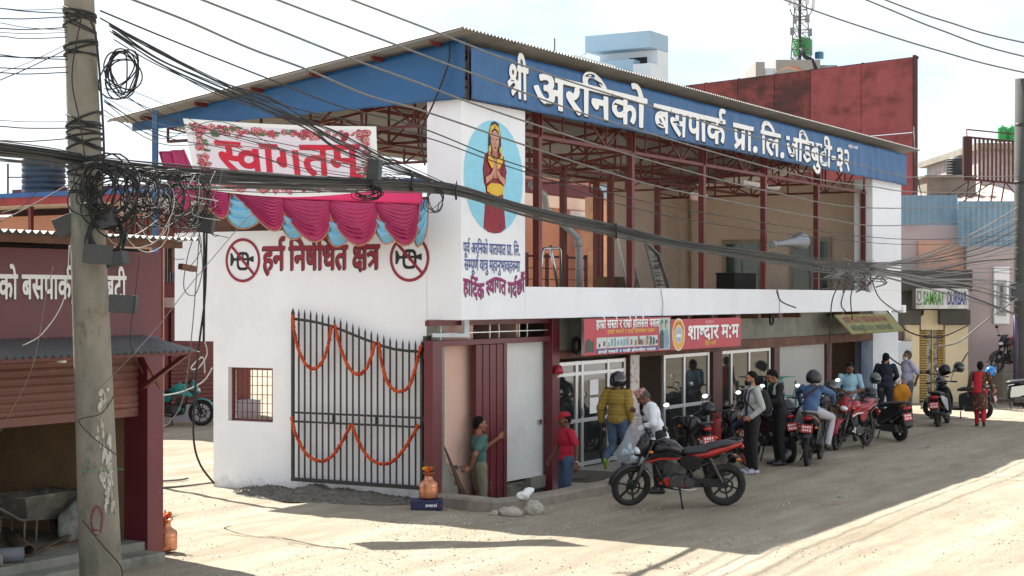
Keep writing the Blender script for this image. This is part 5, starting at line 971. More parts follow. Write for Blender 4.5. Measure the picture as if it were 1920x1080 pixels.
# dark rubble along the foot of the gate wall
m = MB()
def rub(u, v):
    b = 0.75 + 3.5 * u; env = sin(pi * u) ** .6
    a = -0.01 - (0.25 + 0.75 * env) * v
    h = 0.16 * env * (1 - v) ** .8 * (0.7 + .6 * noise.noise(Vector((b * 2, v, 1)))) + 0.03 * noise.noise(Vector((b * 9, v * 6, 2))) * env
    return (a, b, max(-.03, h) + 0.012 * (1 - v))
m.grid(rub, 120, 24)
for k in range(900):
    u, v = R.random(), R.random() ** 1.3; p = Vector(rub(u, v)); r = R.uniform(.006, .03)
    m.add([p + Vector((r * cos(a), r * sin(a), 0)) for a in (0, 1.3, 2.5, 3.8, 5)] + [p + Vector((0, 0, r))], [(k_, (k_ + 1) % 5, 5) for k_ in range(5)])
o = m.build('rubble', mat('dark_rubble', C('77726a'), .95, .25, 14, .6, 50)); o.location = ORI; o.rotation_euler = (0, 0, ROT)
tag(o, 'dark strip of rubble along the foot of the white gate wall', 'rubble', kind='stuff')
for px, py, w_, c_, lb in ((1500, 893, .09, 'd88fa8', 'scrap of pink paper on the shaded road'), (1575, 934, .14, '4f9a6a', 'scrap of green plastic on the shaded road'), (1735, 841, .22, '6f8fb8', 'blue plastic strip on the shaded road')):
    p = G(px, py); m = MB(); m.grid(lambda u, v: ((u - .5) * w_, (v - .5) * .05, .02 + .03 * noise.noise(Vector((u * 4, v * 3, px)))), 8, 3)
    o = m.build('litter', mat('litter_' + c_, C(c_), .6)); o.location = p; tag(o, lb, 'litter')

# ------------------------------------------------------------------ things standing in the gallery
def thing_b(name, label, cat, group=None): return empty(name, ORI, ROT, label, cat, group)
def pf(px, py, b): a = FA(px, b); return Vector((a, b, ZF(px, py, b)))
t = thing_b('drainpipe', 'pale grey plastic drainpipe with elbows in the open gallery', 'pipe')
M_pvc = mat('grey_pvc', C('b3b6b6'), .45, .06)
m = MB(); m.tube([pf(996, 345, 3), pf(1020, 365, 3), pf(1024, 392, 3), pf(1062, 425, 3), pf(1083, 445, 3), pf(1086, 462, 3), pf(1086, 545, 3)], .075, 12); m.build('pipe', M_pvc, t)
m = MB(); m.lathe([(.09, -.12), (.09, .12)], pf(1084, 452, 3), n=14); m.build('elbow', M_pvc, t)
t = thing_b('gallery_railing', 'maroon railing of thin rods behind the gallery posts', 'railing')
pl_, pr_ = FA(986, 4.6), FA(1097, 4.6)
for z in (3.35, 3.6, 3.85): m = MB(); m.box(pl_, pr_, 4.585, 4.6, z, z + .02); m.build('rod', M_red, t)
m = MB(); m.box(pl_, pr_, 4.57, 4.61, 4.1, 4.15); m.build('handrail', M_red, t)
for f_ in (0, .33, .66, 1): a = pl_ + (pr_ - pl_) * f_; m = MB(); m.box(a - .03, a + .03, 4.55, 4.62, 3.02, 4.2); m.build('post', M_red, t)
t = thing_b('steel_handrail', 'bent bright steel handrail loop behind the first gallery post', 'handrail')
m = MB(); q = [pf(1013, 540, 2), pf(1017, 472, 2), pf(1020, 466, 2), pf(1048, 465, 2), pf(1051, 470, 2), pf(1052, 540, 2)]; m.tube(q, .025, 8); m.build('loop', M_steel, t)
m = MB(); m.tube([pf(1032, 460, 2), pf(1046, 540, 2)], .03, 8); m.build('brace', M_steel, t)
def leaning(label, l0, l1, r0, r1, b, m_, pane=None, w=.045):
    t = thing_b('leaning_frame', label, 'frame', 'frames leaning in the gallery')
    A, B_, Cc, D = pf(*l0, b), pf(*l1, b - .0), pf(*r0, b), pf(*r1, b)
    for p, q in ((A, B_), (Cc, D), (A, Cc)): m = MB(); m.bar(p, q, w, w, up=(0, 1, 0)); m.build('rail', m_, t)
    if pane: m = MB(); m.add([p + Vector((0, .02, 0)) for p in (A, B_, D, Cc)], [(0, 1, 2, 3)]); m.build('pane', pane, t)
leaning('pale ladder like frame leaning at the left end of the beige wall', (1156, 440), (1178, 545), (1178, 447), (1200, 545), 3.6, M_alu)
leaning('dark glazed door frame leaning behind the second gallery post', (1209, 452), (1232, 545), (1236, 478), (1256, 545), 2.6, mat('dull_frame', C('8f8f8a'), .6), M_glass)
t = thing_b('loudspeaker', 'grey horn loudspeaker clamped to a gallery post', 'loudspeaker')
h0, h1 = pf(1452, 458, -0.25), pf(1502, 453, -0.25); ax = (h1 - h0).normalized(); Mx = ax.to_track_quat('Z', 'Y').to_matrix()
m = MB(); l = (h1 - h0).length; m.lathe([(.03, 0), (.035, .12), (.06, .25), (.11, l * .72), (.2, l * .93), (.215, l), (.2, l - .01), (.1, l * .7)], h0, n=24, M=Mx); m.build('horn', mat('speaker_grey', C('8d9094'), .45, .1, 6, metal=.4), t)
m = MB(); m.lathe([(.07, -.16), (.085, -.14), (.085, 0), (.05, .02)], h0, n=20, M=Mx); m.build('driver', mat('speaker_grey', C('8d9094')), t)
m = MB(); m.bar(h0 + ax * .1 + Vector((0, 0, -.02)), (FA(1450), .2, h0.z - .28), .03, .03); m.bar(h0 + ax * .1, (FA(1450), .2, h0.z), .03, .03); m.build('bracket', M_steel, t)
t = thing_b('storage_box', 'dark box standing before the left gallery window', 'box'); m = MB(); m.box(FA(1378, 2.2), FA(1418, 2.2), 2.2, 2.7, 3.02, ZF(1400, 515, 2.2)); m.build('body', M_dark, t, bevel=.01); m = MB(); m.box(FA(1377, 2.2), FA(1419, 2.2), 2.19, 2.71, ZF(1400, 515, 2.2) + .002, ZF(1400, 515, 2.2) + .04); m.build('lid', M_dark, t)
t = thing_b('storage_box', 'brown cardboard box on the gallery floor beside the leaning ladder frame', 'box'); m = MB(); m.box(FA(1152, 3.9), FA(1194, 3.9), 3.9, 4.4, 3.02, ZF(1170, 521, 3.9)); m.build('body', mat('cardboard', C('7a5f46'), .8), t)
m = MB(); m.box(FA(1152, 3.9), FA(1172, 3.9) - .01, 3.895, 4.4, ZF(1170, 521, 3.9) + .003, ZF(1170, 521, 3.9) + .02); m.build('flap', mat('cardboard', C('7a5f46')), t)
for p, q in (((1296, 364), (1313, 373)),):
    A, B_ = pf(*p, 2.2), pf(*q, 2.2); t = thing_b('hanging_sign', 'small red and white sign hung under the gallery roof', 'sign')
    m = MB(); m.box(A.x, A.x + .9, 2.2, 2.24, B_.z - .05, A.z); m.build('board', mat('red_white_print', C('b34a4a'), .6, .4, 7, col2=C('d8c8c4')), t); m = MB(); m.box(A.x - .02, A.x + .92, 2.19, 2.25, A.z + .002, A.z + .04); m.build('top_rail', M_alu, t)
t = thing_b('tube_light', 'white fluorescent tube under the gallery roof', 'lamp')
A, B_ = pf(1392, 340, 1.5), pf(1462, 322, 1.5); m = MB(); m.box(A.x, A.x + 2.4, 1.46, 1.54, A.z - .04, A.z + .03); m.build('batten', M_ink_white, t, bevel=.01); m = MB(); m.tube([(A.x + .05, 1.5, A.z - .06), (A.x + 2.35, 1.5, A.z - .06)], .018, 8); m.build('tube', M_ink_white, t)
# meter, rolled hose under the band
o = MB(); o.torus(pf(1447, 600, .1), .1, .028, 'y', 20, 8); o = o.build('hose_coil', M_cable); o.location = ORI; o.rotation_euler = (0, 0, ROT); tag(o, 'small black coil of hose hung under the white band', 'coil')
o = MB(); o.torus(pf(1081, 648, .3), .13, .035, 'y', 20, 8); o = o.build('hose_coil', M_cable); o.location = ORI; o.rotation_euler = (0, 0, ROT); tag(o, 'black tyre like coil hung left of the red shop signs', 'coil')
t = thing_b('red_lamp', 'small red bell shaped lamp hung by the glass shop door', 'lamp'); m = MB(); c = pf(1047, 695, .3); m.lathe([(.02, .1), (.05, .09), (.075, .03), (.09, -.05), (.07, -.06)], c, n=16); m.build('shade', mat('red_gloss', C('a3182a'), .3), t); m = MB(); m.ball(c + Vector((0, 0, -.1)), .03, 8, 6); m.build('bulb', M_ink_white, t)
M_cloth = mat('striped_curtain', C('9aa6bb'), .8, .4, 9, col2=C('3c4763'), stretch=(14, 14, .3))
m = MB(); a_ = FA(1622, BI) ; m.grid(lambda u, v: (a_ - .1 + .55 * u, BI + .06 + .05 * sin(u * 26), 2.05 - 1.5 * v), 40, 4); o = m.build('curtain', M_cloth, solid=.004); o.location = ORI; o.rotation_euler = (0, 0, ROT); tag(o, 'blue and white striped curtain at the right of the open stall', 'curtain')
for k, (px, py, c_) in enumerate(((1592, 712, 'b5c4cf'), (1612, 712, '9fb7c8'), (1596, 690, 'c5cdd2'))):
    p = pf(px, py, 2.2); t = thing_b('water_carton', ('left pale blue bottle pack on the stall shelf', 'right blue bottle pack on the stall shelf', 'upper pale bottle pack on the stall shelf')[k], 'carton', 'bottle packs in the open stall'); m = MB(); m.box(p.x - .3, p.x + .3, 2.2, 2.6, p.z - .28, p.z + .2); m.build('pack', mat('pack_' + c_, C(c_), .4, .3, 14), t, bevel=.04); m = MB(); m.box(p.x - .305, p.x + .305, 2.195, 2.605, p.z - .1, p.z); m.build('band', M_bluewhite, t)
t = thing_b('stall_counter', 'wooden counter inside the far open stall', 'counter'); m = MB(); m.box(FA(1556, 1.2), FA(1630, 1.2), 1.2, 2.9, .1, .95); m.build('body', M_wood, t); m = MB(); m.box(FA(1556, 1.2) - .03, FA(1630, 1.2) + .03, 1.15, 2.95, .953, 1.0); m.build('top', M_wood, t)
# green glass case standing outside the shop
t = thing_b('display_case', 'green framed glass display case standing before the plain grey shutter', 'cabinet'); M_gr = mat('green_frame', C('4f9a86'), .5, .1)
ca_, cb_ = FA(1468, -.1), FA(1492, -.1)
for a in (ca_, cb_):
    for b in (-.1, .25): m = MB(); m.box(a - .02, a + .02, b - .02, b + .02, .13, ZF(1480, 715, -.1)); m.build('post', M_gr, t)
m = MB(); m.box(ca_ + .021, cb_ - .021, .2, .22, .13, 1.38); m.build('back_panel', mat('teal_panel', C('6fa79a'), .5, .2, 4), t)
for z in (.5, .95, 1.38): m = MB(); m.box(ca_ + .021, cb_ - .021, -.1, .198, z, z + .02); m.build('shelf', M_gr, t)
M_gas = mat('red_gas_bottle', C('9a2a26'), .45, .1)
for px, lb in ((1345, 'dark red gas cylinder standing by the brown post behind the helmet motorcycle'), (1362, 'dark red gas cylinder right of the brown post, its twin to the right')):
    p = pf(px, 800, -.3); t = thing_b('gas_cylinder', lb, 'cylinder', 'gas cylinders by the shop post'); m = MB(); m.lathe([(.12, .02), (.15, .05), (.16, .12), (.16, .5), (.12, .6), (.04, .64)], (p.x, -.3, .13), n=20); m.build('tank', M_gas, t); m = MB(); m.torus((p.x, -.3, .84), .09, .012, 'z', 18, 6); m.lathe([(.025, .62), (.025, .7)], (p.x, -.3, .13), n=8); m.build('collar', M_gas, t)
# ------------------------------------------------------------------ shop building at the left with half open roller shutter
LBLD = empty('shutter_shop_building', ORI, ROT, 'maroon shop building at the left with half open roller shutter and tin awning', 'building')
def lp(m, name, mt, **k): return m.build(name, mt, LBLD, **k)
LF = 0.64; LA0 = -15.0; LA1 = FA(302, LF); LAc = FA(272, LF)
m = MB(); m.box(LA0, LA1 - .02, LF - .0, 4.2, -.1, .2); lp(m, 'plinth', M_oldconc, bevel=.015)
m = MB(); m.box(LA0, LA1 - .3, LF - .35, LF - .003, -.1, .1); lp(m, 'step', M_oldconc, bevel=.02)
M_brownwall = grime(mat('brown_inner_wall', C('7d6448'), .9, .12, 1.5, .15, 25), C('5f4a34'), 1.4, (.5, .75))
m = MB(); m.box(LA0, LA1 - .1, 3.4, 3.6, .2, 3.7); lp(m, 'back_wall', M_brownwall)
m = MB(); m.box(LA1 - .28, LA1 - .1, LF + .35, 3.4, .2, 3.7); lp(m, 'side_wall', M_brownwall)
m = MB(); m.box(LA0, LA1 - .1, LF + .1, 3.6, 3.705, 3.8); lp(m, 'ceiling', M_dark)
m = MB(); m.box(LAc, LA1, LF - .04, LF + .34, -.05, 2.7); lp(m, 'column', M_dred, bevel=.008)
M_shut = grime(grime(mat('brown_roller_shutter', C('74483d'), .6, .12, 2, stretch=(.4, 1, 1)), C('9b8577'), 2.2, (.58, .8), (.35, 1, 3), .8), C('4c2a22'), 1.3, (.5, .8))
m = MB(); zt, zb = 2.68, 1.74; n = 9
def slat(u, v): return (LA0 + (LAc - .01 - LA0) * u, LF + .12 - .022 * abs(sin(v * n * pi)), zb + .1 + (zt - zb - .1) * v)
m.grid(slat, 1, n * 8); m.box(LA0, LAc - .01, LF + .1, LF + .13, zb, zb + .1, 0); lp(m, 'roller_shutter', M_shut)
m = MB(); m.box(LA0, LA1 - .02, LF - .02, LF + .09, 2.72, 3.76); sg = lp(m, 'sign_panel', M_dred)
pre = sum(glyph_outlines(GLYPHS[g])[0] if g >= 0 else .26 for g in WORDS['left'][:7]); tot = sum(glyph_outlines(GLYPHS[g])[0] if g >= 0 else .26 for g in WORDS['left'])
xa, xb_ = FA(38, LF), FA(233, LF); wd = (xb_ - xa) / (tot - pre) * tot; xs0 = xb_ - wd
write('left', lambda dx, dz, d: (lambda x, y, h: (xs0 + x + dx, LF - .02 - d - h, 3.19 + y + dz)), (.012, -.012), M_ink_white, M_ink_black, .42, wd, 0, sg)
m = MB(); per = .11; A0, A1 = LA0, FA(366, -.15); na = int((A1 - A0) / per * 6)
m.grid(lambda u, v: (A0 + (A1 - A0) * u, -.22 + .84 * v, 2.56 + .17 * v + .018 * sin((A1 - A0) * u / per * 2 * pi)), na, 2); aw = lp(m, 'awning', mat('awning_sheet', C('85878a'), .5, .1, 2, metal=.4))
m = MB(); m.bar((A1 - .1, .6, 2.1), (A1 - .12, -.12, 2.52), .05, .05); m.bar((LA1 - .05, .62, 2.08), (A1 - .1, .6, 2.5), .05, .05); m.bar((A0, -.1, 2.53), (A1 - .02, -.1, 2.53), .04, .04); m.build('bracket', M_red, aw)
m = MB(); A1r = FA(358, -.1); na = int((A1r - A0) / per * 6)
m.grid(lambda u, v: (A0 + (A1r - A0) * u, -.25 + 4.2 * v, 3.90 + .1 * v + .018 * sin((A1r - A0) * u / per * 2 * pi)), na, 3); rf = lp(m, 'roof', M_tin)
m = MB(); m.box(A0, A1r - .15, -.1, -.04, 3.79, 3.87); m.box(A0, A1r - .3, 1.6, 1.66, 3.82, 3.9); m.build('rafter', M_rust, rf)
m = MB(); m.bar((LA1, .1, 3.55), (FA(338, .1), .1, 3.58), .07, .07); m.bar((FA(322, .1), .1, 3.86), (FA(322, .1), .1, 3.5), .05, .05); m.build('roof_bracket', M_rust, rf)
t = empty('ceiling_bulb', ORI, ROT, 'white bulb holder hung under the tin awning', 'lamp'); c = Vector((FA(115, .4), .4, ZF(115, 672, .4)))
m = MB(); m.lathe([(.055, -.05), (.06, .02), (.045, .06)], c, n=14); m.build('holder', M_ink_white, t); m = MB(); m.tube([c + Vector((0, 0, .06)), c + Vector((0, 0, .14))], .006, 6); m.build('cord', M_cable, t)
# wheelbarrow, sack and pipes inside
M_bar_ = grime(mat('cement_stained_steel', C('6f6a60'), .75, .2, 4, .2, 30), C('8f8877'), 3, (.5, .7))
bx = FA(66, 1.9); WBR = empty('wheelbarrow', B2W(bx, 1.9, .2), ROT, 'cement stained wheelbarrow standing in the dark shop', 'wheelbarrow')
WBR.scale = (.86,) * 3
def tray(x0, x1, y0, y1, z, k=1): return [(x0, y0, z), (x1, y0, z), (x1, y1, z), (x0, y1, z)]
m = MB(); m.loft([tray(-.35, .3, -.22, .22, .34), tray(-.5, .62, -.33, .33, .66)], sm=False, caps=False); m.add(tray(-.35, .3, -.22, .22, .34), [(0, 3, 2, 1)]); m.build('tray', M_bar_, WBR, solid=.012)
m = MB(); m.tube([(-.5, -.33, .67), (.64, -.33, .67), (.64, .33, .67), (-.5, .33, .67)], .02, 8, closed=True); m.build('rim', M_bar_, WBR)
for y in (-.24, .24):
    m = MB(); m.tube([(-1.0, y * 1.1, .62), (-.5, y, .36), (.3, y * .8, .3), (.62, y * .3, .22)], .02, 8); m.build('handle', M_bar_, WBR)
    m = MB(); m.tube([(-.42, y, .36), (-.45, y, 0), (-.22, y, 0.0), (-.2, y, .34)], .017, 8); m.build('leg', M_bar_, WBR)
m = MB(); m.bar((.36, -.1, .62), (.4, -.1, .26), .03); m.bar((.5, .1, .62), (.52, .1, .26), .03); m.build('strut', M_bar_, WBR)
wh = MB(); wh.torus((.5, 0, .2), .155, .045, 'y', 24, 8); wh.lathe([(.15, -.02), (.15, .02)], (.5, 0, .2), 'y', 20); wh.lathe([(.03, -.06), (.03, .06)], (.5, 0, .2), 'y', 10); wh.build('wheel', mat('dusty_rubber', C('4a463f'), .9), WBR)
m = MB(); m.ball((0, 0, 0), (.22, .16, .3), 20, 14)
m.v = [tuple(Vector(v) * (1 + .35 * noise.noise(Vector(v) * 5)) + Vector((.2 * max(0, v[2]), 0, 0))) for v in m.v]
o = m.build('cement_sack', mat('dirty_sack', C('9c9a90'), .8, .35, 5)); o.location = B2W(FA(140, 1.5), 1.5, .42); o.rotation_euler = (0, .3, ROT); tag(o, 'crumpled pale sack slumped beside the wheelbarrow', 'sack')
def pipe(p0, p1, r, col, label, b0, b1):
    A = Vector((FA(p0[0], b0), b0, .2 + r)); B_ = Vector((FA(p1[0], b1), b1, .2 + r)); ax = (B_ - A); Mx = ax.normalized().to_track_quat('Z', 'Y').to_matrix()
    m = MB(); l = ax.length; m.lathe([(r, 0), (r, l), (r * .8, l), (r * .78, l - .25)], A, n=18, M=Mx); o = m.build('pipe', mat('pipe_' + col, C(col), .6, .15, 5)); o.location = ORI; o.rotation_euler = (0, 0, ROT); tag(o, label, 'pipe', 'pipes on the shop floor')
pipe((18, 0), (54, 0), .075, '5c4a3e', 'brown pipe lying across the dark shop floor, tilted towards the road', 2.0, .95)
pipe((-60, 0), (44, 0), .085, '6b6f74', 'grey plastic pipe on the dark shop floor, in front of the brown one', 1.1, .75)
pipe((-60, 0), (2, 0), .07, '8a8178', 'short pale pipe end at the left edge of the shop floor', .85, .7)
m = MB(); m.bar(Vector((FA(60, 1.0), 1.0, .22)), Vector((FA(150, 1.6), 1.6, .3)), .05, .02); m.bar(Vector((FA(80, 1.2), 1.2, .215)), Vector((FA(200, 1.3), 1.3, .215)), .08, .025); o = m.build('scrap_timber', M_wood); o.location = ORI; o.rotation_euler = (0, 0, ROT); tag(o, 'loose scrap timber lying on the dark shop floor', 'timber', kind='stuff')

# ------------------------------------------------------------------ concrete electricity pole
PY0 = 16.7                                                          # depth of the left pole
PB, PT = Vector((-4.138, PY0, 0)), Vector((-4.461, PY0, 8.5))
def pole_at(z): return PB + (PT - PB) * (z / 8.5)
def pole_r(z): return .214 - .0102 * z
M_pole = grime(grime(mat('pole_concrete', C('8b8579'), .95, .2, 3, .5, 30, stretch=(1, 1, .4)), C('4f6256'), 2.6, (.56, .7), (1.6, 1.6, .5), .8), C('4a423c'), 5, (.58, .72), (1, 1, .7), .7)
PO = empty('electric_pole', PB, 0, 'leaning weathered concrete electricity pole hung with cable coils at the left', 'pole')
m = MB(); m.tube([pole_at(z) - PB for z in (-.1, 1, 2, 3, 4, 5, 6, 7, 8.5)], [pole_r(z) for z in (-.1, 1, 2, 3, 4, 5, 6, 7, 8.5)], 28); m.build('shaft', M_pole, PO)
M_flake = grime(mat('torn_white_paper', C('bcb8ae'), .85, .15, 9), C('8a8577'), 7, (.45, .6))
m = MB()
for k in range(62):                                                # torn bill remains, a few millimetres proud
    z = R.uniform(1.05, 2.35); a = R.gauss(-.8, .17); w_ = R.uniform(.012, .05); h_ = R.uniform(.02, .08); c = pole_at(z) - PB; rr = pole_r(z) + .003 + .0002 * k
    n = 8; P = [(a + w_ / .2 * cos(q) * R.uniform(.5, 1) / 1.3, z + h_ * sin(q) * R.uniform(.5, 1)) for q in [2 * pi * i / n for i in range(n)]]
    cc = lambda x, y, h: (c.x + (rr) * cos(x), c.y + rr * sin(x), y)
    m.prism([P], cc)
m.build('torn_bills', M_flake, PO)
m = MB(); c = pole_at(.98) - PB
ring = lambda k0: [(-1.42 + (k0 + .09 * noise.noise(Vector((q * .9, k0, 4)))) * cos(q), 0.98 + .2 * (k0 + .12 * noise.noise(Vector((q, k0 * 3, 9)))) * sin(q) * 1.25) for q in [2 * pi * i / 30 for i in range(30)]]
m.prism([[(x * .5 - .71, y) for x, y in ring(.62)], [(x * .5 - .71, y) for x, y in ring(.42)][::-1]], lambda x, y, h: (c.x + (pole_r(y) + .002) * cos(x), c.y + (pole_r(y) + .002) * sin(x), y)); m.build('red_paint_mark', mat('faded_red_paint', C('7d4a48'), .9, .3, 30), PO)
for z in (4.95, 4.6, 6.03): m = MB(); c = pole_at(z) - PB; m.lathe([(pole_r(z) + .008, -.02), (pole_r(z) + .008, .02)], c, n=24); m.build('clamp_band', M_iron, PO)
M_box = mat('junction_box_grey', C('3f4143'), .6, .12, 5)
for px, py, w_, h_, rz, ry, lb in ((128, 420, 50, 34, .25, -.42, 'leftmost dark junction box, tilted, left of the pole'), (201, 410, 38, 34, -.5, -.25, 'tilted dark junction box high on the right of the pole'), (185, 477, 52, 34, .1, .08, 'dark junction box on the front of the pole, under the coils'), (221, 486, 40, 24, -.5, -.2, 'low junction box behind the front one'), (379, 416, 48, 36, -.2, .2, 'dark junction box hanging right, below the coils by the white wall'), (233, 570, 50, 32, -.12, .05, 'lowest dark junction box right of the pole on the maroon sign'), (703, 318, 24, 38, -.4, .1, 'dark junction box hung on the bundle before the welcome banner')):
    Y = PY0 if px < 300 else (18.0 if px < 500 else 20.6); c = W(px, py, Y - (.26 if 160 < px < 240 else .05)); k = Y / F_PX
    t = empty('junction_box', c, rz, lb, 'junction box', 'cable junction boxes'); t.rotation_euler = (0, ry, rz)
    m = MB(); m.box(-w_ * k / 2, w_ * k / 2, -.045, .045, -h_ * k / 2, h_ * k / 2); m.build('case', M_box, t, bevel=.006); m = MB(); m.box(-w_ * k / 2 - .004, w_ * k / 2 + .004, -.06, -.046, -h_ * k / 2 - .004, h_ * k / 2 + .004); m.build('lid', M_box, t, bevel=.003)

# ------------------------------------------------------------------ buildings beyond the gateway
t = empty('rear_office_building', ORI, ROT, 'salmon building with blue and red roof edge behind the shutter shop', 'building')
ya = 9.1
bl, br = LB(-160, ya), LB(308, ya)
m = MB(); m.prism([[(ya, bl), (ya, br), (ya + 5, LB(306, ya + 5)), (ya + 5, bl + 5)]], lambda x, y, h: (x, y, h), ZL(150, 402, ya), 0, 0, True); m.build('wall', M_salmon, t, fix=True)
def zz(py): return CAM_H + (HORIZON - py) * 41.5 / F_PX
m = MB(); m.box(ya - .9, ya + 2, br - .2, bl, zz(386), zz(378)); rr_ = m.build('roof', mat('pale_soffit', C('cfc3b4'), .8), t)
m = MB(); m.box(ya - .95, ya - .902, br - .2, bl, zz(384), zz(370)); m.build('red_fascia', mat('bright_red_paint', C('9c2a2e'), .5), rr_)
m = MB(); m.box(ya - .98, ya + 2, br - .24, bl, zz(370) + .002, zz(361)); m.build('blue_fascia', mat('bright_blue_paint', C('2c62b0'), .5), rr_)
for px in (58, 300): b = LB(px, ya - .7); m = MB(); m.box(ya - .75, ya - .65, b - .05, b + .05, 0, zz(386)); m.build('post', M_red, t)
b0_, b1_ = LB(205, ya), LB(295, ya); fr = MB(); fr.box(ya - .06, ya - .002, b1_, b0_, zz(455), zz(408)); f_ = fr.build('window', M_rust, t)
m = MB()
for k in range(9): b = b1_ + (b0_ - b1_) * (k + .5) / 9; m.box(ya - .1, ya - .062, b - .02, b + .02, zz(455), zz(410))
m.build('bars', M_red, f_)
TK = W(82, 366, 44); M_tank = mat('black_tank_plastic', C('2d3a44'), .5, .1, 3)
def tank(loc, r, h, m_, label, group):
    t = empty('water_tank', loc, 0, label, 'water tank', group)
    pr = [(r * .97, 0)]; n = 6
    for k in range(n): z = h * .86 * k / n; d = h * .86 / n; pr += [(r, z + d * .1), (r, z + d * .7), (r * .955, z + d * .8), (r * .955, z + d * .95)]
    pr += [(r * .98, h * .87), (r * .8, h * .95), (r * .3, h)]
    m = MB(); m.lathe(pr, n=28); m.build('body', m_, t)
    m = MB(); m.lathe([(r * .32, h * .98), (r * .32, h * 1.03), (r * .28, h * 1.05)], n=18); m.build('lid', m_, t)
tank(TK, .57, 1.06, M_tank, 'black ribbed water tank on the blue edged roof at the left', None)
t = empty('tank_railing', TK + Vector((0, -.5, 0)), 0, 'thin rail frame round the left water tank', 'railing')
for x in (-.8, 0.02, .8): m = MB(); m.bar((x, 0, -.15), (x, 0, .8), .04); m.build('post', M_iron, t)
m = MB(); m.bar((-.8, 0, .44), (.8, 0, .44), .03); m.build('rail', M_iron, t)
fs = 15.5; t = empty('far_shutter_building', ORI, ROT, 'far building with maroon roller shutters and white balcony beyond the gateway', 'building')
f0, f1 = FA(286, fs), FA(470, fs)
zf = lambda px, py: ZF(px, py, fs)
m = MB(); m.box(f0, f1, fs, fs + 5, 0, 6.1); m.build('wall', M_dred, t)
m = MB(); m.box(f0, f1, fs - .35, fs - .002, -.05, .42); m.build('plinth', mat('grey_blue_dado', (0, 0, 0)), t)
M_rs = mat('maroon_shutter', C('6d3a3c'), .6, .1, 2)
for p0, p1 in ((262, 306), (318, 398)):
    x0, x1 = FA(p0, fs), FA(p1, fs); m = MB(); m.grid(lambda u, v: (x0 + (x1 - x0) * u, fs - .03 - .025 * abs(sin(v * 22 * pi)), .42 + 2.4 * v), 1, 132); m.build('roller_shutter', M_rs, t)
m = MB(); m.box(f0, FA(331, fs), fs - 1.0, fs - .002, 2.95, 3.2); bk = m.build('balcony', M_white, t)
for z in (3.32, 3.42, 3.52): m = MB(); m.box(f0, FA(331, fs), fs - .99, fs - .96, z, z + .05); m.build('rail', mat('dusty_pink_rail', C('c98a8a'), .6), bk)
m = MB(); m.box(FA(300, fs), FA(331, fs), fs - .05, fs - .002, 3.6, 4.6); w_ = m.build('window', M_bluewhite, t)
m = MB()
for k in range(6): x = FA(300, fs) + (FA(331, fs) - FA(300, fs)) * (k + .5) / 6; m.box(x - .02, x + .02, fs - .09, fs - .052, 3.6, 4.6)
m.build('grille', M_iron, w_)
# salmon annex seen through the open gallery
ab = 8.5; t = empty('salmon_annex', ORI, ROT, 'salmon walled annex seen through the left part of the open gallery', 'building')
x0, x1 = FA(960, ab), FA(1121, ab); za = lambda py: ZF(1060, py, ab)
m = MB(); m.box(x0, x1, ab, ab + 1.3, 0, za(330)); m.build('wall', M_salmon, t)
m = MB(); m.box(x0 - .1, x1 + .1, ab - .06, ab - .002, za(368), za(345)); m.build('red_band', M_dred, t)
m = MB(); m.box(x0, FA(1100, ab), ab - .04, ab - .002, za(392), za(370)); m.build('pale_panel', M_beige, t)
m = MB(); m.box(FA(1068, ab), FA(1112, ab), ab - .07, ab - .003, za(425), za(394)); w_ = m.build('window', M_ink_white, t)
m = MB(); m.box(FA(1073, ab), FA(1108, ab), ab - .085, ab - .072, za(423), za(404)); m.build('pane', mat('pale_blue_glass', C('8fb6cf'), .2), w_)
m = MB(); m.box(FA(1115, 7.6), FA(1142, 7.6), 7.6, 7.9, 0, 6.0); m.build('side_pier', mat('orange_plaster', C('c9a488'), .85), t)
# ------------------------------------------------------------------ motorcycles and scooters (x forward, y left, z up; origin on the ground)
M_tyre = grime(mat('tyre_rubber', (.018, .018, .018), .85, .1, 8), C('6f675a'), 6, (.55, .8), amt=.5)
M_alloy = mat('dark_alloy', (.035, .035, .037), .4, .1, 5, metal=.5)
M_engine = grime(mat('engine_metal', (.09, .09, .092), .45, .2, 9, metal=.6), C('55504a'), 7, (.5, .8), amt=.5)
M_seat = mat('seat_vinyl', (.02, .022, .027), .55, .1, 6)
M_chrome = mat('chrome', (.7, .7, .72), .12, .03, metal=1.0)
M_bblack = mat('gloss_black_paint', (.01, .011, .014), .22, .05, 3)
M_plate = mat('red_number_plate', C('b5363c'), .5, .05)
M_tail = mat('red_lamp_lens', C('a3121c'), .15, .08)
M_lens = mat('clear_lamp_lens', C('d9dde0'), .08, .05, metal=.3)
M_mirror = mat('mirror_glass', (.85, .9, .95), .03, .02, metal=1.0)
M_amber = mat('amber_lens', C('d9762a'), .2)
def sec(x, zc, hw, hh, n=14, p=2.6, tilt=0.0):
    o = []
    for i in range(n):
        t = 2 * pi * i / n; c, s = cos(t), sin(t)
        y = hw * math.copysign(abs(c) ** (2 / p), c); z = hh * math.copysign(abs(s) ** (2 / p), s)
        o.append((x + tilt * z, y, zc + z))
    return o
def steerer(ang, pivot=Vector((.42, 0, .9)), rake=radians(25)):
    ax = Vector((-sin(rake), 0, cos(rake))); M = Matrix.Rotation(ang, 3, ax)
    return lambda p: tuple(pivot + M @ (Vector(p) - pivot))
def xf(m, f): m.v = [f(p) for p in m.v]; return m
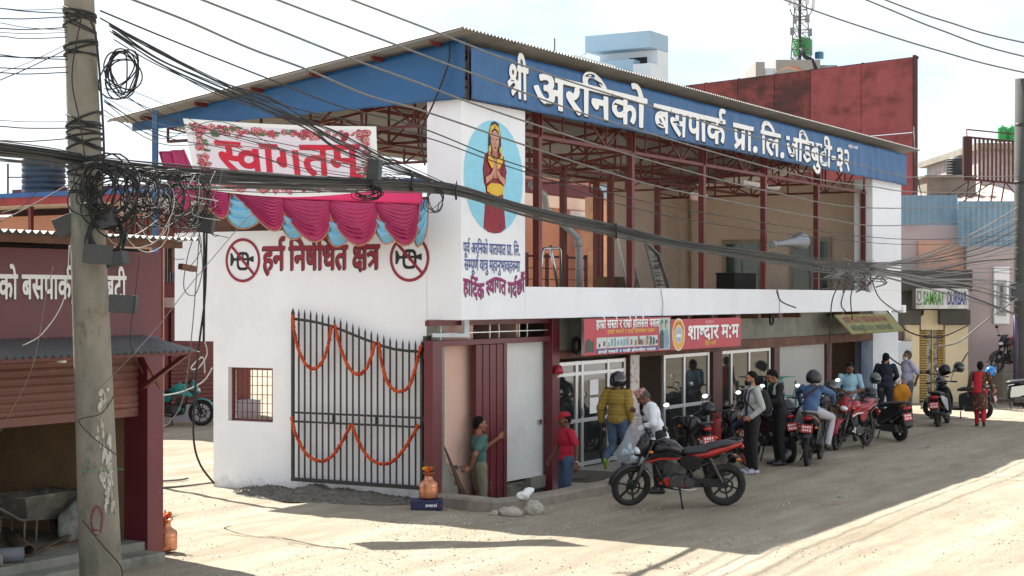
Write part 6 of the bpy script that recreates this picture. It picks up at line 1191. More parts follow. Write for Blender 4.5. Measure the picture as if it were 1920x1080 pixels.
def wheel(root, x, R0, tw, spokes, f=None, disc=True):
    f = f or (lambda p: tuple(p))
    m = MB(); m.torus((x, 0, R0), R0 - tw, tw, 'y', 36, 10, sq=.9)
    for k in range(40):                                            # tread blocks
        a = 2 * pi * k / 40
        for y in (-.5, .5): M = Matrix.Rotation(-a, 3, 'Y'); m.cbox(Vector((x, y * tw * .8, R0)) + M @ Vector((R0 - tw * .22, 0, 0)), (tw * .3, tw * .5, .02), M)
    w = xf(m, f).build('wheel', M_tyre, root)
    m = MB(); r = R0 - tw * 1.95; m.lathe([(r + .012, -tw * .5), (r - .012, -tw * .3), (r - .012, tw * .3), (r + .012, tw * .5), (r + .03, tw * .5), (r + .03, -tw * .5), (r + .012, -tw * .5)], (x, 0, R0), 'y', 36, caps=False)
    m.lathe([(.045, -.06), (.045, .06)], (x, 0, R0), 'y', 16)
    for k in range(spokes):
        a = 2 * pi * k / spokes + .3; d = Vector((cos(a), 0, sin(a))); m.bar(Vector((x, 0, R0)) + d * .03, Vector((x, 0, R0)) + d * (r + .005), .022, .035, up=(0, 1, 0))
    xf(m, f).build('rim', M_alloy, w)
    if disc: m = MB(); m.lathe([(.085, 0), (.115, 0), (.115, .004), (.085, .004), (.085, 0)], (x, .062, R0), 'y', 28, caps=False); xf(m, f).build('brake_disc', M_alloy, w)
    return w
def mirror(root, y, f, z=1.0, x=.36, up=.2, col=M_bblack, glass_out=False):
    s = 1 if y > 0 else -1
    m = MB(); m.tube([(x, y, z - .02), (x + .04, y + s * .04, z + up * .6), (x + .03, y + s * .09, z + up)], .007, 6); c = Vector((x + .03, y + s * .11, z + up + .045))
    m.ball(c, (.02, .062, .042), 14, 8); k = xf(m, f).build('mirror', col, root)
    m = MB(); m.lathe([(0.001, 0), (.9, 0), (.9, .05)], n=18); m.v = [(c.x - .019 - q[2] * .02, c.y + q[0] * .058, c.z + q[1] * .038) for q in m.v]; xf(m, f).build('mirror_glass', M_mirror, k)
def plate(root, x, z, w=.2, h=.14, tilt=.25, face=-1):
    m = MB(); M = Matrix.Rotation(face * -tilt, 3, 'Y'); m.cbox((x, 0, z), (.006, w, h), M); p = m.build('number_plate', M_plate, root, bevel=.003)
    m = MB()
    for r_ in (-1, 1):
        for k in range(4): m.cbox(Vector((x, 0, z)) + M @ Vector((face * .005, (k - 1.5) * w * .2, r_ * h * .2)), (.003, w * R.uniform(.08, .13), h * R.uniform(.2, .28)), M)
    m.build('plate_marks', M_ink_white, p)
def motorcycle(loc, rz, label, tank=M_bblack, accent=None, panel=None, steer=0.0, lean=-6, seat=M_seat, scale=1.08, cowl=True, mir=True, helmet=None, lampcol=M_lens):
    accent = accent or tank; panel = panel or tank
    b = empty('motorcycle', loc, rz, label, 'motorcycle', 'motorcycles parked along the shops'); b.rotation_euler = (radians(lean), 0, rz); b.scale = (scale,) * 3
    f = steerer(steer)
    fz_, rzx = .67, -.67
    wheel(b, fz_, .3, .04, 6, f); wheel(b, rzx, .305, .05, 6, None, True)
    m = MB()
    for y in (-.085, .085): m.tube([(fz_, y, .3), (.585, y, .52), (.43, y, .9)], [.03, .028, .02], 10)
    m.bar((.47, -.11, .84), (.47, .11, .84), .04, .03); m.bar((.425, -.11, .94), (.425, .11, .94), .04, .03); xf(m, f).build('fork', M_engine, b)
    m = MB(); m.grid(lambda u, v: (fz_ + .33 * cos(radians(5 + 140 * u)), (v - .5) * .13, .31 + (.335 - .03 * abs(v - .5) * 2) * sin(radians(5 + 140 * u))), 16, 6); xf(m, f).build('front_fender', tank, b, solid=.006)
    m = MB(); m.tube([(.3, -.37, 1.0), (.34, -.2, 1.02), (.41, -.06, .97), (.41, .06, .97), (.34, .2, 1.02), (.3, .37, 1.0)], .012, 8); hb = xf(m, f).build('handlebar', M_engine, b)
    for s in (-1, 1):
        m = MB(); m.tube([(.335, s * .24, 1.017), (.298, s * .38, 1.0)], .019, 8); xf(m, f).build('grip', M_black, hb)
        m = MB(); m.tube([(.36, s * .22, 1.01), (.36, s * .36, .99)], .007, 6); xf(m, f).build('lever', M_engine, hb)
        if mir: mirror(b, s * .25, f)
    # headlamp and visor
    if cowl:
        m = MB(); m.loft([sec(.43, .93, .07, .13), sec(.5, .9, .11, .15), sec(.58, .84, .105, .1), sec(.63, .78, .05, .04)]); xf(m, f).build('headlight_cowl', tank, b)
        m = MB(); m.loft([sec(.40, 1.05, .09, .03), sec(.47, 1.04, .1, .02, tilt=-.5), sec(.54, .98, .09, .012, tilt=-.8)]); xf(m, f).build('windscreen', M_bblack, b)
        m = MB(); m.ball((.60, 0, .82), (.05, .085, .055), 14, 8); xf(m, f).build('headlight', lampcol, b)
    else:
        m = MB(); m.lathe([(.05, -.09), (.09, -.04), (.1, .02)], (.52, 0, .88), 'x', 20); xf(m, f).build('headlight_cowl', M_bblack, b)
        m = MB(); m.ball((.54, 0, .88), (.03, .092, .092), 16, 8); xf(m, f).build('headlight', lampcol, b)
    for s in (-1, 1):
        m = MB(); m.ball((.47, s * .16, .84), (.04, .03, .022), 10, 6); xf(m, f).build('indicator', M_amber, b)
        m = MB(); m.ball((-.83, s * .14, .7), (.04, .03, .022), 10, 6); m.build('indicator', M_amber, b)
    m = MB(); m.loft([sec(.40, .80, .05, .05), sec(.34, .84, .13, .10), sec(.2, .87, .155, .125), sec(.05, .84, .135, .11), sec(-.08, .78, .08, .05)]); m.build('fuel_tank', tank, b)
    m = MB(); m.lathe([(.03, 0), (.032, .015), (.02, .02)], (.18, 0, .985), n=14); m.build('filler_cap', M_chrome, b)
    for s in (-1, 1):
        pts = [(.5, .70), (.4, .79), (.18, .83), (-.02, .75), (.06, .71), (.28, .70), (.42, .655)]
        m = MB(); m.prism([pts if s < 0 else pts[::-1]], lambda x, y, h: (x, s * (.14 + .02 * (1 - abs(x - .2) * 3) + h), y), .02, 0, 0, True); m.build('tank_shroud', tank, b, bevel=.008, fix=True)
        m = MB(); m.prism([[(.49, .69), (.3, .745), (.0, .735), (.02, .715), (.3, .715), (.47, .665)]], lambda x, y, h: (x, s * (.162 + .02 * (1 - abs(x - .2) * 3) + h), y), .006, 0, 0, True); m.build('tank_stripe', accent, b, fix=True)
        pts = [(.02, .74), (-.2, .76), (-.34, .70), (-.28, .56), (-.1, .54), (.0, .62)]
        m = MB(); m.prism([pts], lambda x, y, h: (x, s * (.1 + h), y), .025, 0, 0, True); m.build('side_panel', tank, b, bevel=.01, fix=True)
        pts = [(.3, .36), (.12, .3), (-.2, .3), (-.12, .38), (.2, .44)]
        m = MB(); m.prism([pts], lambda x, y, h: (x, s * (.1 + h), y), .02, 0, 0, True); m.build('belly_pan', accent, b, bevel=.006, fix=True)
    m = MB(); m.loft([sec(-.02, .80, .07, .03), sec(-.12, .80, .12, .05), sec(-.36, .82, .135, .05), sec(-.44, .87, .125, .05), sec(-.68, .91, .11, .045), sec(-.8, .92, .06, .025)]); m.build('seat', seat, b)
    m = MB(); m.loft([sec(-.1, .73, .1, .04), sec(-.4, .77, .135, .06), sec(-.7, .86, .11, .055), sec(-.9, .91, .05, .03)]); m.build('tail_panel', panel, b)
    m = MB(); m.tube([(-.6, .13, .9), (-.8, .13, .95), (-.9, .06, .96), (-.9, -.06, .96), (-.8, -.13, .95), (-.6, -.13, .9)], .014, 8); m.build('grab_rail', M_engine, b)
    m = MB(); m.ball((-.9, 0, .86), (.035, .075, .035), 12, 7); m.build('tail_light', M_tail, b)
    m = MB(); m.grid(lambda u, v: (-.72 - .24 * u - .03 * u * u, (v - .5) * (.17 - .03 * u), .78 - .28 * u ** 1.3 + .02 * (1 - (2 * v - 1) ** 2)), 10, 6); m.build('rear_fender', M_black, b, solid=.008)
    plate(b, -.93, .68)
    m = MB()
    m.ball((.08, 0, .38), (.2, .12, .12), 16, 10); m.box(-.2, .1, -.09, .09, .28, .46); m.lathe([(.1, -.14), (.11, -.12), (.11, .12), (.1, .14)], (.05, 0, .37), 'y', 22); m.lathe([(.075, -.13), (.08, -.12), (.08, .12), (.075, .13)], (-.14, 0, .36), 'y', 18)
    for k in range(8): z = .47 + .025 * k; m.cbox((.14 + .006 * k, 0, z), (.16, .17, .012), Matrix.Rotation(-.2, 3, 'Y'))
    m.cbox((.16, 0, .56), (.12, .13, .2), Matrix.Rotation(-.2, 3, 'Y')); m.build('engine', M_engine, b, bevel=.004)
    m = MB(); m.tube([(.22, -.06, .5), (.32, -.08, .42), (.28, -.1, .28), (.0, -.13, .22), (-.25, -.15, .25), (-.4, -.17, .32)], .022, 10); m.tube([(-.32, -.17, .28), (-.42, -.175, .33), (-.78, -.19, .46)], [.03, .05, .048], 12); m.build('exhaust', M_alloy, b)
    m = MB()
    for s in (-1, 1): m.tube([(.4, s * .03, .82), (.3, s * .1, .5), (.2, s * .11, .3)], .02, 8); m.tube([(.36, s * .03, .86), (-.1, s * .1, .7), (-.3, s * .11, .6), (-.75, s * .09, .8)], .018, 8); m.tube([(-.1, s * .1, .7), (-.2, s * .11, .36)], .022, 8)
    m.build('frame', M_black, b)
    m = MB()
    for s in (-1, 1): m.bar((-.2, s * .11, .37), (rzx, s * .1, .31), .03, .05)
    m.box(-.66, -.16, .1, .125, .3, .42); m.build('swingarm', M_alloy, b)
    for s in (-1, 1):
        m = MB(); P, Q = Vector((rzx + .06, s * .13, .36)), Vector((-.42, s * .13, .72)); m.tube([P + (Q - P) * i / 30 for i in range(31)], [.03 if i % 2 else .02 for i in range(31)], 8); m.build('shock_absorber', M_engine, b)
        m = MB(); m.bar((.02, s * .1, .3), (.02, s * .26, .3), .03, .02); m.bar((-.3, s * .1, .36), (-.34, s * .22, .34), .025, .02); m.build('footpeg', M_black, b)
    m = MB(); m.tube([(.0, .12, .28), (-.03, .24, .02 - radians(-lean) * .24 * 0)], .014, 8); m.build('side_stand', M_alloy, b)
    m = MB(); m.tube([(.1, .17, .31), (-.12, .19, .27), (-.25, .18, .3)], .01, 6); m.build('gear_lever', M_steel, b)
    return b
def scooter(loc, rz, label, body=M_bblack, trim=None, steer=0.0, lean=-5, scale=1.08, seatm=M_seat):
    trim = trim or body
    b = empty('scooter', loc, rz, label, 'scooter', 'scooters parked along the shops'); b.rotation_euler = (radians(lean), 0, rz); b.scale = (scale,) * 3
    f = steerer(steer, Vector((.45, 0, .8)))
    wheel(b, .63, .235, .05, 5, f); wheel(b, -.62, .235, .055, 5, None, False)
    m = MB(); m.grid(lambda u, v: (.63 + .265 * cos(radians(-10 + 160 * u)), (v - .5) * .16, .25 + (.28 - .05 * abs(2 * v - 1) ** 2) * sin(radians(-10 + 160 * u))), 14, 6); xf(m, f).build('front_fender', body, b, solid=.006)
    m = MB(); m.tube([(.63, .08, .235), (.52, .06, .55), (.44, .03, .85)], .02, 8); m.tube([(.63, -.08, .235), (.52, -.06, .55), (.44, -.03, .85)], .02, 8); xf(m, f).build('fork', M_engine, b)
    m = MB(); m.loft([sec(.42, .3, .16, .03), sec(.48, .42, .2, .06), sec(.5, .6, .2, .1), sec(.46, .78, .17, .08), sec(.42, .88, .1, .03)]); m.build('front_apron', body, b)
    m = MB(); m.loft([sec(.35, .34, .15, .05), sec(.38, .55, .17, .1), sec(.39, .8, .14, .06)]); m.build('leg_shield', M_black, b)
    m = MB(); m.box(-.18, .36, -.15, .15, .22, .29); m.build('floorboard', M_black, b, bevel=.02)
    m = MB(); m.loft([sec(.34, .97, .05, .03), sec(.42, .98, .12, .06), sec(.5, .95, .1, .05), sec(.53, .93, .04, .03)]); xf(m, f).build('handlebar_cowl', body, b)
    m = MB(); m.ball((.52, 0, .95), (.03, .075, .045), 12, 7); xf(m, f).build('headlight', M_lens, b)
    m = MB(); m.tube([(.3, -.35, .98), (.38, -.1, 1.0), (.38, .1, 1.0), (.3, .35, .98)], .014, 8); hb = xf(m, f).build('handlebar', M_engine, b)
    for s in (-1, 1):
        m = MB(); m.tube([(.33, s * .22, .992), (.298, s * .36, .98)], .02, 8); xf(m, f).build('grip', M_black, hb); mirror(b, s * .2, f, z=1.0, x=.38)
        m = MB(); m.ball((.5, s * .13, .72), (.03, .05, .025), 10, 6); m.build('indicator', M_amber, b)
        m = MB(); m.prism([[(-.1, .34), (-.12, .62), (-.5, .68), (-.88, .74), (-.8, .6), (-.55, .44), (-.3, .36)]], lambda x, y, h: (x, s * (.14 + .03 * (1 - ((x + .45) / .45) ** 2) + h), y), .03, 0, 0, True); m.build('side_panel', trim, b, bevel=.012, fix=True)
    m = MB(); m.loft([sec(-.06, .45, .12, .16), sec(-.3, .52, .15, .16), sec(-.65, .62, .14, .1), sec(-.92, .7, .07, .05)]); m.build('rear_body', body, b)
    m = MB(); m.loft([sec(-.02, .71, .09, .03), sec(-.12, .73, .13, .05), sec(-.45, .76, .14, .05), sec(-.78, .8, .1, .04), sec(-.86, .8, .05, .02)]); m.build('seat', seatm, b)
    m = MB(); m.tube([(-.65, .12, .78), (-.85, .11, .82), (-.95, 0, .83), (-.85, -.11, .82), (-.65, -.12, .78)], .016, 8); m.build('grab_rail', M_engine, b)
    m = MB(); m.ball((-.9, 0, .7), (.05, .11, .045), 14, 8); m.build('tail_light', M_tail, b)
    m = MB(); m.grid(lambda u, v: (-.84 - .1 * u, (v - .5) * .2, .62 - .3 * u), 6, 4); m.build('rear_fender', M_black, b, solid=.01); plate(b, -.92, .52, .21, .15)
    m = MB(); m.box(-.7, -.2, .06, .16, .2, .36); m.ball((-.4, .1, .3), (.2, .07, .1), 14, 8); m.build('engine', M_engine, b, bevel=.01)
    m = MB(); m.tube([(-.3, -.1, .2), (-.45, -.14, .22), (-.8, -.16, .32)], [.03, .05, .05], 12); m.build('exhaust', M_alloy, b)
    m = MB(); m.tube([(-.1, .1, .2), (-.12, .2, .015)], .014, 6); m.build('side_stand', M_alloy, b)
    return b
def helmet(loc, rz, label, shell, tilt=(0, 0), visor=True, s=1.0):
    t = empty('helmet', loc, rz, label, 'helmet', 'motorcycle helmets'); t.rotation_euler = (tilt[0], tilt[1], rz); t.scale = (s,) * 3
    m = MB()
    for i in range(13):
        pass
    def hs(u, v):
        th = radians(4 + 128 * v); a = 2 * pi * u
        r = Vector((.148 * sin(th) * cos(a), .122 * sin(th) * sin(a), .135 * cos(th)))
        if v > .55 and cos(a) > .5: r = r * (1 - .06 * (v - .55))
        return tuple(r)
    m.grid(hs, 28, 14); m.build('shell', shell, t, solid=.012)
    m = MB(); m.grid(lambda u, v: (.156 * sin(radians(62 + 50 * v)) * cos(radians(-72 + 144 * u)), .13 * sin(radians(62 + 50 * v)) * sin(radians(-72 + 144 * u)), .14 * cos(radians(62 + 50 * v))), 16, 6); m.build('visor', mat('helmet_visor', (.02, .022, .026), .06, .1, spec=1.0), t)
    m = MB(); m.grid(lambda u, v: (.15 * sin(radians(115 + 14 * v)) * cos(radians(-70 + 140 * u)) * 1.02, .125 * sin(radians(115 + 14 * v)) * sin(radians(-70 + 140 * u)), .135 * cos(radians(115 + 14 * v))), 14, 3); m.build('chin_bar', shell, t, solid=.014)
    return t
M_bred = mat('red_body_paint', C('a3241c'), .28, .05, 3); M_dkred = mat('deep_red_paint', C('94202c'), .28, .06, 3)
M_blue = mat('navy_body_paint', C('24407a'), .28, .05); M_teal = mat('teal_body_paint', C('1f9494'), .28, .05); M_sil = mat('silver_paint', C('aeb2b6'), .3, .05, metal=.4); M_wht = mat('white_body_paint', C('d8d9d6'), .3, .04)
M_grn = mat('dark_green_paint', C('1f5a48'), .35, .05); M_dkgrey = mat('charcoal_paint', C('2c2f33'), .35, .06)
def gx(px, Y, z=0.0): return Vector(((px - 960) / F_PX * Y, Y, z))
HEAD = pi + .088
motorcycle(Vector((2.54, 25.37, 0)), HEAD, 'black and red motorcycle parked alone in front, left side to the viewer', M_bblack, M_bred, M_bred, steer=radians(18), lean=-7)
motorcycle(gx(1312, 29.6), radians(97), 'black motorcycle with a helmet on it, just behind the red and black one', M_bblack, steer=radians(12), cowl=False)
helmet(gx(1327, 29.55, 1.2), radians(150), 'glossy black helmet hung on the motorcycle before the glass doors', M_bblack, (0, .3))
motorcycle(gx(1387, 31.2), radians(94), 'blue and black motorcycle, rear to the viewer, hidden behind the youth in the grey hoodie', M_bblack, M_blue, M_blue, steer=radians(5))
motorcycle(gx(1447, 32.6), radians(108), 'black motorcycle between the hooded youth and the rider, fat rear tyre', M_bblack, M_bblack, M_dkgrey, steer=radians(-6))
RB = motorcycle(Vector((5.85, 32.05, 0)), radians(70), 'motorcycle with the denim jacket rider on it, rear wheel to the viewer', M_dkgrey, M_bblack, mat('brown_tail_paint', C('5c3a30'), .35), lean=3, mir=True)
motorcycle(gx(1597, 35.2), radians(-126), 'red motorcycle with white stripes facing the viewer, headlamp in front', M_dkred, M_wht, M_dkred, steer=radians(8), seat=M_dkred)
motorcycle(gx(1552, 35.6), radians(80), 'black motorcycle half hidden between the denim rider and the red motorcycle', M_bblack, M_dkred, M_dkgrey, steer=radians(10))
motorcycle(gx(1490, 34.6), radians(112), 'dark motorcycle half hidden behind the left shoulder of the denim rider', M_dkgrey, M_bblack, M_bblack, steer=radians(-14), cowl=False)
scooter(gx(1653, 37.5), radians(115), 'black scooter with red number plate, rear to the viewer, before the navy jacket man', M_dkgrey, M_bblack)
helmet(W(1641, 710, 37.6), radians(-80), 'matt grey green helmet hung highest on the black scooter', mat('grey_green_paint', C('5c635c'), .5, .05), (.1, .2))
helmet(W(1632, 738, 37.3), radians(160), 'dark blue helmet hung below the grey one on the black scooter', mat('dark_blue_paint', C('262f3f'), .3), (0, .4))
helmet(W(1557, 725, 34.4), radians(-50), 'black helmet with grey stripes beside the rider in denim', mat('striped_helmet_paint', C('33302f'), .35, .5, 9, col2=C('8d8a88'), thr=(.3, .42)), (0, .1))
scooter(gx(1768, 41.4), radians(66), 'black scooter with red tail and silver side stripes beside the cream gate', M_bblack, M_sil)
helmet(W(1771, 694, 41.6), radians(120), 'dark glossy helmet on the seat of the scooter with silver stripes', M_bblack, (0, .5), s=1.1)
scooter(gx(1796, 43.8), radians(150), 'dark blue grey scooter standing behind the silver striped one', mat('blue_grey_paint', C('39414c'), .3), M_dkgrey)
helmet(W(1798, 689, 43.4), radians(-70), 'shiny dark green helmet on the handlebar of the scooter by the cream wall', mat('bottle_green_paint', C('1d2f24'), .12), (0, .2), s=1.1)
scooter(gx(1884, 47.4), radians(176), 'white and black scooter with green footboard at the right edge', M_dkgrey, M_wht)
helmet(W(1858, 697, 47.2), radians(30), 'bright blue helmet on the white scooter at the right edge', mat('bright_blue_gloss', C('2f7fd0'), .2), (0, .2), s=1.15)
BLK = gx(1925, 49.75); m = MB(); m.box(-.75, 2.0, -.1, 1.3, -.1, .93); o = m.build('concrete_ramp', M_conc, bevel=.03); o.location = BLK; tag(o, 'grey concrete ramp block at the right edge behind the white scooter', 'ramp')
motorcycle(gx(1898, 50.3, .93), radians(215), 'dark motorcycle up on the concrete ramp, far right', M_dkgrey, cowl=True)
helmet(W(1900, 640, 49.7), radians(200), 'dark red helmet on the motorcycle on the ramp', M_dkred, (0, .1), s=1.1)
motorcycle(gx(322, 41.2), radians(4), 'teal motorcycle parked before the maroon shutters beyond the gateway', M_teal, M_teal, M_bblack, steer=radians(-6))
# ------------------------------------------------------------------ people: one remeshed body each, with clothes and hair as children
# x forward, y left, z up; origin between the feet
def blob(m, p, q, r0, r1, n=12):
    p, q = Vector(p), Vector(q); d = q - p
    if d.length < 1e-4: m.ball(p, r0, n, 8); return
    m.tube([p, q], [r0, r1], n, sm=True); m.ball(p, r0, n, 8); m.ball(q, r1, n, 8)
def remesh(m, vox, smooth=4, disp=None):
    me = bpy.data.meshes.new('tmp'); me.from_pydata(m.v, [], m.f); ob = bpy.data.objects.new('tmp', me); COL.objects.link(ob)
    r = ob.modifiers.new('r', 'REMESH'); r.mode = 'VOXEL'; r.voxel_size = vox
    if smooth: s = ob.modifiers.new('s', 'SMOOTH'); s.factor = .5; s.iterations = smooth
    out = bpy.data.meshes.new_from_object(ob.evaluated_get(bpy.context.evaluated_depsgraph_get()))
    COL.objects.unlink(ob); bpy.data.objects.remove(ob); bpy.data.meshes.remove(me)
    if disp:
        for v, nn in zip(out.vertices, [v.normal.copy() for v in out.vertices]): v.co += nn * disp(v.co)
    out.polygons.foreach_set('use_smooth', [True] * len(out.polygons))
    return out
def put(me, name, mats, parent, pick=None):
    for x in mats: me.materials.append(x)
    if pick: me.polygons.foreach_set('material_index', [pick(p.center) for p in me.polygons])
    me.name = name; o = bpy.data.objects.new(name, me); COL.objects.link(o); o.parent = parent; return o
M_skin = mat('skin_brown', C('8f5f46'), .55, .06, 12); M_skin2 = mat('skin_light_brown', C('a8765a'), .55, .06, 12); M_skind = mat('skin_dark_brown', C('6e4533'), .55, .06, 12)
M_eye = mat('eye_dark', (.015, .012, .01), .2); M_lip = mat('lip_brown', C('7a4238'), .5); M_hair = mat('black_hair', (.005, .0045, .0045), .75, .3, 60, spec=.2); M_ghair = mat('dark_grey_hair', C('3c3835'), .6, .3, 60)
def cloth(n, h, **k): return mat('cloth_' + n, C(h), .85, k.pop('var', .08), k.pop('scale', 7), .25, 160, **k)
def fold(amp, sc=9, seed=0.0): return lambda c: amp * noise.noise(Vector((c.x * sc, c.y * sc, c.z * sc * .55 + seed))) + amp * .5 * noise.noise(Vector((c.x * sc * 2.3, c.y * sc * 2.3, c.z * sc * 1.6 + seed)))
def hand(m, w, d, up, s, curl=.5, side=1, grip=False):
    """palm and five fingers from the wrist w along d; up = back of the hand"""
    d = Vector(d).normalized(); up = Vector(up); up = (up - d * up.dot(d)).normalized(); x = d.cross(up) * side
    pal = w + d * .05 * s
    for k in (-1.5, -.5, .5, 1.5): blob(m, w + x * k * .012 * s + d * .01 * s, w + d * .085 * s + x * k * .019 * s, .014 * s, .0125 * s, 8)
    for k, l in zip((-1.5, -.5, .5, 1.5), (.055, .07, .075, .066)):
        a = w + d * .09 * s + x * k * .0205 * s; c = curl * (1.7 if grip else 1)
        d1 = (d * cos(c * .8) - up * sin(c * .8)); b = a + d1 * l * .55 * s; d2 = (d * cos(c * 1.9) - up * sin(c * 1.9)); e = b + d2 * l * .5 * s
        blob(m, a, b, .0095 * s, .009 * s, 7); blob(m, b, e, .009 * s, .0075 * s, 7)
    a = w + d * .03 * s + x * .03 * s; b = a + (d * .6 + x * .7 - up * .25).normalized() * .038 * s; blob(m, a, b, .012 * s, .0105 * s, 7); blob(m, b, b + (d * .9 + x * .15 - up * .5).normalized() * .032 * s, .0105 * s, .0085 * s, 7)
def person(label, loc, rz, H=1.7, pose=None, shirt=None, sleeve=1.0, pants=None, shoes=None, skin=M_skin, hair=M_hair, hairlen=0, shirt_len=.0, jacket_rib=False, lean=0.0, turn=0.0, hpitch=0.0, hyaw=0.0, fat=0.0, headgear=None, mask=None, pick_shirt=None, collar=None, skirt=None, patt=None, openz=None):
    s = H / 1.7; t = empty('person', loc, rz, label, 'person', None); J = dict(
        hipL=(0, .095, .92), hipR=(0, -.095, .92), kneeL=(.03, .105, .5), kneeR=(.03, -.105, .5), ankL=(-.01, .11, .085), ankR=(-.01, -.11, .085),
        shL=(0, .185, 1.40), shR=(0, -.185, 1.40), elL=(-.03, .235, 1.12), elR=(-.03, -.235, 1.12), wrL=(.06, .25, .885), wrR=(.06, -.25, .885),
        pel=(0, 0, .95), waist=(.0, 0, 1.08), chest=(.005, 0, 1.28), neck=(-.01, 0, 1.44), head=(.02, 0, 1.585), toeL=(.17, .13, .03), toeR=(.17, -.13, .03),
        handL=None, handR=None, upL=None, upR=None)
    M = Matrix.Rotation(turn, 3, 'Z') @ Matrix.Rotation(lean, 3, 'Y'); P0 = Vector((0, 0, .95))
    pose = pose or {}
    dz = Vector(pose.get('drop', (0, 0, 0)))
    for k in J:
        if J[k] is None: continue
        v = Vector(J[k])
        if k in ('shL', 'shR', 'waist', 'chest', 'neck', 'head', 'elL', 'elR', 'wrL', 'wrR'): v = P0 + M @ (v - P0)
        if k not in ('kneeL', 'kneeR', 'ankL', 'ankR', 'toeL', 'toeR'): v = v + dz
        J[k] = v
    for k, v in pose.items():
        if k in J and k != 'drop': J[k] = Vector(v)
    J = {k: (v * s if v is not None else None) for k, v in J.items()}
    hM = Matrix.Rotation(turn * .5 + hyaw, 3, 'Z') @ Matrix.Rotation(lean * .6 + hpitch, 3, 'Y'); hc = J['head']
    if lean or hpitch: hc = J['neck'] + hM @ Vector((.03, 0, .145)) * s
    hp = lambda x, y, z: hc + hM @ Vector((x, y, z)) * s
    def torso(m, g):
        bM = M
        m.ball(J['pel'], ((.105 + g + fat * .5) * s, (.155 + g) * s, (.11 + g) * s), 16, 10, M=bM); m.ball(J['waist'], ((.1 + g + fat) * s, (.148 + g + fat * .5) * s, (.13 + g) * s), 16, 10, M=bM)
        m.ball(J['chest'], ((.112 + g + fat * .4) * s, (.165 + g) * s, (.155 + g) * s), 16, 10, M=bM)
        m.ball((J['shL'] + J['shR']) / 2 + Vector((0, 0, -.02)) * s, ((.08 + g) * s, (.17 + g) * s, (.07 + g) * s), 16, 10, M=bM)
        for k in 'LR': m.ball(J['sh' + k] + Vector((0, 0, -.015)) * s, (.053 + g * .7) * s, 12, 8)
    def arm(m, k, g, frac=1.0, r=(.052, .042, .038, .027)):
        a, b, c = J['sh' + k], J['el' + k], J['wr' + k]
        e = min(1, frac / .5); q = a + (b - a) * e; blob(m, a, q, (r[0] + g) * s, (r[0] + (r[1] - r[0]) * e + g) * s)
        if frac > .5: e = (frac - .5) / .5; blob(m, b, b + (c - b) * e, (r[2] + g) * s, (r[2] + (r[3] - r[2]) * e + g) * s)
    def leg(m, k, g, frac=1.0):
        a, b, c = J['hip' + k], J['knee' + k], J['ank' + k]; mid = a + (b - a) * .45
        blob(m, a, mid, (.092 + g) * s, (.078 + g) * s); blob(m, mid, b, (.078 + g) * s, (.056 + g) * s); q = b + (c - b) * .35; e = c if frac == 1 else b + (c - b) * frac
        blob(m, b, q, (.054 + g) * s, (.056 + g) * s); blob(m, q, e, (.056 + g) * s, (.038 + g * 1.5) * s)
    m = MB(); torso(m, 0)
    for k in 'LR':
        arm(m, k, 0); leg(m, k, 0)
        a, c = J['el' + k], J['wr' + k]; d = J['hand' + k] if J['hand' + k] is not None else (c - a); up = J['up' + k] if J['up' + k] is not None else Vector((0, 1 if k == 'L' else -1, .2))
        hand(m, c, d, up, s, pose.get('curl' + k, .5), -1 if k == 'L' else 1, pose.get('grip' + k, False))
        an = J['ank' + k]; to = J['toe' + k]; blob(m, an, an + (to - an) * .2, .042 * s, .04 * s); blob(m, an + Vector((0, 0, -.04)) * s, to, .034 * s, .026 * s)
    blob(m, J['neck'] - (M @ Vector((0, 0, .04)) * s), hp(-.02, 0, -.05), .056 * s, .05 * s)
    m.ball(hp(-.01, 0, .02), (.098 * s, .077 * s, .108 * s), 18, 14, M=hM); m.ball(hp(.03, 0, -.045), (.062 * s, .058 * s, .068 * s), 14, 10, M=hM); m.ball(hp(.07, 0, -.095), (.022 * s, .026 * s, .018 * s), 10, 8, M=hM)
    blob(m, hp(.088, 0, .018), hp(.108, 0, -.022), .008 * s, .014 * s, 8); blob(m, hp(.09, .035, .035), hp(.09, -.035, .035), .012 * s, .012 * s, 8)
    for y in (-1, 1): m.ball(hp(-.005, y * .078, -.005), (.022 * s, .01 * s, .033 * s), 10, 8, M=hM); m.ball(hp(.07, y * .045, -.02), .024 * s, 8, 6)
    e1, e2, mo = hp(.092, .034, .016), hp(.092, -.034, .016), hp(.097, 0, -.062); brow = (hp(.098, .036, .04), hp(.098, -.036, .04))
    def pk(c):
        if (c - e1).length < .013 * s or (c - e2).length < .013 * s or (c - brow[0]).length < .011 * s or (c - brow[1]).length < .011 * s: return 1
        d = hM.transposed() @ (c - mo); return 2 if abs(d.y) < .026 * s and abs(d.z) < .008 * s and abs(d.x) < .03 * s else 0
    put(remesh(m, .0088, 2), 'body', [skin, M_eye, M_lip], t, pk)
    # shirt or jacket
    m = MB(); g = .017 + (.022 if jacket_rib else 0)
    torso(m, g)
    for k in 'LR': arm(m, k, .012 + (.022 if jacket_rib else .004 if sleeve > .6 else .007), sleeve)
    hem = J['pel'] + Vector((0, 0, -.07 - shirt_len)) * s
    if shirt_len > 0: m.tube([J['pel'], J['pel'] + Vector((0, 0, -.03 - shirt_len)) * s], [(.15) * s, (.165 + .12 * shirt_len) * s], 18)
    if collar: blob(m, J['neck'] + Vector((0, 0, -.03)) * s, J['neck'] + M @ Vector((0, 0, .03)) * s, .072 * s, .064 * s)
    nrm = M @ Vector((0, 0, 1)); rib = None
    f0 = fold(.009 * s, 10, R.random() * 50)
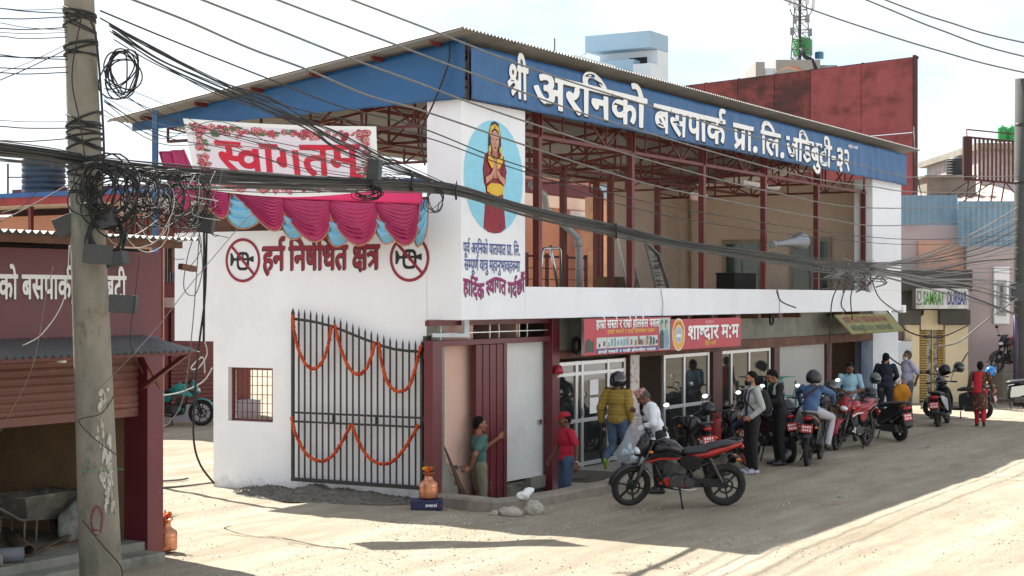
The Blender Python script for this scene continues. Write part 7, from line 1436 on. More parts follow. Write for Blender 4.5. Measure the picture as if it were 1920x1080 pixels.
    if jacket_rib: base = J['pel']; disp = lambda c: (.008) * abs(sin((c - base).dot(nrm) / (.062 * s) * pi)) - .006 + .3 * f0(c)
    else: disp = f0
    me = remesh(m, .0125, 3, disp)
    bm = bmesh.new(); bm.from_mesh(me)
    bmesh.ops.bisect_plane(bm, geom=bm.verts[:] + bm.edges[:] + bm.faces[:], plane_co=hem, plane_no=-nrm if shirt_len == 0 else Vector((0, 0, -1)), clear_outer=True)
    bmesh.ops.bisect_plane(bm, geom=bm.verts[:] + bm.edges[:] + bm.faces[:], plane_co=J['neck'] + nrm * .0 * s + (nrm * .03 * s if collar else Vector((0, 0, 0))), plane_no=(M @ Vector((-.35, 0, 1))).normalized(), clear_outer=True) if sleeve < 2 and not pose.get('noneck') else None
    bm.to_mesh(me); bm.free(); me.polygons.foreach_set('use_smooth', [True] * len(me.polygons))
    put(me, 'jacket' if jacket_rib or sleeve > .9 and collar else 'shirt', shirt if isinstance(shirt, list) else [shirt], t, (lambda c: pick_shirt(M.transposed() @ (c - P0 * s - dz * s), c)) if pick_shirt else None)
    # trousers
    m = MB(); m.ball(J['pel'] + Vector((0, 0, -.02)) * s, (.118 * s, .167 * s, .115 * s), 16, 10)
    for k in 'LR': leg(m, k, .014, .97)
    f1 = fold(.01 * s, 9, R.random() * 50); put(remesh(m, .0125, 3, f1), 'trousers', [pants], t)
    for k in 'LR':
        an, to = J['ank' + k], J['toe' + k]; d = to - an; dd = Vector((d.x, d.y, d.z + .055 * s)); m = MB()
        heel = an - dd.normalized() * .03 * s + Vector((0, 0, -.045)) * s
        blob(m, heel, to + Vector((0, 0, .004)), .042 * s, .034 * s, 12); blob(m, an + Vector((0, 0, -.02)) * s, heel + dd * .55 + Vector((0, 0, .02)) * s, .046 * s, .036 * s)
        sh = shoes if isinstance(shoes, list) else [shoes, M_black]
        zf_ = min(heel.z, to.z); put(remesh(m, .01, 2), 'shoe', sh, t, lambda c: 1 if c.z < zf_ - .018 * s else 0)
    if hair and headgear not in ('helmet',):
        m = MB(); m.ball(hp(-.018, 0, .032), (.104 * s, .086 * s, .108 * s), 20, 14, M=hM)
        if hairlen: m.ball(hp(-.1, 0, .03), (.05 * s, .055 * s, .055 * s), 12, 8); m.ball(hp(-.06, 0, -.03), (.06 * s, .07 * s, .07 * s), 12, 8)
        else: m.ball(hp(-.05, 0, -.01), (.066 * s, .074 * s, .075 * s), 14, 10, M=hM)
        me = remesh(m, .01, 1, lambda c: .008 * noise.noise(c * 55) + .011 * noise.noise(c * 24)); bm = bmesh.new(); bm.from_mesh(me)
        bmesh.ops.bisect_plane(bm, geom=bm.verts[:] + bm.edges[:] + bm.faces[:], plane_co=hp(.035, 0, .055), plane_no=hM @ Vector((.75, 0, -.66)), clear_outer=True); bm.to_mesh(me); bm.free()
        put(me, 'hair', [hair], t)
    if mask: m = MB(); m.ball(hp(.048, 0, -.055), (.066 * s, .068 * s, .058 * s), 16, 10, M=hM); put(remesh(m, .01, 1), 'face_mask', [mask], t)
    if skirt: m = MB(); a = (J['ankL'] + J['ankR']) / 2; m.tube([J['pel'], (J['kneeL'] + J['kneeR']) / 2 + Vector((0, 0, -.02))], [.16 * s, .215 * s], 22); put(remesh(m, .014, 2, fold(.02, 7, 3)), 'kurta_skirt', [skirt], t)
    t['_s'] = s; del t['_s']
    return t, J, hp, hM
def cap(t, hp, hM, s, m_):
    m = MB(); m.grid(lambda u, v: tuple(hp(*(Vector((.104 * sin(v * 1.5) * cos(2 * pi * u) - .01, .088 * sin(v * 1.5) * sin(2 * pi * u), .05 + .09 * cos(v * 1.5)))))), 24, 10); m.build('cap', m_, t, solid=.006)
    m = MB(); m.grid(lambda u, v: tuple(hp(.08 + .085 * v * (1 - .35 * (2 * u - 1) ** 2), (u - .5) * .14 * (1 - .2 * v), .062 - .02 * v - .015 * (2 * u - 1) ** 2)), 10, 5); m.build('cap_peak', m_, t, solid=.006)
def worn_helmet(hp, hM, rz, label, shell, s=1.05):
    h = helmet(Vector((0, 0, 0)), 0, label, shell, s=s); h['group'] = 'motorcycle helmets'; return h
def placed_helmet(t, hp, hM, rz, label, shell, s=1.08):
    bpy.context.view_layer.update(); h = worn_helmet(hp, hM, rz, label, shell, s)
    h.matrix_world = t.matrix_world @ (Matrix.Translation(hp(-.005, 0, .02)) @ hM.to_4x4() @ Matrix.Scale(s, 4)); return h
jeans = cloth('denim_blue', '4a5f7a', var=.2, scale=5); black_c = cloth('black', '1b1b1d'); oliv = cloth('olive', '7b7764', var=.1); greyt = cloth('grey_trouser', '5f6166'); teal_c = cloth('teal', '49706a'); red_c = cloth('red', 'b8203a'); whitec = cloth('white', 'dfe3ea', var=.03); navy = cloth('navy', '1d2233')
shoe_b = mat('black_shoe', (.02, .02, .022), .5)
# 1 the boy in the teal shirt at the folded shutter
person('man in teal t-shirt and olive trousers pressing a hand on the maroon folded shutter', gx(898, 26.6, -.45), radians(22), 1.72, dict(elL=(.2, .24, 1.2), wrL=(.42, .2, 1.35), handL=(.6, .1, .55), elR=(-.16, -.25, 1.13), wrR=(-.2, -.16, .92), handR=(-.7, .1, -.2)), teal_c, .34, oliv, shoe_b, hyaw=radians(-12))
bp_ = gx(898, 26.6, -.45); m = MB(); m.bar((0, 0, 0), (-.12, 0, -.01), .03, .015); m.bar((-.12, 0, -.01), (-.2, 0, -.015), .02, .07); o = m.build('paint_brush', M_wood); o.location = Vector((bp_.x - .22, bp_.y - .2, .5)); tag(o, 'flat brush held behind the back of the teal shirt man', 'brush')
# 2 red shirt and cap
t, J, hp, hM = person('man in red t-shirt, red cap and jeans walking left before the glass door', gx(1062, 27.5, -.45), radians(200), 1.74, dict(elL=(-.08, .24, 1.14), wrL=(-.06, .27, .9), elR=(.04, -.24, 1.14), wrR=(.17, -.25, .95)), red_c, .36, jeans, shoe_b, skin=M_skind, hpitch=.12)
cap(t, hp, hM, 1, cloth('red_cap', 'a3182c')); m = MB(); m.torus(J['wrL'] + Vector((0, 0, .02)), .034, .01, 'z', 16, 6); m.build('wrist_watch', M_steel, t)
# 3 yellow padded jacket, helmet, walking
YL = gx(1158, 28.6, .13)
t, J, hp, hM = person('man in mustard padded jacket and black helmet walking away towards the shops', YL, radians(62), 1.74, dict(kneeL=(.02, .1, .49), ankL=(-.28, .1, .3), toeL=(-.2, .12, .13), kneeR=(.1, -.1, .5), ankR=(.06, -.1, .085), toeR=(.24, -.12, .03), elL=(-.06, .29, 1.13), wrL=(.02, .3, .88)), cloth('mustard_padded', '9a8038', var=.12), 1.0, jeans, [mat('neon_shoe', C('9fc42e'), .6, .4, 14, col2=C('30353a')), mat('neon_sole', C('b6e02a'), .5)], jacket_rib=True, collar=True, headgear='helmet')
placed_helmet(t, hp, hM, 0, 'glossy black helmet worn by the man in the mustard jacket', mat('glossy_navy_shell', C('171c26'), .12, .1, spec=.8), 1.12)
m = MB(); w_ = J['wrL']; m.tube([w_ + Vector((0, 0, -.05)), w_ + Vector((-.02, .02, -.25)), w_ + Vector((-.04, .02, -.5)), w_ + Vector((.02, .0, -.68)), w_ + Vector((.1, -.02, -.72))], .016, 8); o = m.build('strap', M_black); o.location = YL; o.rotation_euler = (0, 0, radians(62)); tag(o, 'black strap hanging from the left hand of the mustard jacket man', 'strap')
m = MB(); m.ball(w_ + Vector((.0, 0, -.04)), (.045, .04, .07), 12, 8); m.build('glove', M_black, t)
bx_ = empty('green_bag', gx(1172, 28.3, .0), 0, 'dark green carrier bag hanging behind the legs of the mustard jacket man', 'bag'); m = MB(); m.ball((0, 0, .55), (.17, .07, .17), 14, 10); m.v = [tuple(Vector(v) * (1 + .1 * noise.noise(Vector(v) * 9))) for v in m.v]; m.build('sack', mat('dark_green_bag', C('1f5136'), .5, .15, 5), bx_); m = MB(); m.tube([(-.08, 0, .68), (-.05, 0, .78), (.05, 0, .78), (.08, 0, .68)], .01, 6); m.build('handle', mat('dark_green_bag', C('1f5136')), bx_)
# 4 old man with the patterned cap and the clear bag
OM = gx(1236, 27.1)
topi = mat('topi_print', C('b58a7d'), .85, .5, 28, col2=C('6a3d3a'), thr=(.4, .55))
t, J, hp, hM = person('old man in white shirt and patterned cap bending over a clear bag', OM, radians(188), 1.76, dict(elL=(.15, .24, 1.12), wrL=(.34, .06, 1.02), handL=(.7, -.2, -.3), elR=(.16, -.27, 1.17), wrR=(.36, -.14, 1.28), handR=(.5, .2, .4), curlR=1.0), whitec, .95, cloth('dark_trouser', '23252b'), shoe_b, skin=M_skind, hair=M_ghair, lean=.33, hpitch=.45, shirt_len=.1, collar=True)
m = MB(); m.grid(lambda u, v: tuple(hp(-.012 + (.1 - .012 * v) * cos(2 * pi * u), (.084 - .012 * v) * sin(2 * pi * u), .045 + .095 * v + .02 * cos(2 * pi * u) * v)), 24, 6)
m.add([tuple(hp(-.012 + .088 * cos(2 * pi * k / 16), .072 * sin(2 * pi * k / 16), .14 + .02 * cos(2 * pi * k / 16))) for k in range(16)], [tuple(range(16))]); m.build('patterned_cap', topi, t, solid=.004)
pb_ = empty('clear_bag', gx(1190, 26.72), 0, 'large clear plastic bag of empty bottles held by the old man', 'bag')
M_film = mat('clear_film', C('d9dde2'), .25, .1, 5, alpha=.26); M_bottle = mat('pale_blue_bottle', C('a9c6da'), .15, .1, 8)
m = MB(); pr_ = ((.06, 1.28), (.1, 1.16), (.17, 1.0), (.26, .82), (.3, .68), (.27, .58), (.12, .52), (.01, .5))
m.grid(lambda u, v: (lambda k, f: (lambda r, z: (r * cos(2 * pi * u) * (1 + .25 * noise.noise(Vector((cos(2 * pi * u) * 2, sin(2 * pi * u) * 2, z * 4)))) - .12 * (1.28 - z) + .05, r * .55 * sin(2 * pi * u) * (1 + .3 * noise.noise(Vector((cos(2 * pi * u) * 3, 5, z * 5)))), z))(pr_[k][0] * (1 - f) + pr_[k + 1][0] * f, pr_[k][1] * (1 - f) + pr_[k + 1][1] * f))(min(6, int(v * 7)), v * 7 - min(6, int(v * 7))), 32, 28); m.build('film', M_film, pb_)
for k in range(7):
    m = MB(); c = Vector((R.uniform(-.2, .12), R.uniform(-.08, .08), R.uniform(.6, .8))); Mx = Matrix.Rotation(R.uniform(0, 6), 3, 'Z') @ Matrix.Rotation(R.uniform(.8, 2), 3, 'Y'); m.lathe([(.02, -.09), (.034, -.08), (.034, .04), (.014, .08), (.014, .1)], c, n=12, M=Mx); m.build('bottle', M_bottle, pb_)
# 5 youth in the grey hoodie
HD = gx(1410, 30.06); hood = cloth('light_grey_fleece', 'aeb0ac', var=.05)
t, J, hp, hM = person('youth in light grey hooded jacket with black mask, black trousers and backpack', HD, radians(196), 1.84, dict(elL=(-.07, .27, 1.12), wrL=(.1, .2, .97), elR=(-.07, -.27, 1.12), wrR=(.1, -.2, .97), toeL=(.17, .1, .03), handL=(.8, -.4, -.3), handR=(.8, .4, -.3)), [hood, cloth('blue_inner_shirt', '2b3758')], 1.0, black_c, [mat('white_shoe', C('c9cbd6'), .6, .25, 12, col2=C('5a5f8a')), mat('white_sole', C('e3e3e3'), .6)], collar=True, skin=M_skin2, mask=mat('black_mask', (.015, .015, .017), .8), pick_shirt=lambda q, c: 1 if q.x > .06 and abs(q.y) < .05 else 0)
m = MB(); n_ = J['neck']; m.ball(n_ + Vector((-.1, 0, -.03)), (.075, .13, .07), 16, 10); m.torus(n_ + Vector((0, 0, -.02)), .085, .03, 'z', 20, 8); put(remesh(m, .012, 3, fold(.008, 14, 2)), 'hood', [hood], t)
bpk = empty('backpack', HD, radians(196), 'black backpack on the back of the grey hooded youth', 'backpack'); m = MB(); m.ball((-.23, 0, 1.28), (.12, .16, .26), 18, 12); put(remesh(m, .02, 3, fold(.012, 8, 9)), 'sack', [black_c], bpk)
for y in (-.13, .13): m = MB(); m.tube([(-.15, y, 1.5), (-.02, y, 1.575), (.11, y, 1.5), (.15, y * 1.1, 1.3), (.02, y * 1.5, 1.12), (-.15, y * 1.2, 1.08)], .014, 8); m.build('strap', M_black, bpk)
m = MB(); m.ball((-.33, 0, 1.2), (.05, .12, .12), 14, 8); m.build('front_pocket', black_c, bpk)
# 6 black jacket with pale shoulder stripe
person('man in black jacket with pale shoulder stripe looking down among the motorcycles', gx(1462, 31.6), radians(192), 1.84, dict(elL=(.12, .26, 1.16), wrL=(.3, .16, 1.1), elR=(.1, -.26, 1.15), wrR=(.28, -.14, 1.08)), [black_c, cloth('pale_stripe', 'b5b8ba')], 1.0, black_c, shoe_b, collar=True, hpitch=.35, lean=.14, skin=M_skin, pick_shirt=lambda q, c: 1 if q.z > .34 and .09 < abs(q.y) < .15 and q.x > -.09 else 0)
# 7 rider in denim on the motorcycle
RD = Vector((5.85, 32.05, 0)); RZ = radians(70)
den = cloth('blue_denim_jacket', '47658c', var=.22, scale=5)
t, J, hp, hM = person('rider in blue denim jacket, black helmet and pale grey trousers leaning over a motorcycle', RD + Vector((-.08, -.2, 0)), RZ, 1.76, dict(drop=(-.12, 0, .06), kneeL=(.12, .34, .62), ankL=(-.14, .46, .1), toeL=(.03, .5, .04), kneeR=(.42, -.32, .84), ankR=(.12, -.27, .36), toeR=(.3, -.3, .33), hipL=(-.1, .12, .97), hipR=(-.1, -.12, .97), elL=(.38, .32, 1.3), wrL=(.55, .3, 1.1), elR=(.42, -.33, 1.28), wrR=(.58, -.32, 1.1), gripL=True, gripR=True), den, .97, cloth('pale_grey_trouser', 'a9a6ad', var=.06), shoe_b, lean=.55, hpitch=-.25, hyaw=-.35, collar=True, headgear='helmet')
placed_helmet(t, hp, hM, 0, 'matt black helmet worn by the rider in denim', mat('matt_black_shell', C('24282c'), .4, .1), 1.12)
m = MB(); M_str = cloth('maroon_strap', '46262e'); cx_ = J['chest']; ml = Matrix.Rotation(.55, 3, 'Y'); m.tube([cx_ + ml @ Vector((-.15 if True else 0, .17 - .34 * k / 8, -.15 + .3 * k / 8 - .03)) + Vector((-.005 - .03 * sin(pi * k / 8), 0, 0)) for k in range(9)], .02, 8); m.build('bag_strap', M_str, t)
# 8 stall keeper in light blue
person('stall keeper in light blue polo shirt looking down at his hands', gx(1593, 37.0), radians(262), 1.74, dict(elL=(.04, .27, 1.14), wrL=(.2, .09, 1.06), handL=(.4, -.8, 0), elR=(.04, -.27, 1.14), wrR=(.2, -.08, 1.06), handR=(.4, .8, 0)), cloth('light_blue_polo', '8fb4c6', var=.04), .42, greyt, shoe_b, skin=M_skind, hpitch=.3, fat=.02, collar=True)
# 9 navy jacket, 10 bending man with bag, 11 tall man
person('man in navy jacket and dark trousers seen from behind by the bluish wall', gx(1660, 41.6), radians(70), 1.8, dict(elR=(.1, -.27, 1.16), wrR=(.26, -.16, 1.05), elL=(.08, .27, 1.15), wrL=(.24, .16, 1.06)), navy, 1.0, cloth('charcoal_trouser', '24262c'), shoe_b, hpitch=.25, lean=.1, collar=True, fat=.02)
person('black haired man in white shirt bending behind the navy jacket, holding an orange bag', gx(1679, 42.3), radians(205), 1.7, dict(elR=(.18, -.22, 1.05), wrR=(.2, -.2, .82), elL=(.14, .26, 1.02), wrL=(.3, .2, .8)), [whitec, cloth('dark_cuff', '2a2a30')], 1.0, greyt, shoe_b, lean=.5, hpitch=.2, collar=True, pick_shirt=lambda q, c: 1 if q.z < .12 and abs(q.y) > .17 else 0)
ob = empty('orange_bag', gx(1690, 41.9, .42), radians(8), 'orange cloth bag hanging from the bending man\'s hand', 'bag'); M_or = cloth('orange_bag', 'd08a1f', var=.12, scale=4)
m = MB(); m.ball((0, 0, .3), (.27, .12, .3), 16, 12); m.v = [(x * (1.0 if z > .3 else .85), y, z) for x, y, z in m.v]; put(remesh(m, .02, 1, lambda c: .03 * noise.noise(Vector((c.x * 7, c.y * 7, c.z * 3)))), 'sack', [M_or], ob)
m = MB(); m.tube([(-.1, 0, .55), (-.05, 0, .68), (.05, 0, .68), (.1, 0, .55)], .015, 8); m.build('handle', M_or, ob)
person('tall man in lavender shirt and grey trousers with white mask, hands behind his back', gx(1702, 42.6), radians(196), 1.82, dict(elL=(-.14, .25, 1.14), wrL=(-.17, .08, .96), elR=(-.12, -.26, 1.14), wrR=(-.17, -.06, .94)), cloth('lavender_shirt', 'b3b0c6', var=.04), .4, greyt, shoe_b, skin=M_skin, hair=M_ghair, fat=.045, collar=True, mask=mat('white_mask', C('d3d6da'), .8))
# 12 woman in the red printed kurta
kurta = mat('printed_kurta', C('4c2a22'), .85, .6, 16, .2, 120, col2=C('a38a5a'), thr=(.36, .44)); kurta2 = kurta
t, J, hp, hM = person('woman in brown printed kurta, red scarf and red trousers walking away', gx(1838, 41.0), radians(76), 1.6, dict(kneeL=(.1, .08, .5), ankL=(.1, .08, .085), toeL=(.26, .1, .03), kneeR=(.0, -.08, .49), ankR=(-.2, -.08, .16), toeR=(-.06, -.09, .03), elL=(-.05, .27, 1.15), wrL=(.03, .31, .92), elR=(-.05, -.27, 1.15), wrR=(.05, -.32, .93)), kurta, .9, cloth('red_trouser', 'b01c34'), mat('dark_sandal', C('3a2a24'), .7), hairlen=1, skirt=kurta2, skin=M_skind)
m = MB(); m.grid(lambda u, v: (-.13 - .03 * sin(pi * u) - .05 * v * (1 - v), (u - .5) * .19 + .03 * v + .05, 1.34 - .5 * v), 10, 14); m.grid(lambda u, v: (.06 - .2 * v, .12 - .17 * u + .05 * v * 0, 1.31 + .05 * sin(pi * v)), 8, 8); m.build('scarf', cloth('red_scarf', 'b5182e'), t, solid=.01)
# ------------------------------------------------------------------ houses and structures at the right
def bx(m, p0, p1, Y, d, mi=0):
    a, b = W(p0[0], p0[1], Y), W(p1[0], p1[1], Y); m.box(a.x, b.x, Y, Y + d, b.z, a.z, mi); return m
M_pk = grime(mat('mauve_plaster', C('bcaaa9'), .85, .05, .8, .1, 20), C('9d8680'), .9, (.5, .8)); M_pk2 = mat('peach_plaster', C('d3a48c'), .85, .06)
M_cream = grime(mat('cream_paint', C('e5d5b2'), .8, .04), C('c3ae86'), 1.5, (.55, .8), amt=.6); M_char = mat('charcoal_slate', C('55534f'), .8, .12, 3); M_bsheet = grime(mat('blue_zinc_sheet', C('7d98ab'), .5, .08, 1), C('5d7b94'), 1, (.5, .75))
HY = 50.6
t = empty('pink_house', (0, 0, 0), 0, 'mauve pink house with blue sheet parapet beyond the bus park building', 'house')
m = MB(); bx(m, (1640, 418), (1812, 860), HY + .9, 6); m.build('front_wall', M_pk, t)
m = MB(); bx(m, (1812.5, 455), (1990, 860), HY + .6, 6); m.build('side_wall', M_pk, t)
m = MB(); bx(m, (1722, 452), (1808, 507), HY + .8, .097); m.build('recess_panel', M_pk2, t)
for p0, p1, yt, yb, Y in ((1683, 1796, 366, 422, HY + .7), (1796.5, 1990, 377, 462, HY + .3)):
    a, b = W(p0, yt, Y), W(p1, yb, Y); m = MB(); n = int((b.x - a.x) / .16)
    m.grid(lambda u, v: (a.x + (b.x - a.x) * u, Y + .02 * (int(u * n * 4) % 4 in (0, 1)), b.z + (a.z - b.z) * v), n * 4, 1, sm=False); m.build('sheet_parapet', M_bsheet, t, solid=.006)
m = MB(); bx(m, (1864, 500), (1893, 607), HY + .5, .098); w_ = m.build('window_surround', M_ink_white, t)
m = MB(); bx(m, (1870, 525), (1887, 592), HY + .47, .028); w2 = m.build('inner_frame', mat('pale_grey_frame', C('bdb9b3'), .7), w_); m = MB(); bx(m, (1876, 532), (1881, 586), HY + .45, .018); m.build('pane', M_greenglass, w_)
m = MB(); bx(m, (1640, 640), (1710, 830), HY - .3, 1.1); m.build('boundary_wall', M_bluewhite, t); m = MB(); bx(m, (1640, 742), (1711, 830), HY - .33, .028); m.build('blue_dado', mat('grey_blue_dado', (0, 0, 0)), t)
t = empty('gateway_porch', (0, 0, 0), 0, 'cream gateway porch with charcoal canopy and hotel sign board', 'porch')
m = MB(); bx(m, (1683, 506), (1824, 546), HY - .6, 1.4); m.build('canopy', M_char, t, bevel=.02)
m = MB(); bx(m, (1683, 546.5), (1716, 580), HY - .4, 1.1); m.build('canopy_post', M_char, t)
m = MB(); bx(m, (1676, 580.5), (1727, 609), HY - .5, 1.2); m.build('capital', M_char, t, bevel=.02); m = MB(); bx(m, (1763, 580.5), (1820, 609), HY - .5, 1.2); m.build('capital', M_char, t, bevel=.02)
for p0, p1 in ((1709, 1724), (1772.5, 1815)): m = MB(); bx(m, (p0, 609.5), (p1, 830), HY - .2, .9); m.build('pier', M_cream, t)
m = MB(); c = W(1746, 600, HY - .1); m.prism([[(-.34, -.3), (.34, -.3), (.34, .12), (.26, .16), (.24, .3), (-.24, .3), (-.26, .16), (-.34, .12)]], lambda x, y, h: (c.x + x, c.y - h, c.z + y), .1, 0, 0, True); m.build('arch_block', M_cream, t, fix=True)
t = empty('hotel_sign', (0, 0, 0), 0, 'white sign board with green and blue hotel lettering under the charcoal canopy', 'sign')
m = MB(); bx(m, (1717, 541), (1816, 579), HY - .9, .25); m.build('board', mat('sign_white', C('dcdcd8'), .6), t, bevel=.01); m = MB(); bx(m, (1714, 540), (1717, 580), HY - .92, .3); m.build('board_end', M_char, t)
c0_, c1_ = W(1731, 571, HY - .91), W(1771, 571, HY - .91); c2_, c3_ = W(1776, 571, HY - .91), W(1813, 571, HY - .91); lh = .36 / .7
m = MB(); latin(m, 'SAMRAT', lambda x, y, h: (c0_.x + x, c0_.y - .003, c0_.z + y), .56, width=c1_.x - c0_.x, bold=.02); m.build('lettering', mat('sign_green_ink', C('4f9a34'), .6), t)
m = MB(); latin(m, 'DURBAR', lambda x, y, h: (c2_.x + x, c2_.y - .003, c2_.z + y), .56, width=c3_.x - c2_.x, bold=.02); m.build('lettering', mat('sign_blue_ink', C('3f4a9c'), .6), t)
c = W(1723.5, 558, HY - .91); m = MB(); m.prism([[(-.06, .2), (.06, .2), (.07, -.02), (0, -.14), (-.07, -.02)], [(-.035, .15), (.035, .15), (.04, 0), (0, -.07), (-.04, 0)][::-1]], lambda x, y, h: (c.x + x, c.y - .004, c.z + y)); m.prism([[(-.07, -.22), (.07, -.22), (.09, -.15), (0, -.19), (-.09, -.15)]], lambda x, y, h: (c.x + x, c.y - .0045, c.z + y)); m.build('emblem', mat('sign_grey_ink', C('77807a'), .6), t)
t = empty('cream_gate', (0, 0, 0), 0, 'cream and silver scrolled metal gate of the gateway porch', 'gate')
M_gold = mat('cream_gate_paint', C('d9b869'), .55, .08)
A, B_ = W(1724.5, 760, HY + .1), W(1772, 615, HY + .1)
for i in range(34): z = .05 + 2.62 * i / 34; m = MB() if i == 0 else m; m.box(A.x, A.x + .22, HY + .08, HY + .11, z, z + .04)
m.build('slats', M_gold, t)
m = MB()
for i in range(34): z = .05 + 2.62 * i / 34; m.box(B_.x - .22, B_.x, HY + .08, HY + .11, z, z + .04)
m.build('slats', M_gold, t)
m = MB(); m.box(A.x + .22, B_.x - .22, HY + .14, HY + .16, .02, 2.66); m.build('silver_panel', mat('silver_scroll', C('a9a9a4'), .4, .5, 9, col2=C('55524c'), thr=(.42, .52)), t)
m = MB(); xm = (A.x + B_.x) / 2; m.box(xm - .02, xm + .02, HY + .07, HY + .12, .02, 2.66)
m.build('meeting_stile', M_gold, t)
m = MB(); top = []
for i in range(15):
    u = i / 14; x = A.x + (B_.x - A.x) * u; zt = 2.75 + .42 * (1 - u) ** 1.5 + .1 * sin(pi * u); top.append((x, HY + .09, zt)); m.box(x - .012, x + .012, HY + .08, HY + .1, 2.66, zt)
m.tube(top, .025, 6); m.box(A.x, B_.x, HY + .075, HY + .115, 2.66, 2.7); m.build('crest', M_gold, t)
# striped roof, billboard frame, tanks, grey house behind
t = empty('striped_roof_shed', (0, 0, 0), 0, 'shed with tan and white striped tin roof behind the blue sheets', 'shed')
YA, YB = 52.8, 66.0; zA, zB = W(0, 392, YA).z, W(0, 332, YB).z
xs0, xs1 = W(1690, 0, YA).x, W(2010, 0, YA).x
for k in range(16):
    f0, f1 = k / 16, (k + 1) / 16
    m = MB(); q = lambda f, e: (xs0 + (xs1 - xs0) * e, YA + (YB - YA) * f, zA + (zB - zA) * f)
    m.grid(lambda u, v: (lambda p: (p[0] + (v) * 0, p[1], p[2] + .03 * sin(u * 90)))(q(f0 + (f1 - f0) * v, u)), 180, 1); m.build('roof_sheet', mat('white_sheet', C('dcdcdb'), .5) if k % 5 == 2 else mat('tan_sheet', C('b59c8e'), .6, .1), t)
m = MB(); m.box(xs0, xs1, YA + .3, YA + .5, 0, zA - .1); m.build('wall', M_pk, t)
t = empty('billboard_frame', (0, 0, 0), 0, 'rusty empty billboard frame of upright bars above the striped roof', 'frame'); M_rb = mat('rusty_bar', C('5a3530'), .8, .2, 8)
YF = 51.9; A, B_ = W(1813, 257, YF), W(1930, 268, YF); zl, zr = W(0, 336, YF).z, W(0, 346, YF).z
for i in range(16): u = i / 15; x = A.x + (B_.x - A.x) * u; m = MB(); m.box(x - .03, x + .03, YF - .03, YF + .03, zl + (zr - zl) * u, A.z + (B_.z - A.z) * u); m.build('bar', M_rb, t)
m = MB(); m.bar((A.x, YF, zl), (B_.x, YF, zr), .06); m.build('rail', M_rb, t); m = MB(); m.bar(A, B_, .06); a2 = A + Vector((0, .0, .28)); m.bar(a2 + Vector((.1, .4, 0)), B_ + Vector((0, .4, .28)), .04); m.bar(A, a2 + Vector((.1, .4, 0)), .04); m.build('rail', M_rb, t)
m = MB(); m.box(A.x - .12, A.x + .1, YF - .08, YF + .08, zl - .05, A.z + .02); m.build('corner_post', mat('dark_red_post', C('46201f'), .7), t)
for px in (1816, 1840, 1864, 1884): q = W(px, 340, YF); m = MB(); m.bar(q, (q.x, YF + .5, 6.0), .04); m.bar(q, (q.x - 1.2 if px % 3 else q.x + .9, YF + .6, 6.0), .03); m.build('strut', M_rb, t)
tank(W(1797, 331, 58), .42, .68, mat('dark_grey_tank', C('33383c'), .5), 'black water tank on the flat roof left of the billboard frame', 'rooftop water tanks')
t = empty('flat_roof_house', (0, 0, 0), 0, 'flat roofed grey house end below the black tank, right side', 'house'); m = MB(); bx(m, (1738, 332), (1830, 420), 57.5, 6); m.build('wall', M_conc, t); m = MB(); bx(m, (1735, 328), (1832, 332), 57.3, 6.4); m.build('roof', M_conc, t)
t = empty('grey_house', (0, 0, 0), 0, 'grey house with green tanks on its roof behind the billboard frame', 'house'); m = MB(); bx(m, (1838, 280), (1990, 420), 62, 8); m.build('wall', mat('lilac_grey_wall', C('b5acb0'), .85), t); m = MB(); bx(m, (1833, 268), (1995, 280), 61.5, 9); m.build('roof_slab', M_conc, t)
M_gt = mat('green_tank_plastic', C('2f9a52'), .45, .08)
for px, lb in ((1879, 'left green water tank on the grey house roof'), (1897, 'right green water tank on the grey house roof, by the pole')): tank(W(px, 266, 63), .17, .6, M_gt, lb, 'rooftop water tanks'); tank(W(px + 8, 264, 64), .13, .5, M_tank, lb.replace('green', 'dark slim').replace('by the pole', 'beside the pole'), 'rooftop water tanks')
# rusty red billboard wall
d_ = Vector((-.675, .738, 0)); RP = W(1717, 107, 55); t = empty('red_billboard', (RP.x, RP.y, 0), atan2(d_.y, d_.x), 'tall rusty red sheet metal billboard back behind the roof', 'billboard')
M_rp = grime(mat('faded_red_sheet', C('93484a'), .75, .12, 1.2), C('5f2c28'), 1.1, (.48, .7), (1, 1, 1.5)); M_rp2 = grime(grime(mat('stained_red_sheet', C('823c3a'), .75, .14, 1.2), C('38201f'), .55, (.44, .56), (1, 1, .8), .8), C('2a1a1a'), 1.6, (.5, .66), (.6, 1, 2.2), .8)
z1 = RP.z; xs = [0, 2.15, 4.3, 5.9, 7.6, 9.2, 11.2]; zs = [4.6, 6.6, 8.7, z1]
for i in range(6):
    for j in range(3):
        m = MB(); m.box(xs[i] + .012, xs[i + 1] - .012, -.0, .05, zs[j] + .012, zs[j + 1] - .012); m.build('panel', M_rp if i < 2 and j > 0 else M_rp2, t)
m = MB()
for x in xs: m.box(x - .04, x + .04, -.06, -.005, 0, z1 + .04)
m.box(-.05, 11.25, -.1, -.065, z1 - .06, z1 + .03); m.box(-.04, .04, .0, .12, 4.5, z1 + .06); m.build('frame', mat('dark_red_post', C('46201f')), t)
m = MB(); m.tube([(0, .1, 8.9), (-.2, .3, 7.4), (-.55, .4, 6.3), (-.1, .2, 6.6)], .02, 6); m.build('guy_wire', M_iron, t)
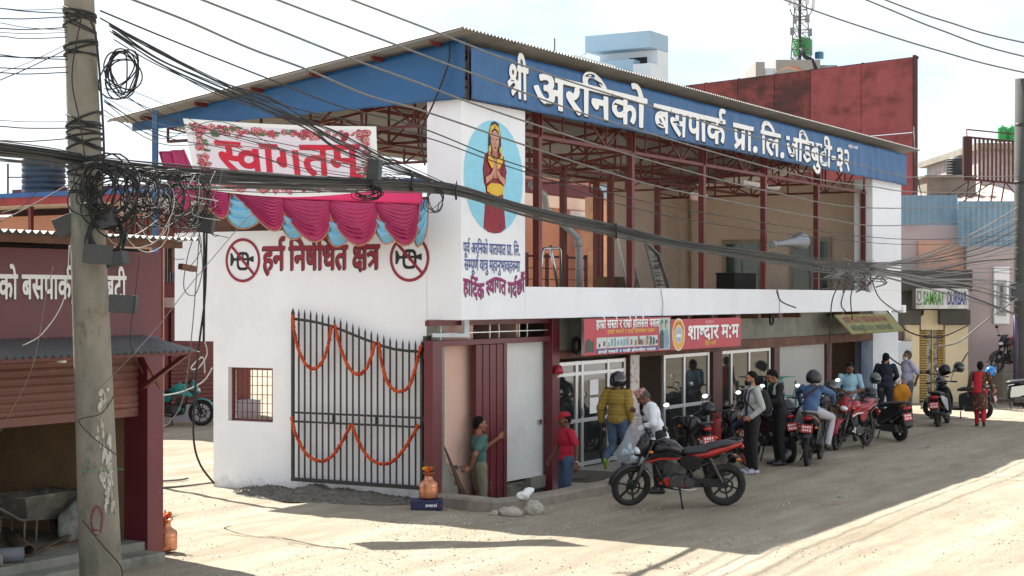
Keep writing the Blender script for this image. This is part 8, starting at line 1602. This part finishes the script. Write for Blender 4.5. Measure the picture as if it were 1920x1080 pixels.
# pale blue tower house
M_lb = mat('pale_blue_paint', C('9db8cc'), .8, .04, .6); M_lw = mat('pale_white_blue', C('d4dde4'), .8, .04, .6)
Pc = W2B(W(1219, 57, 85)); a_, b_ = Pc.x, Pc.y; bl_ = LB(1097, a_); ar_ = FA(1253, b_); zz_ = lambda py: W(0, py, 85).z
t = empty('blue_tower_house', ORI, ROT, 'pale blue flat topped tower house behind the tin roof', 'house')
m = MB(); m.box(a_, ar_, b_, bl_, zz_(88), zz_(57)); m.build('top_block', M_lb, t)
bs = LB(1187, a_ - .0)
m = MB(); m.box(a_ + .9, ar_, b_, bl_ - .4, 0, zz_(88) - .02); m.build('back_block', M_lw, t)
m = MB(); m.box(a_ + .0, a_ + .89, bs, bl_, 0, zz_(108)); m.build('front_block', M_lb, t); m = MB(); m.box(a_ + .0, ar_ - .3, b_ - .02, bs - .002, 0, zz_(118)); m.build('side_block', M_lw, t)
m = MB(); m.box(a_ + .85, a_ + .895, b_ + .6, b_ + 1.6, zz_(114), zz_(101)); m.build('window', M_dark, t)
m = MB(); [m.tube([(a_ - .4, bl_ - .2 + .25 * k, zz_(108)), (a_ - .4, bl_ - .2 + .25 * k, zz_(94 + 2 * k))], .02, 5) for k in range(4)]; m.tube([(a_ - .4, bl_ - .3, zz_(92)), (a_ - .4, bl_ + .6, zz_(101))], .025, 5); m.build('stair_rail', M_alu, t)
for px, py in ((1040, 72),): q = W(px, 104, 82); o = MB(); o.bar((0, 0, 0), (0, 0, .9), .06); o = o.build('roof_mast', M_iron); o.location = q - Vector((0, 0, .05)); tag(o, 'thin roof mast left of the pale blue tower house', 'mast')
t = empty('grey_roof_house', ORI, ROT, 'low grey roof house under the roof mast behind the tin roof', 'house'); q = W2B(W(1078, 104, 80)); m = MB(); m.box(q.x, q.x + 4, q.y, q.y + 5, 0, q.z - .25); m.build('wall', M_lb, t); m = MB(); m.box(q.x - .1, q.x + 4.2, q.y - .1, q.y + 5.2, q.z - .245, q.z); m.build('roof', M_lw, t)
# brick house with the telecom mast
M_brick = mat('grey_brick', C('a8a49e'), .9, .25, 30, stretch=(1, 1, 3)); BY = 92.0
t = empty('brick_house', (0, 0, 0), 0, 'grey brick house top with green tank and mast behind the red billboard', 'house')
m = MB(); bx(m, (1417, 116), (1434, 260), BY, 4); m.build('parapet_stub', M_brick, t); m = MB(); bx(m, (1455, 112), (1538, 260), BY + .2, 7); m.build('wall', M_brick, t); m = MB(); bx(m, (1434.5, 128), (1454.5, 260), BY + .5, 5); m.build('low_wall', M_lw, t); m = MB(); bx(m, (1538.5, 122), (1570, 260), BY + .6, 6); m.build('side_wall', mat('grey_sheet', C('8d9296'), .6), t)
tank(W(1505, 104, BY + 1.5), .55, 1.0, M_gt, 'green water tank at the foot of the telecom mast', 'rooftop water tanks'); tank(W(1536, 110, BY + 1.5), .25, .4, mat('blue_tank', C('4f86a8'), .5), 'small blue tank right of the telecom mast', 'rooftop water tanks')
t = empty('telecom_mast', W(1500, 112, BY + .8), 0, 'lattice telecom mast with panel antennas on the brick house', 'mast'); k = BY / F_PX; M_mast = mat('mast_grey', C('6d6f70'), .6, .1, metal=.3)
m = MB(); H_ = 170 * k
for x, y in ((-.35, -.2), (.35, -.2), (0, .35)): m.bar((x * 1.6, y * 1.6, 0), (x * .5, y * .5, H_), .06)
pr_ = ((-.35, -.2), (.35, -.2), (0, .35))
for i in range(9):
    s0_, s1_ = 1.6 - 1.1 * i / 9, 1.6 - 1.1 * (i + 1) / 9
    for j in range(3): p, q = pr_[j], pr_[(j + 1) % 3]; m.bar((p[0] * s0_, p[1] * s0_, H_ * i / 9), (q[0] * s1_, q[1] * s1_, H_ * (i + 1) / 9), .035); m.bar((p[0] * s0_, p[1] * s0_, H_ * i / 9), (q[0] * s0_, q[1] * s0_, H_ * i / 9), .03)
m.build('lattice', M_mast, t); m = MB(); m.bar((0, 0, 0), (0, 0, H_ + .5), .12); m.build('core_pole', M_iron, t)
for x, z, h_ in ((-.62, 118, 34), (.68, 112, 34), (-.36, 112, 30), (.36, 118, 30)): m = MB(); m.box(x - .1, x + .1, -.35, -.2, (z - h_ / 2) * k, (z + h_ / 2) * k); m.build('panel_antenna', mat('pale_antenna', C('d9dadb'), .5), t, bevel=.02)
for x, z in ((-.5, 52), (.5, 50), (-.35, 74), (.36, 76)): m = MB(); m.box(x - .11, x + .11, -.4, -.22, (z - 7) * k, (z + 7) * k); m.bar((x, -.3, z * k), (0, 0, z * k), .04); m.build('radio_unit', mat('radio_grey', C('85898b'), .5), t)
m = MB(); m.tube([(-.62, -.3, 95 * k), (-.5, -.2, 84 * k), (0, 0, 80 * k), (.5, -.2, 84 * k), (.68, -.3, 95 * k)], .035, 6); m.build('antenna_arm', M_mast, t)
m = MB(); m.tube([(0, -.2, 20 * k), (.2, -.4, 4 * k), (.6, -.5, -.1), (.9, -.6, -.9)], .12, 8); m.build('cable_run', M_cable, t)
o = MB(); q = W(1484, 133, 60.5); o.grid(lambda u, v: (q.x + (u - .5) * 1.0, q.y + v * .8, q.z + .18 * sin(pi * u) + .02 * v), 10, 3); o = o.build('awning_sheet', mat('orange_sheet', C('d39a86'), .5), solid=.01); tag(o, 'small curved orange awning above the red billboard', 'awning')

# ------------------------------------------------------------------ the right hand pole and all the cables
PL0, PR0 = Vector((-4.2, PY0, 0)), Vector((15.06, 49, 0))
KP = PY0 / 11                                                       # the left pole group was measured at 11 m; all of it stands at PY0
def PY(px):                                                         # depth of the vertical plane through both poles at a picture column
    d = PR0 - PL0; r = (px - 960) / F_PX; t = (r * PL0.y - PL0.x) / (d.x - r * d.y); return PL0.y + d.y * min(1.6, max(-.6, t))
def on(px, py): return W(px, py, PY(px))
t = empty('electric_pole', PR0, 0, 'dark concrete electricity pole at the right edge of the picture', 'pole')
m = MB(); m.tube([(0, 0, -.1), (.0, 0, 4), (.02, 0, W(0, 148, 49).z)], [.2, .19, .17], 20); m.build('shaft', mat('dark_pole_concrete', C('4c4d4b'), .9, .12, 3, .3, 40), t); m = MB(); m.lathe([(.18, 0), (.18, .1)], (.02, 0, W(0, 238, 49).z), n=18); m.build('clamp_band', M_iron, t); m = MB(); m.lathe([(.19, 0), (.19, .08)], (.01, 0, W(0, 345, 49).z), n=18); m.build('clamp_band', M_iron, t)
m = MB(); c = W(1906, 548, 48.7) - PR0; m.box(c.x - .2, c.x + .2, c.y - .12, c.y + .1, c.z - .28, c.z + .25); m.build('terminal_box', M_box, t, bevel=.02)
m = MB(); m.tube([W(1903, 590, 48.6) - PR0, W(1906, 640, 48.6) - PR0, W(1905, 760, 48.6) - PR0], .05, 8); m.build('purple_conduit', mat('purple_pipe', C('4a3a63'), .5), t)
def smooth(P, n=10):
    o = []
    for k in range(len(P) - 1):
        p0, p1, p2, p3 = P[max(0, k - 1)], P[k], P[k + 1], P[min(len(P) - 1, k + 2)]
        for j in range(n):
            f = j / n; o.append(0.5 * ((2 * p1) + (p2 - p0) * f + (2 * p0 - 5 * p1 + 4 * p2 - p3) * f * f + (3 * p1 - p0 - 3 * p2 + p3) * f ** 3))
    return o + [P[-1]]
def wire(P, r, m_, label, group='overhead wires', name='overhead_wire', jit=0.0, n=8):
    Q = smooth([Vector(p) for p in P], n)
    if jit: sd = R.random() * 99; Q = [q + Vector((jit * noise.noise(Vector((i * .35, sd, 0))), jit * noise.noise(Vector((i * .35, sd, 5))), jit * noise.noise(Vector((i * .35, sd, 9))))) for i, q in enumerate(Q)]
    m = MB(); m.tube(Q, r, 6); return tag(m.build(name, m_), label, 'cable', group)
wire([on(*p) for p in ((190, -26), (230, -8), (353, 40), (467, 90), (580, 132), (687, 178), (800, 210), (983, 272), (1140, 323), (1280, 360), (1547, 410), (1680, 423), (1912, 405))], .013, M_gcable, 'pale grey wire passing lowest of four across the blue banner end and painted lady')
wire([on(*p) for p in ((190, -78), (360, -8), (500, 47), (653, 108), (783, 155), (867, 187), (983, 227), (1140, 278), (1280, 318), (1447, 360), (1637, 390), (1912, 385))], .013, M_gcable, 'pale grey wire crossing just above the painted lady, second lowest of four')
wire([on(*p) for p in ((190, -128), (500, -8), (740, 83), (870, 132), (1033, 192), (1140, 227), (1390, 300), (1527, 335), (1637, 350), (1720, 360), (1912, 360))], .013, M_gcable, 'pale grey wire crossing the first letters of the blue banner')
wire([on(*p) for p in ((190, -182), (640, -8), (817, 60), (967, 118), (1133, 173), (1400, 252), (1680, 328), (1720, 332), (1912, 330))], .013, M_gcable, 'pale grey wire running highest along the white lettering of the blue banner')
for P, lb in ((((1000, -170), (1455, -6), (1600, 45), (1760, 95), (1930, 138), (2400, 230)), 'lower of three thin wires in the upper right sky, passing the telecom mast'), (((1150, -190), (1610, -6), (1760, 55), (1930, 108), (2400, 200)), 'middle of three thin wires in the upper right sky'), (((1180, -190), (1645, -6), (1780, 42), (1930, 82), (2400, 170)), 'upper of three thin wires in the upper right sky')):
    wire([W(x, y, 36) for x, y in P], .018, M_gcable, lb)
wire([on(*p) for p in ((188, 20), (333, 80), (517, 153), (640, 200), (790, 240), (983, 313), (1280, 392), (1680, 448), (1910, 440))], .009, M_cable, 'thin black wire from the left pole top past the necklace of the painted lady')
wire([on(*p) for p in ((188, 34), (400, 150), (560, 205), (790, 255), (983, 322), (1280, 410), (1680, 458), (1910, 450))], .008, M_cable, 'thin dark wire running just under the necklace wire to the right pole')
A1_ = ((205, 40), (300, 93), (400, 143), (500, 187), (583, 227), (640, 252), (740, 300), (857, 350)); A2_ = ((213, 73), (290, 123), (400, 173), (500, 213), (580, 250), (640, 285), (745, 325), (857, 356))
for k in range(13):
    f = (k + .5) / 13; j = lambda s_: R.uniform(-s_, s_)
    P = [on(x0 + (x1 - x0) * f + j(3), y0 + (y1 - y0) * f + j(6)) for (x0, y0), (x1, y1) in zip(A1_, A2_)]; P[-1] = on(857 + j(4), 352 + j(5))
    wire(P, R.choice((.005, .006, .009)), M_cable, 'black wire of the slanting sheaf from the left pole top to the thick bundle', 'slanting sheaf of wires')
for k in range(9):
    y0 = R.uniform(140, 240); P = [on(195, y0), on(300, y0 + 55 + R.uniform(-20, 20)), on(420, 250 + R.uniform(-25, 45)), on(600, 300 + R.uniform(-20, 30)), on(760, 335 + R.uniform(-12, 12))]
    wire(P, R.choice((.003, .004, .005)), R.choice((M_cable, M_cable, M_gcable)), 'thin slack wire sagging from the left pole across the welcome banner', 'thin slack wires across the banner')
LFT = Vector((-8.2, 10.2, 0))
for k, (y0, y1) in enumerate(((14, 14), (15, 26), (34, 30), (42, 58), (52, 50), (60, 60), (66, 68), (102, 112), (132, 70), (147, 80), (105, 105), (126, 124), (135, 134), (225, 228), (236, 240), (262, 258))):
    a = W(150, y1, PY0); b = W(-60, y0 + (y0 - y1) * .45, 15.8); mid = (a + b) / 2 + Vector((0, 0, -.012 - R.random() * .02)); b2 = a + (b - a) * 3.2; wire([a, mid, b, b2], R.choice((.0035, .005, .006)), M_cable, 'black wire leaving the left pole towards the left edge', 'wires leaving to the left')
# thick main bundle
BP = ((-420, 262), (-80, 272), (0, 283), (90, 293), (190, 309), (330, 330), (500, 340), (640, 345), (750, 347), (860, 358), (985, 394), (1150, 432), (1280, 459), (1430, 481), (1560, 500), (1640, 503))
m = MB()
for k in range(38):
    o1, o2 = R.gauss(0, .4), R.gauss(0, .5); sd = R.random() * 50; P = []
    for i, (x, y) in enumerate(BP):
        w_ = (16, 16, 17, 15, 14, 22, 19, 14, 13, 10, 11, 11, 9, 10, 13, 13)[i]; k_ = PY(x) / F_PX
        P.append(on(x, y) + Vector((0, .05 * o1, (max(-1.1, min(1.1, o2 + .45 * noise.noise(Vector((i * .6, sd, 0)))))) * w_ * k_)))
    m.tube(smooth(P, 6), R.choice((.006, .009, .012)), 5, R.choice((0, 1, 1, 1)))
for x, y in ((773, 340), (855, 357), (1155, 433), (700, 347)):
    c = on(x, y); m.torus(c, .12, .016, 'x', 14, 6)
tag(m.build('cable_bundle', [M_cable, mat('dusty_cable', (.085, .08, .07), .7)]), 'thick black cable bundle sagging from the left pole across the whole front', 'cable bundle')
for k in range(22):
    y1 = 395 + 210 * k / 22 + R.uniform(-6, 6); P = [on(1635 + R.uniform(-6, 6), 502 + R.uniform(-10, 12)), on(1730, 500 + (y1 - 470) * .25 + R.uniform(-6, 12)), on(1830, 485 + (y1 - 470) * .6 + R.uniform(-5, 8)), on(1908, y1)]
    wire(P, R.choice((.012, .016, .022)), R.choice((M_cable, M_gcable, M_gcable)), 'dusty wire of the fan spreading to the right pole', 'fan of wires at the right pole')
for P, lb in ((((1815, 660), (1780, 700), (1700, 690), (1640, 640), (1600, 560)), 'drooping black wire looped over the cream gate, lower one'), (((1815, 610), (1760, 632), (1700, 620), (1655, 570), (1625, 510)), 'drooping black wire looped over the cream gate, upper one'), (((1908, 560), (1850, 600), (1800, 640), (1760, 650)), 'pale wire drooping beside the white window trim')):
    wire([W(x, y, 45.2) for x, y in P], .022, M_gcable if 'pale' in lb else M_cable, lb)
def coil(c, r, n, jit, rad, label, ry=1.3, mt=M_cable, tilt=(0, 0), name='cable_coil', droop=.2, extra=0, mi2=None):
    m = MB(); P = []; N = n * 22
    for i in range(N + 1):
        a = 2 * pi * i / 22; q = i / 22; rr = r * (1 + .22 * noise.noise(Vector((q * 1.3, 1, r * 7))) + .08 * noise.noise(Vector((i * .3, 7, 2))))
        P.append(Vector((rr * cos(a) + jit * noise.noise(Vector((q * 2.1, 3, 0))), jit * .8 * noise.noise(Vector((q * 2.3, 0, 3))), ry * rr * sin(a) + jit * noise.noise(Vector((q * 1.7, 9, 4))) - droop * r)))
    m.tube(P, rad, 5)
    o = m.build(name, mt); o.location = c; o.rotation_euler = (tilt[0], 0, tilt[1]); return tag(o, label, 'cable coil', 'coils of cable on the left pole')
coil(W(228, 130, 10.95 * KP), 0.095 * KP, 9, .13 * KP, 0.0052 * KP, 'coil of black cable hanging high beside the left pole', 1.55)
coil(W(212, 358, 10.82 * KP), 0.146 * KP, 11, .16 * KP, 0.0060 * KP, 'largest coil of black cable, on the right side of the left pole')
coil(W(180, 345, 10.75 * KP), 0.112 * KP, 7, .16 * KP, 0.0056 * KP, 'coil of black cable wound across the front of the left pole')
coil(W(262, 352, 10.9 * KP), 0.112 * KP, 8, .16 * KP, 0.0048 * KP, 'tangled coil just right of the largest coil')
coil(W(305, 362, 11.2 * KP), 0.129 * KP, 8, .18 * KP, 0.0048 * KP, 'loose cable coil half way between the pole and the drape')
coil(W(352, 368, 11.6 * KP), 0.129 * KP, 8, .16 * KP, 0.0048 * KP, 'rightmost loose cable coil by the white wall')
coil(W(330, 385, 11.5 * KP), 0.138 * KP, 4, .22 * KP, 0.0032 * KP, 'loose pale cable loops below the bundle', mt=M_gcable); coil(W(270, 395, 11.2 * KP), 0.155 * KP, 4, .24 * KP, 0.0032 * KP, 'pale thin cable loops under the largest coil', mt=M_wcable)
coil(W(199, 438, 10.83 * KP), 0.112 * KP, 7, .05 * KP, 0.0060 * KP, 'round black coil round the pole above the lowest boxes', 1.15)
for k in range(26):                                                 # stray ends hanging from the tangle
    x = R.uniform(160, 420); y = R.uniform(310, 360); Y = (11 + (x - 190) / 230 * .8) * KP; l = R.uniform(30, 150)
    wire([W(x, y, Y - .2), W(x + R.uniform(-25, 25), y + l * .4, Y - .22), W(x + R.uniform(-40, 40), y + l * .8, Y - .2), W(x + R.uniform(-50, 50), y + l * R.uniform(.6, 1.1), Y - .18)], R.choice((.004, .006)), R.choice((M_cable, M_cable, M_gcable, M_wcable)), 'stray cable end hanging from the tangle on the left pole', 'stray cable ends', 'stray_cable')
# wraps round the pole
m = MB()
for z0 in (6.05, 5.95, 5.8, 5.68, 4.95, 4.86, 4.74, 4.6, 4.45, 4.3):
    for k in range(3):
        z = z0 + R.uniform(-.05, .05); c = pole_at(z); rr = pole_r(z) + .01; e = R.uniform(-.08, .08); m.tube([(c.x + rr * cos(q), c.y + rr * sin(q), z + e * cos(q)) for q in [2 * pi * i / 20 for i in range(20)]], R.choice((.008, .012)), 5, closed=True)
tag(m.build('cable_wraps', M_cable), 'black cable wraps bound round the left pole', 'cable wraps', kind='stuff')
wire([W(170, 40, PY0 - .27), W(180, 70, PY0 - .27), W(190, 180, PY0 - .27), W(195, 290, PY0 - .27), W(190, 330, PY0 - .27)], .012, M_cable, 'black cable running down the right side of the left pole shaft')
wire([W(155, 20, PY0 - .27), W(135, 140, PY0 - .27), W(150, 230, PY0 - .27), W(160, 300, PY0 - .27)], .007, M_cable, 'thin cable running down the front of the left pole shaft')
zc = lambda x, y: W(x, y, PY0 - .26)
wire([zc(214, 742), zc(190, 775), zc(152, 785), zc(150, 795), zc(180, 825), zc(218, 853)], .005, M_cable, 'thin wire crossing the worn paint of the left pole')
wire([zc(155, 975), zc(190, 1020), zc(225, 1060), zc(229, 1090)], .006, M_cable, 'thin wire slanting over the foot of the left pole')
wire([zc(150, 882), zc(185, 885), zc(215, 880), zc(232, 880)], .004, mat('green_string', C('4f8a6a'), .8), 'green string tied round the left pole', name='string')
# long drops beside the gate wall and over the shop
for P, r, mt, lb in ((((388, 400), (387, 470), (384, 560), (374, 640), (366, 730), (363, 820), (375, 870), (402, 907)), .016, M_cable, 'thick black cable dropping beside the white wall to the ground'), (((382, 405), (383, 500), (382, 640)), .018, M_cable, 'straight black cable dropping down the white wall edge'), (((372, 420), (352, 480), (345, 540), (366, 552), (380, 500), (372, 440)), .008, M_gcable, 'grey cable loop hanging beside the white wall'), (((375, 420), (362, 600), (345, 740), (320, 790), (302, 800)), .008, M_gcable, 'grey wire swinging from the wall to the awning column'), (((398, 690), (380, 716), (340, 735), (302, 742)), .01, M_wcable, 'pale wire slung low across the gateway'), (((384, 640), (388, 665), (372, 690), (358, 690), (380, 670), (384, 700)), .01, M_wcable, 'knotted pale wire loop by the awning end')):
    wire([W(x, y, 23.5) for x, y in P], r, mt, lb)
for P, r, mt, lb in ((((470, 400), (360, 530), (290, 620), (215, 700), (150, 760)), .003, M_gcable, 'thin pale guy wire slanting from the drape down past the pole'), (((100, 500), (85, 560), (60, 690), (0, 810)), .003, M_gcable, 'thin wire hanging in front of the maroon sign, left of the pole'), (((130, 460), (120, 560), (80, 625), (42, 648)), .0035, M_wcable, 'pale cable end hanging before the tin awning'), (((0, 415), (60, 385), (130, 345)), .005, M_gcable, 'grey stay wire rising to the pole at the left edge'), (((0, 400), (50, 380), (100, 310)), .003, M_cable, 'thin stay wire at the left edge above the shop roof'), (((262, 480), (255, 540), (245, 640), (268, 700)), .003, M_cable, 'thin black wire hanging right of the pole over the maroon sign')):
    wire([W(x, y, PY0 - .35) for x, y in P], r * 1.4, mt, lb)
wire([B2W(-.2, LB(843, -.2), ZL(843, 82, -.2)), B2W(-.22, LB(842, -.2), ZL(842, 120, -.2)), B2W(-.25, LB(818, -.2), ZL(818, 190, -.2)), B2W(-.22, LB(795, -.2), ZL(795, 236, -.2)), B2W(-.2, LB(790, -.2), ZL(790, 262, -.2)), B2W(-.2, LB(797, -.2), ZL(797, 310, -.2))], .016, M_cable, 'black cable dangling over the side of the blue banner')
# tangle at the right end of the bundle
m = MB()
for k in range(60):
    x = R.gauss(1590, 26); y = 500 + R.gauss(8, 10); P = [on(x, y)]
    for j in range(R.randrange(2, 5)): x += R.uniform(-22, 22); y += R.uniform(-6, 14); P.append(on(x, min(y, 548)))
    m.tube(smooth(P, 5), R.choice((.012, .016)), 5, R.choice((0, 0, 1)))
tag(m.build('cable_tangle', [M_cable, M_gcable]), 'ragged tangle of cable ends on the bundle near the end pillar', 'cable tangle')
for P in (((1575, 530), (1560, 565), (1556, 630), (1552, 680)), ((1600, 535), (1595, 560), (1598, 600)), ((1585, 540), (1577, 570), (1586, 585)), ((1635, 525), (1650, 560), (1690, 590)), ((1456, 545), (1465, 565), (1492, 577))):
    wire([on(*p) if p[1] < 552 else W(p[0], p[1], PY(p[0])) for p in P], .014, M_cable, 'cable end dangling from the ragged tangle over the white band', 'dangling ends at the tangle')
coil(on(690, 356), .16, 7, .1, .007, 'small knot of cable hanging under the bundle before the pink drape', .5); coil(on(815, 372), .1, 5, .12, .006, 'small loop of cable hanging under the bundle at the pillar edge', 1.5)
for px in (1239, 1458): wire([B2W(FA(px, -.03), -.03, ZF(px, 542, -.03)), B2W(FA(px + 4, -.03), -.03, ZF(px, 570, -.03)), B2W(FA(px + 2, -.03), -.03, ZF(px, 600, -.03))], .007, M_gcable, ('left', 'right')[px > 1300] + ' thin wire hanging straight down over the white band')
# hoses and debris on the ground in the gateway
for P, lb in ((((303, 905), (335, 903), (352, 900)), 'thin pale rod on the ground in the gateway, upper one'), (((303, 918), (350, 914), (400, 908)), 'dark hose lying across the gateway ground')):
    wire([G(*p) + Vector((0, 0, .03)) for p in P], .018, M_gcable, lb, name='hose')
m = MB()
BPp = B2W(-.6, LB(291, -.6), 0); m.bar((0, 0, 0), (.0, 0, 6.35), .09); o = m.build('banner_post', mat('blue_post_paint', C('3d5f86'), .6, .1)); o.location = BPp; tag(o, 'blue steel post holding the left end of the welcome banner', 'post')

# the whitewashed wall across the road (the shop glass mirrors it)
t = empty('roadside_wall', ORI, ROT, 'long whitewashed wall across the road, seen only mirrored in the shop glass', 'wall')
m = MB(); m.box(-4, 40, -15.2, -15.0, -.1, 3.4); m.build('wall', M_white, t); m = MB(); m.box(-4.1, 40.1, -15.3, -14.9, 3.403, 3.55); m.build('coping', M_conc, t)
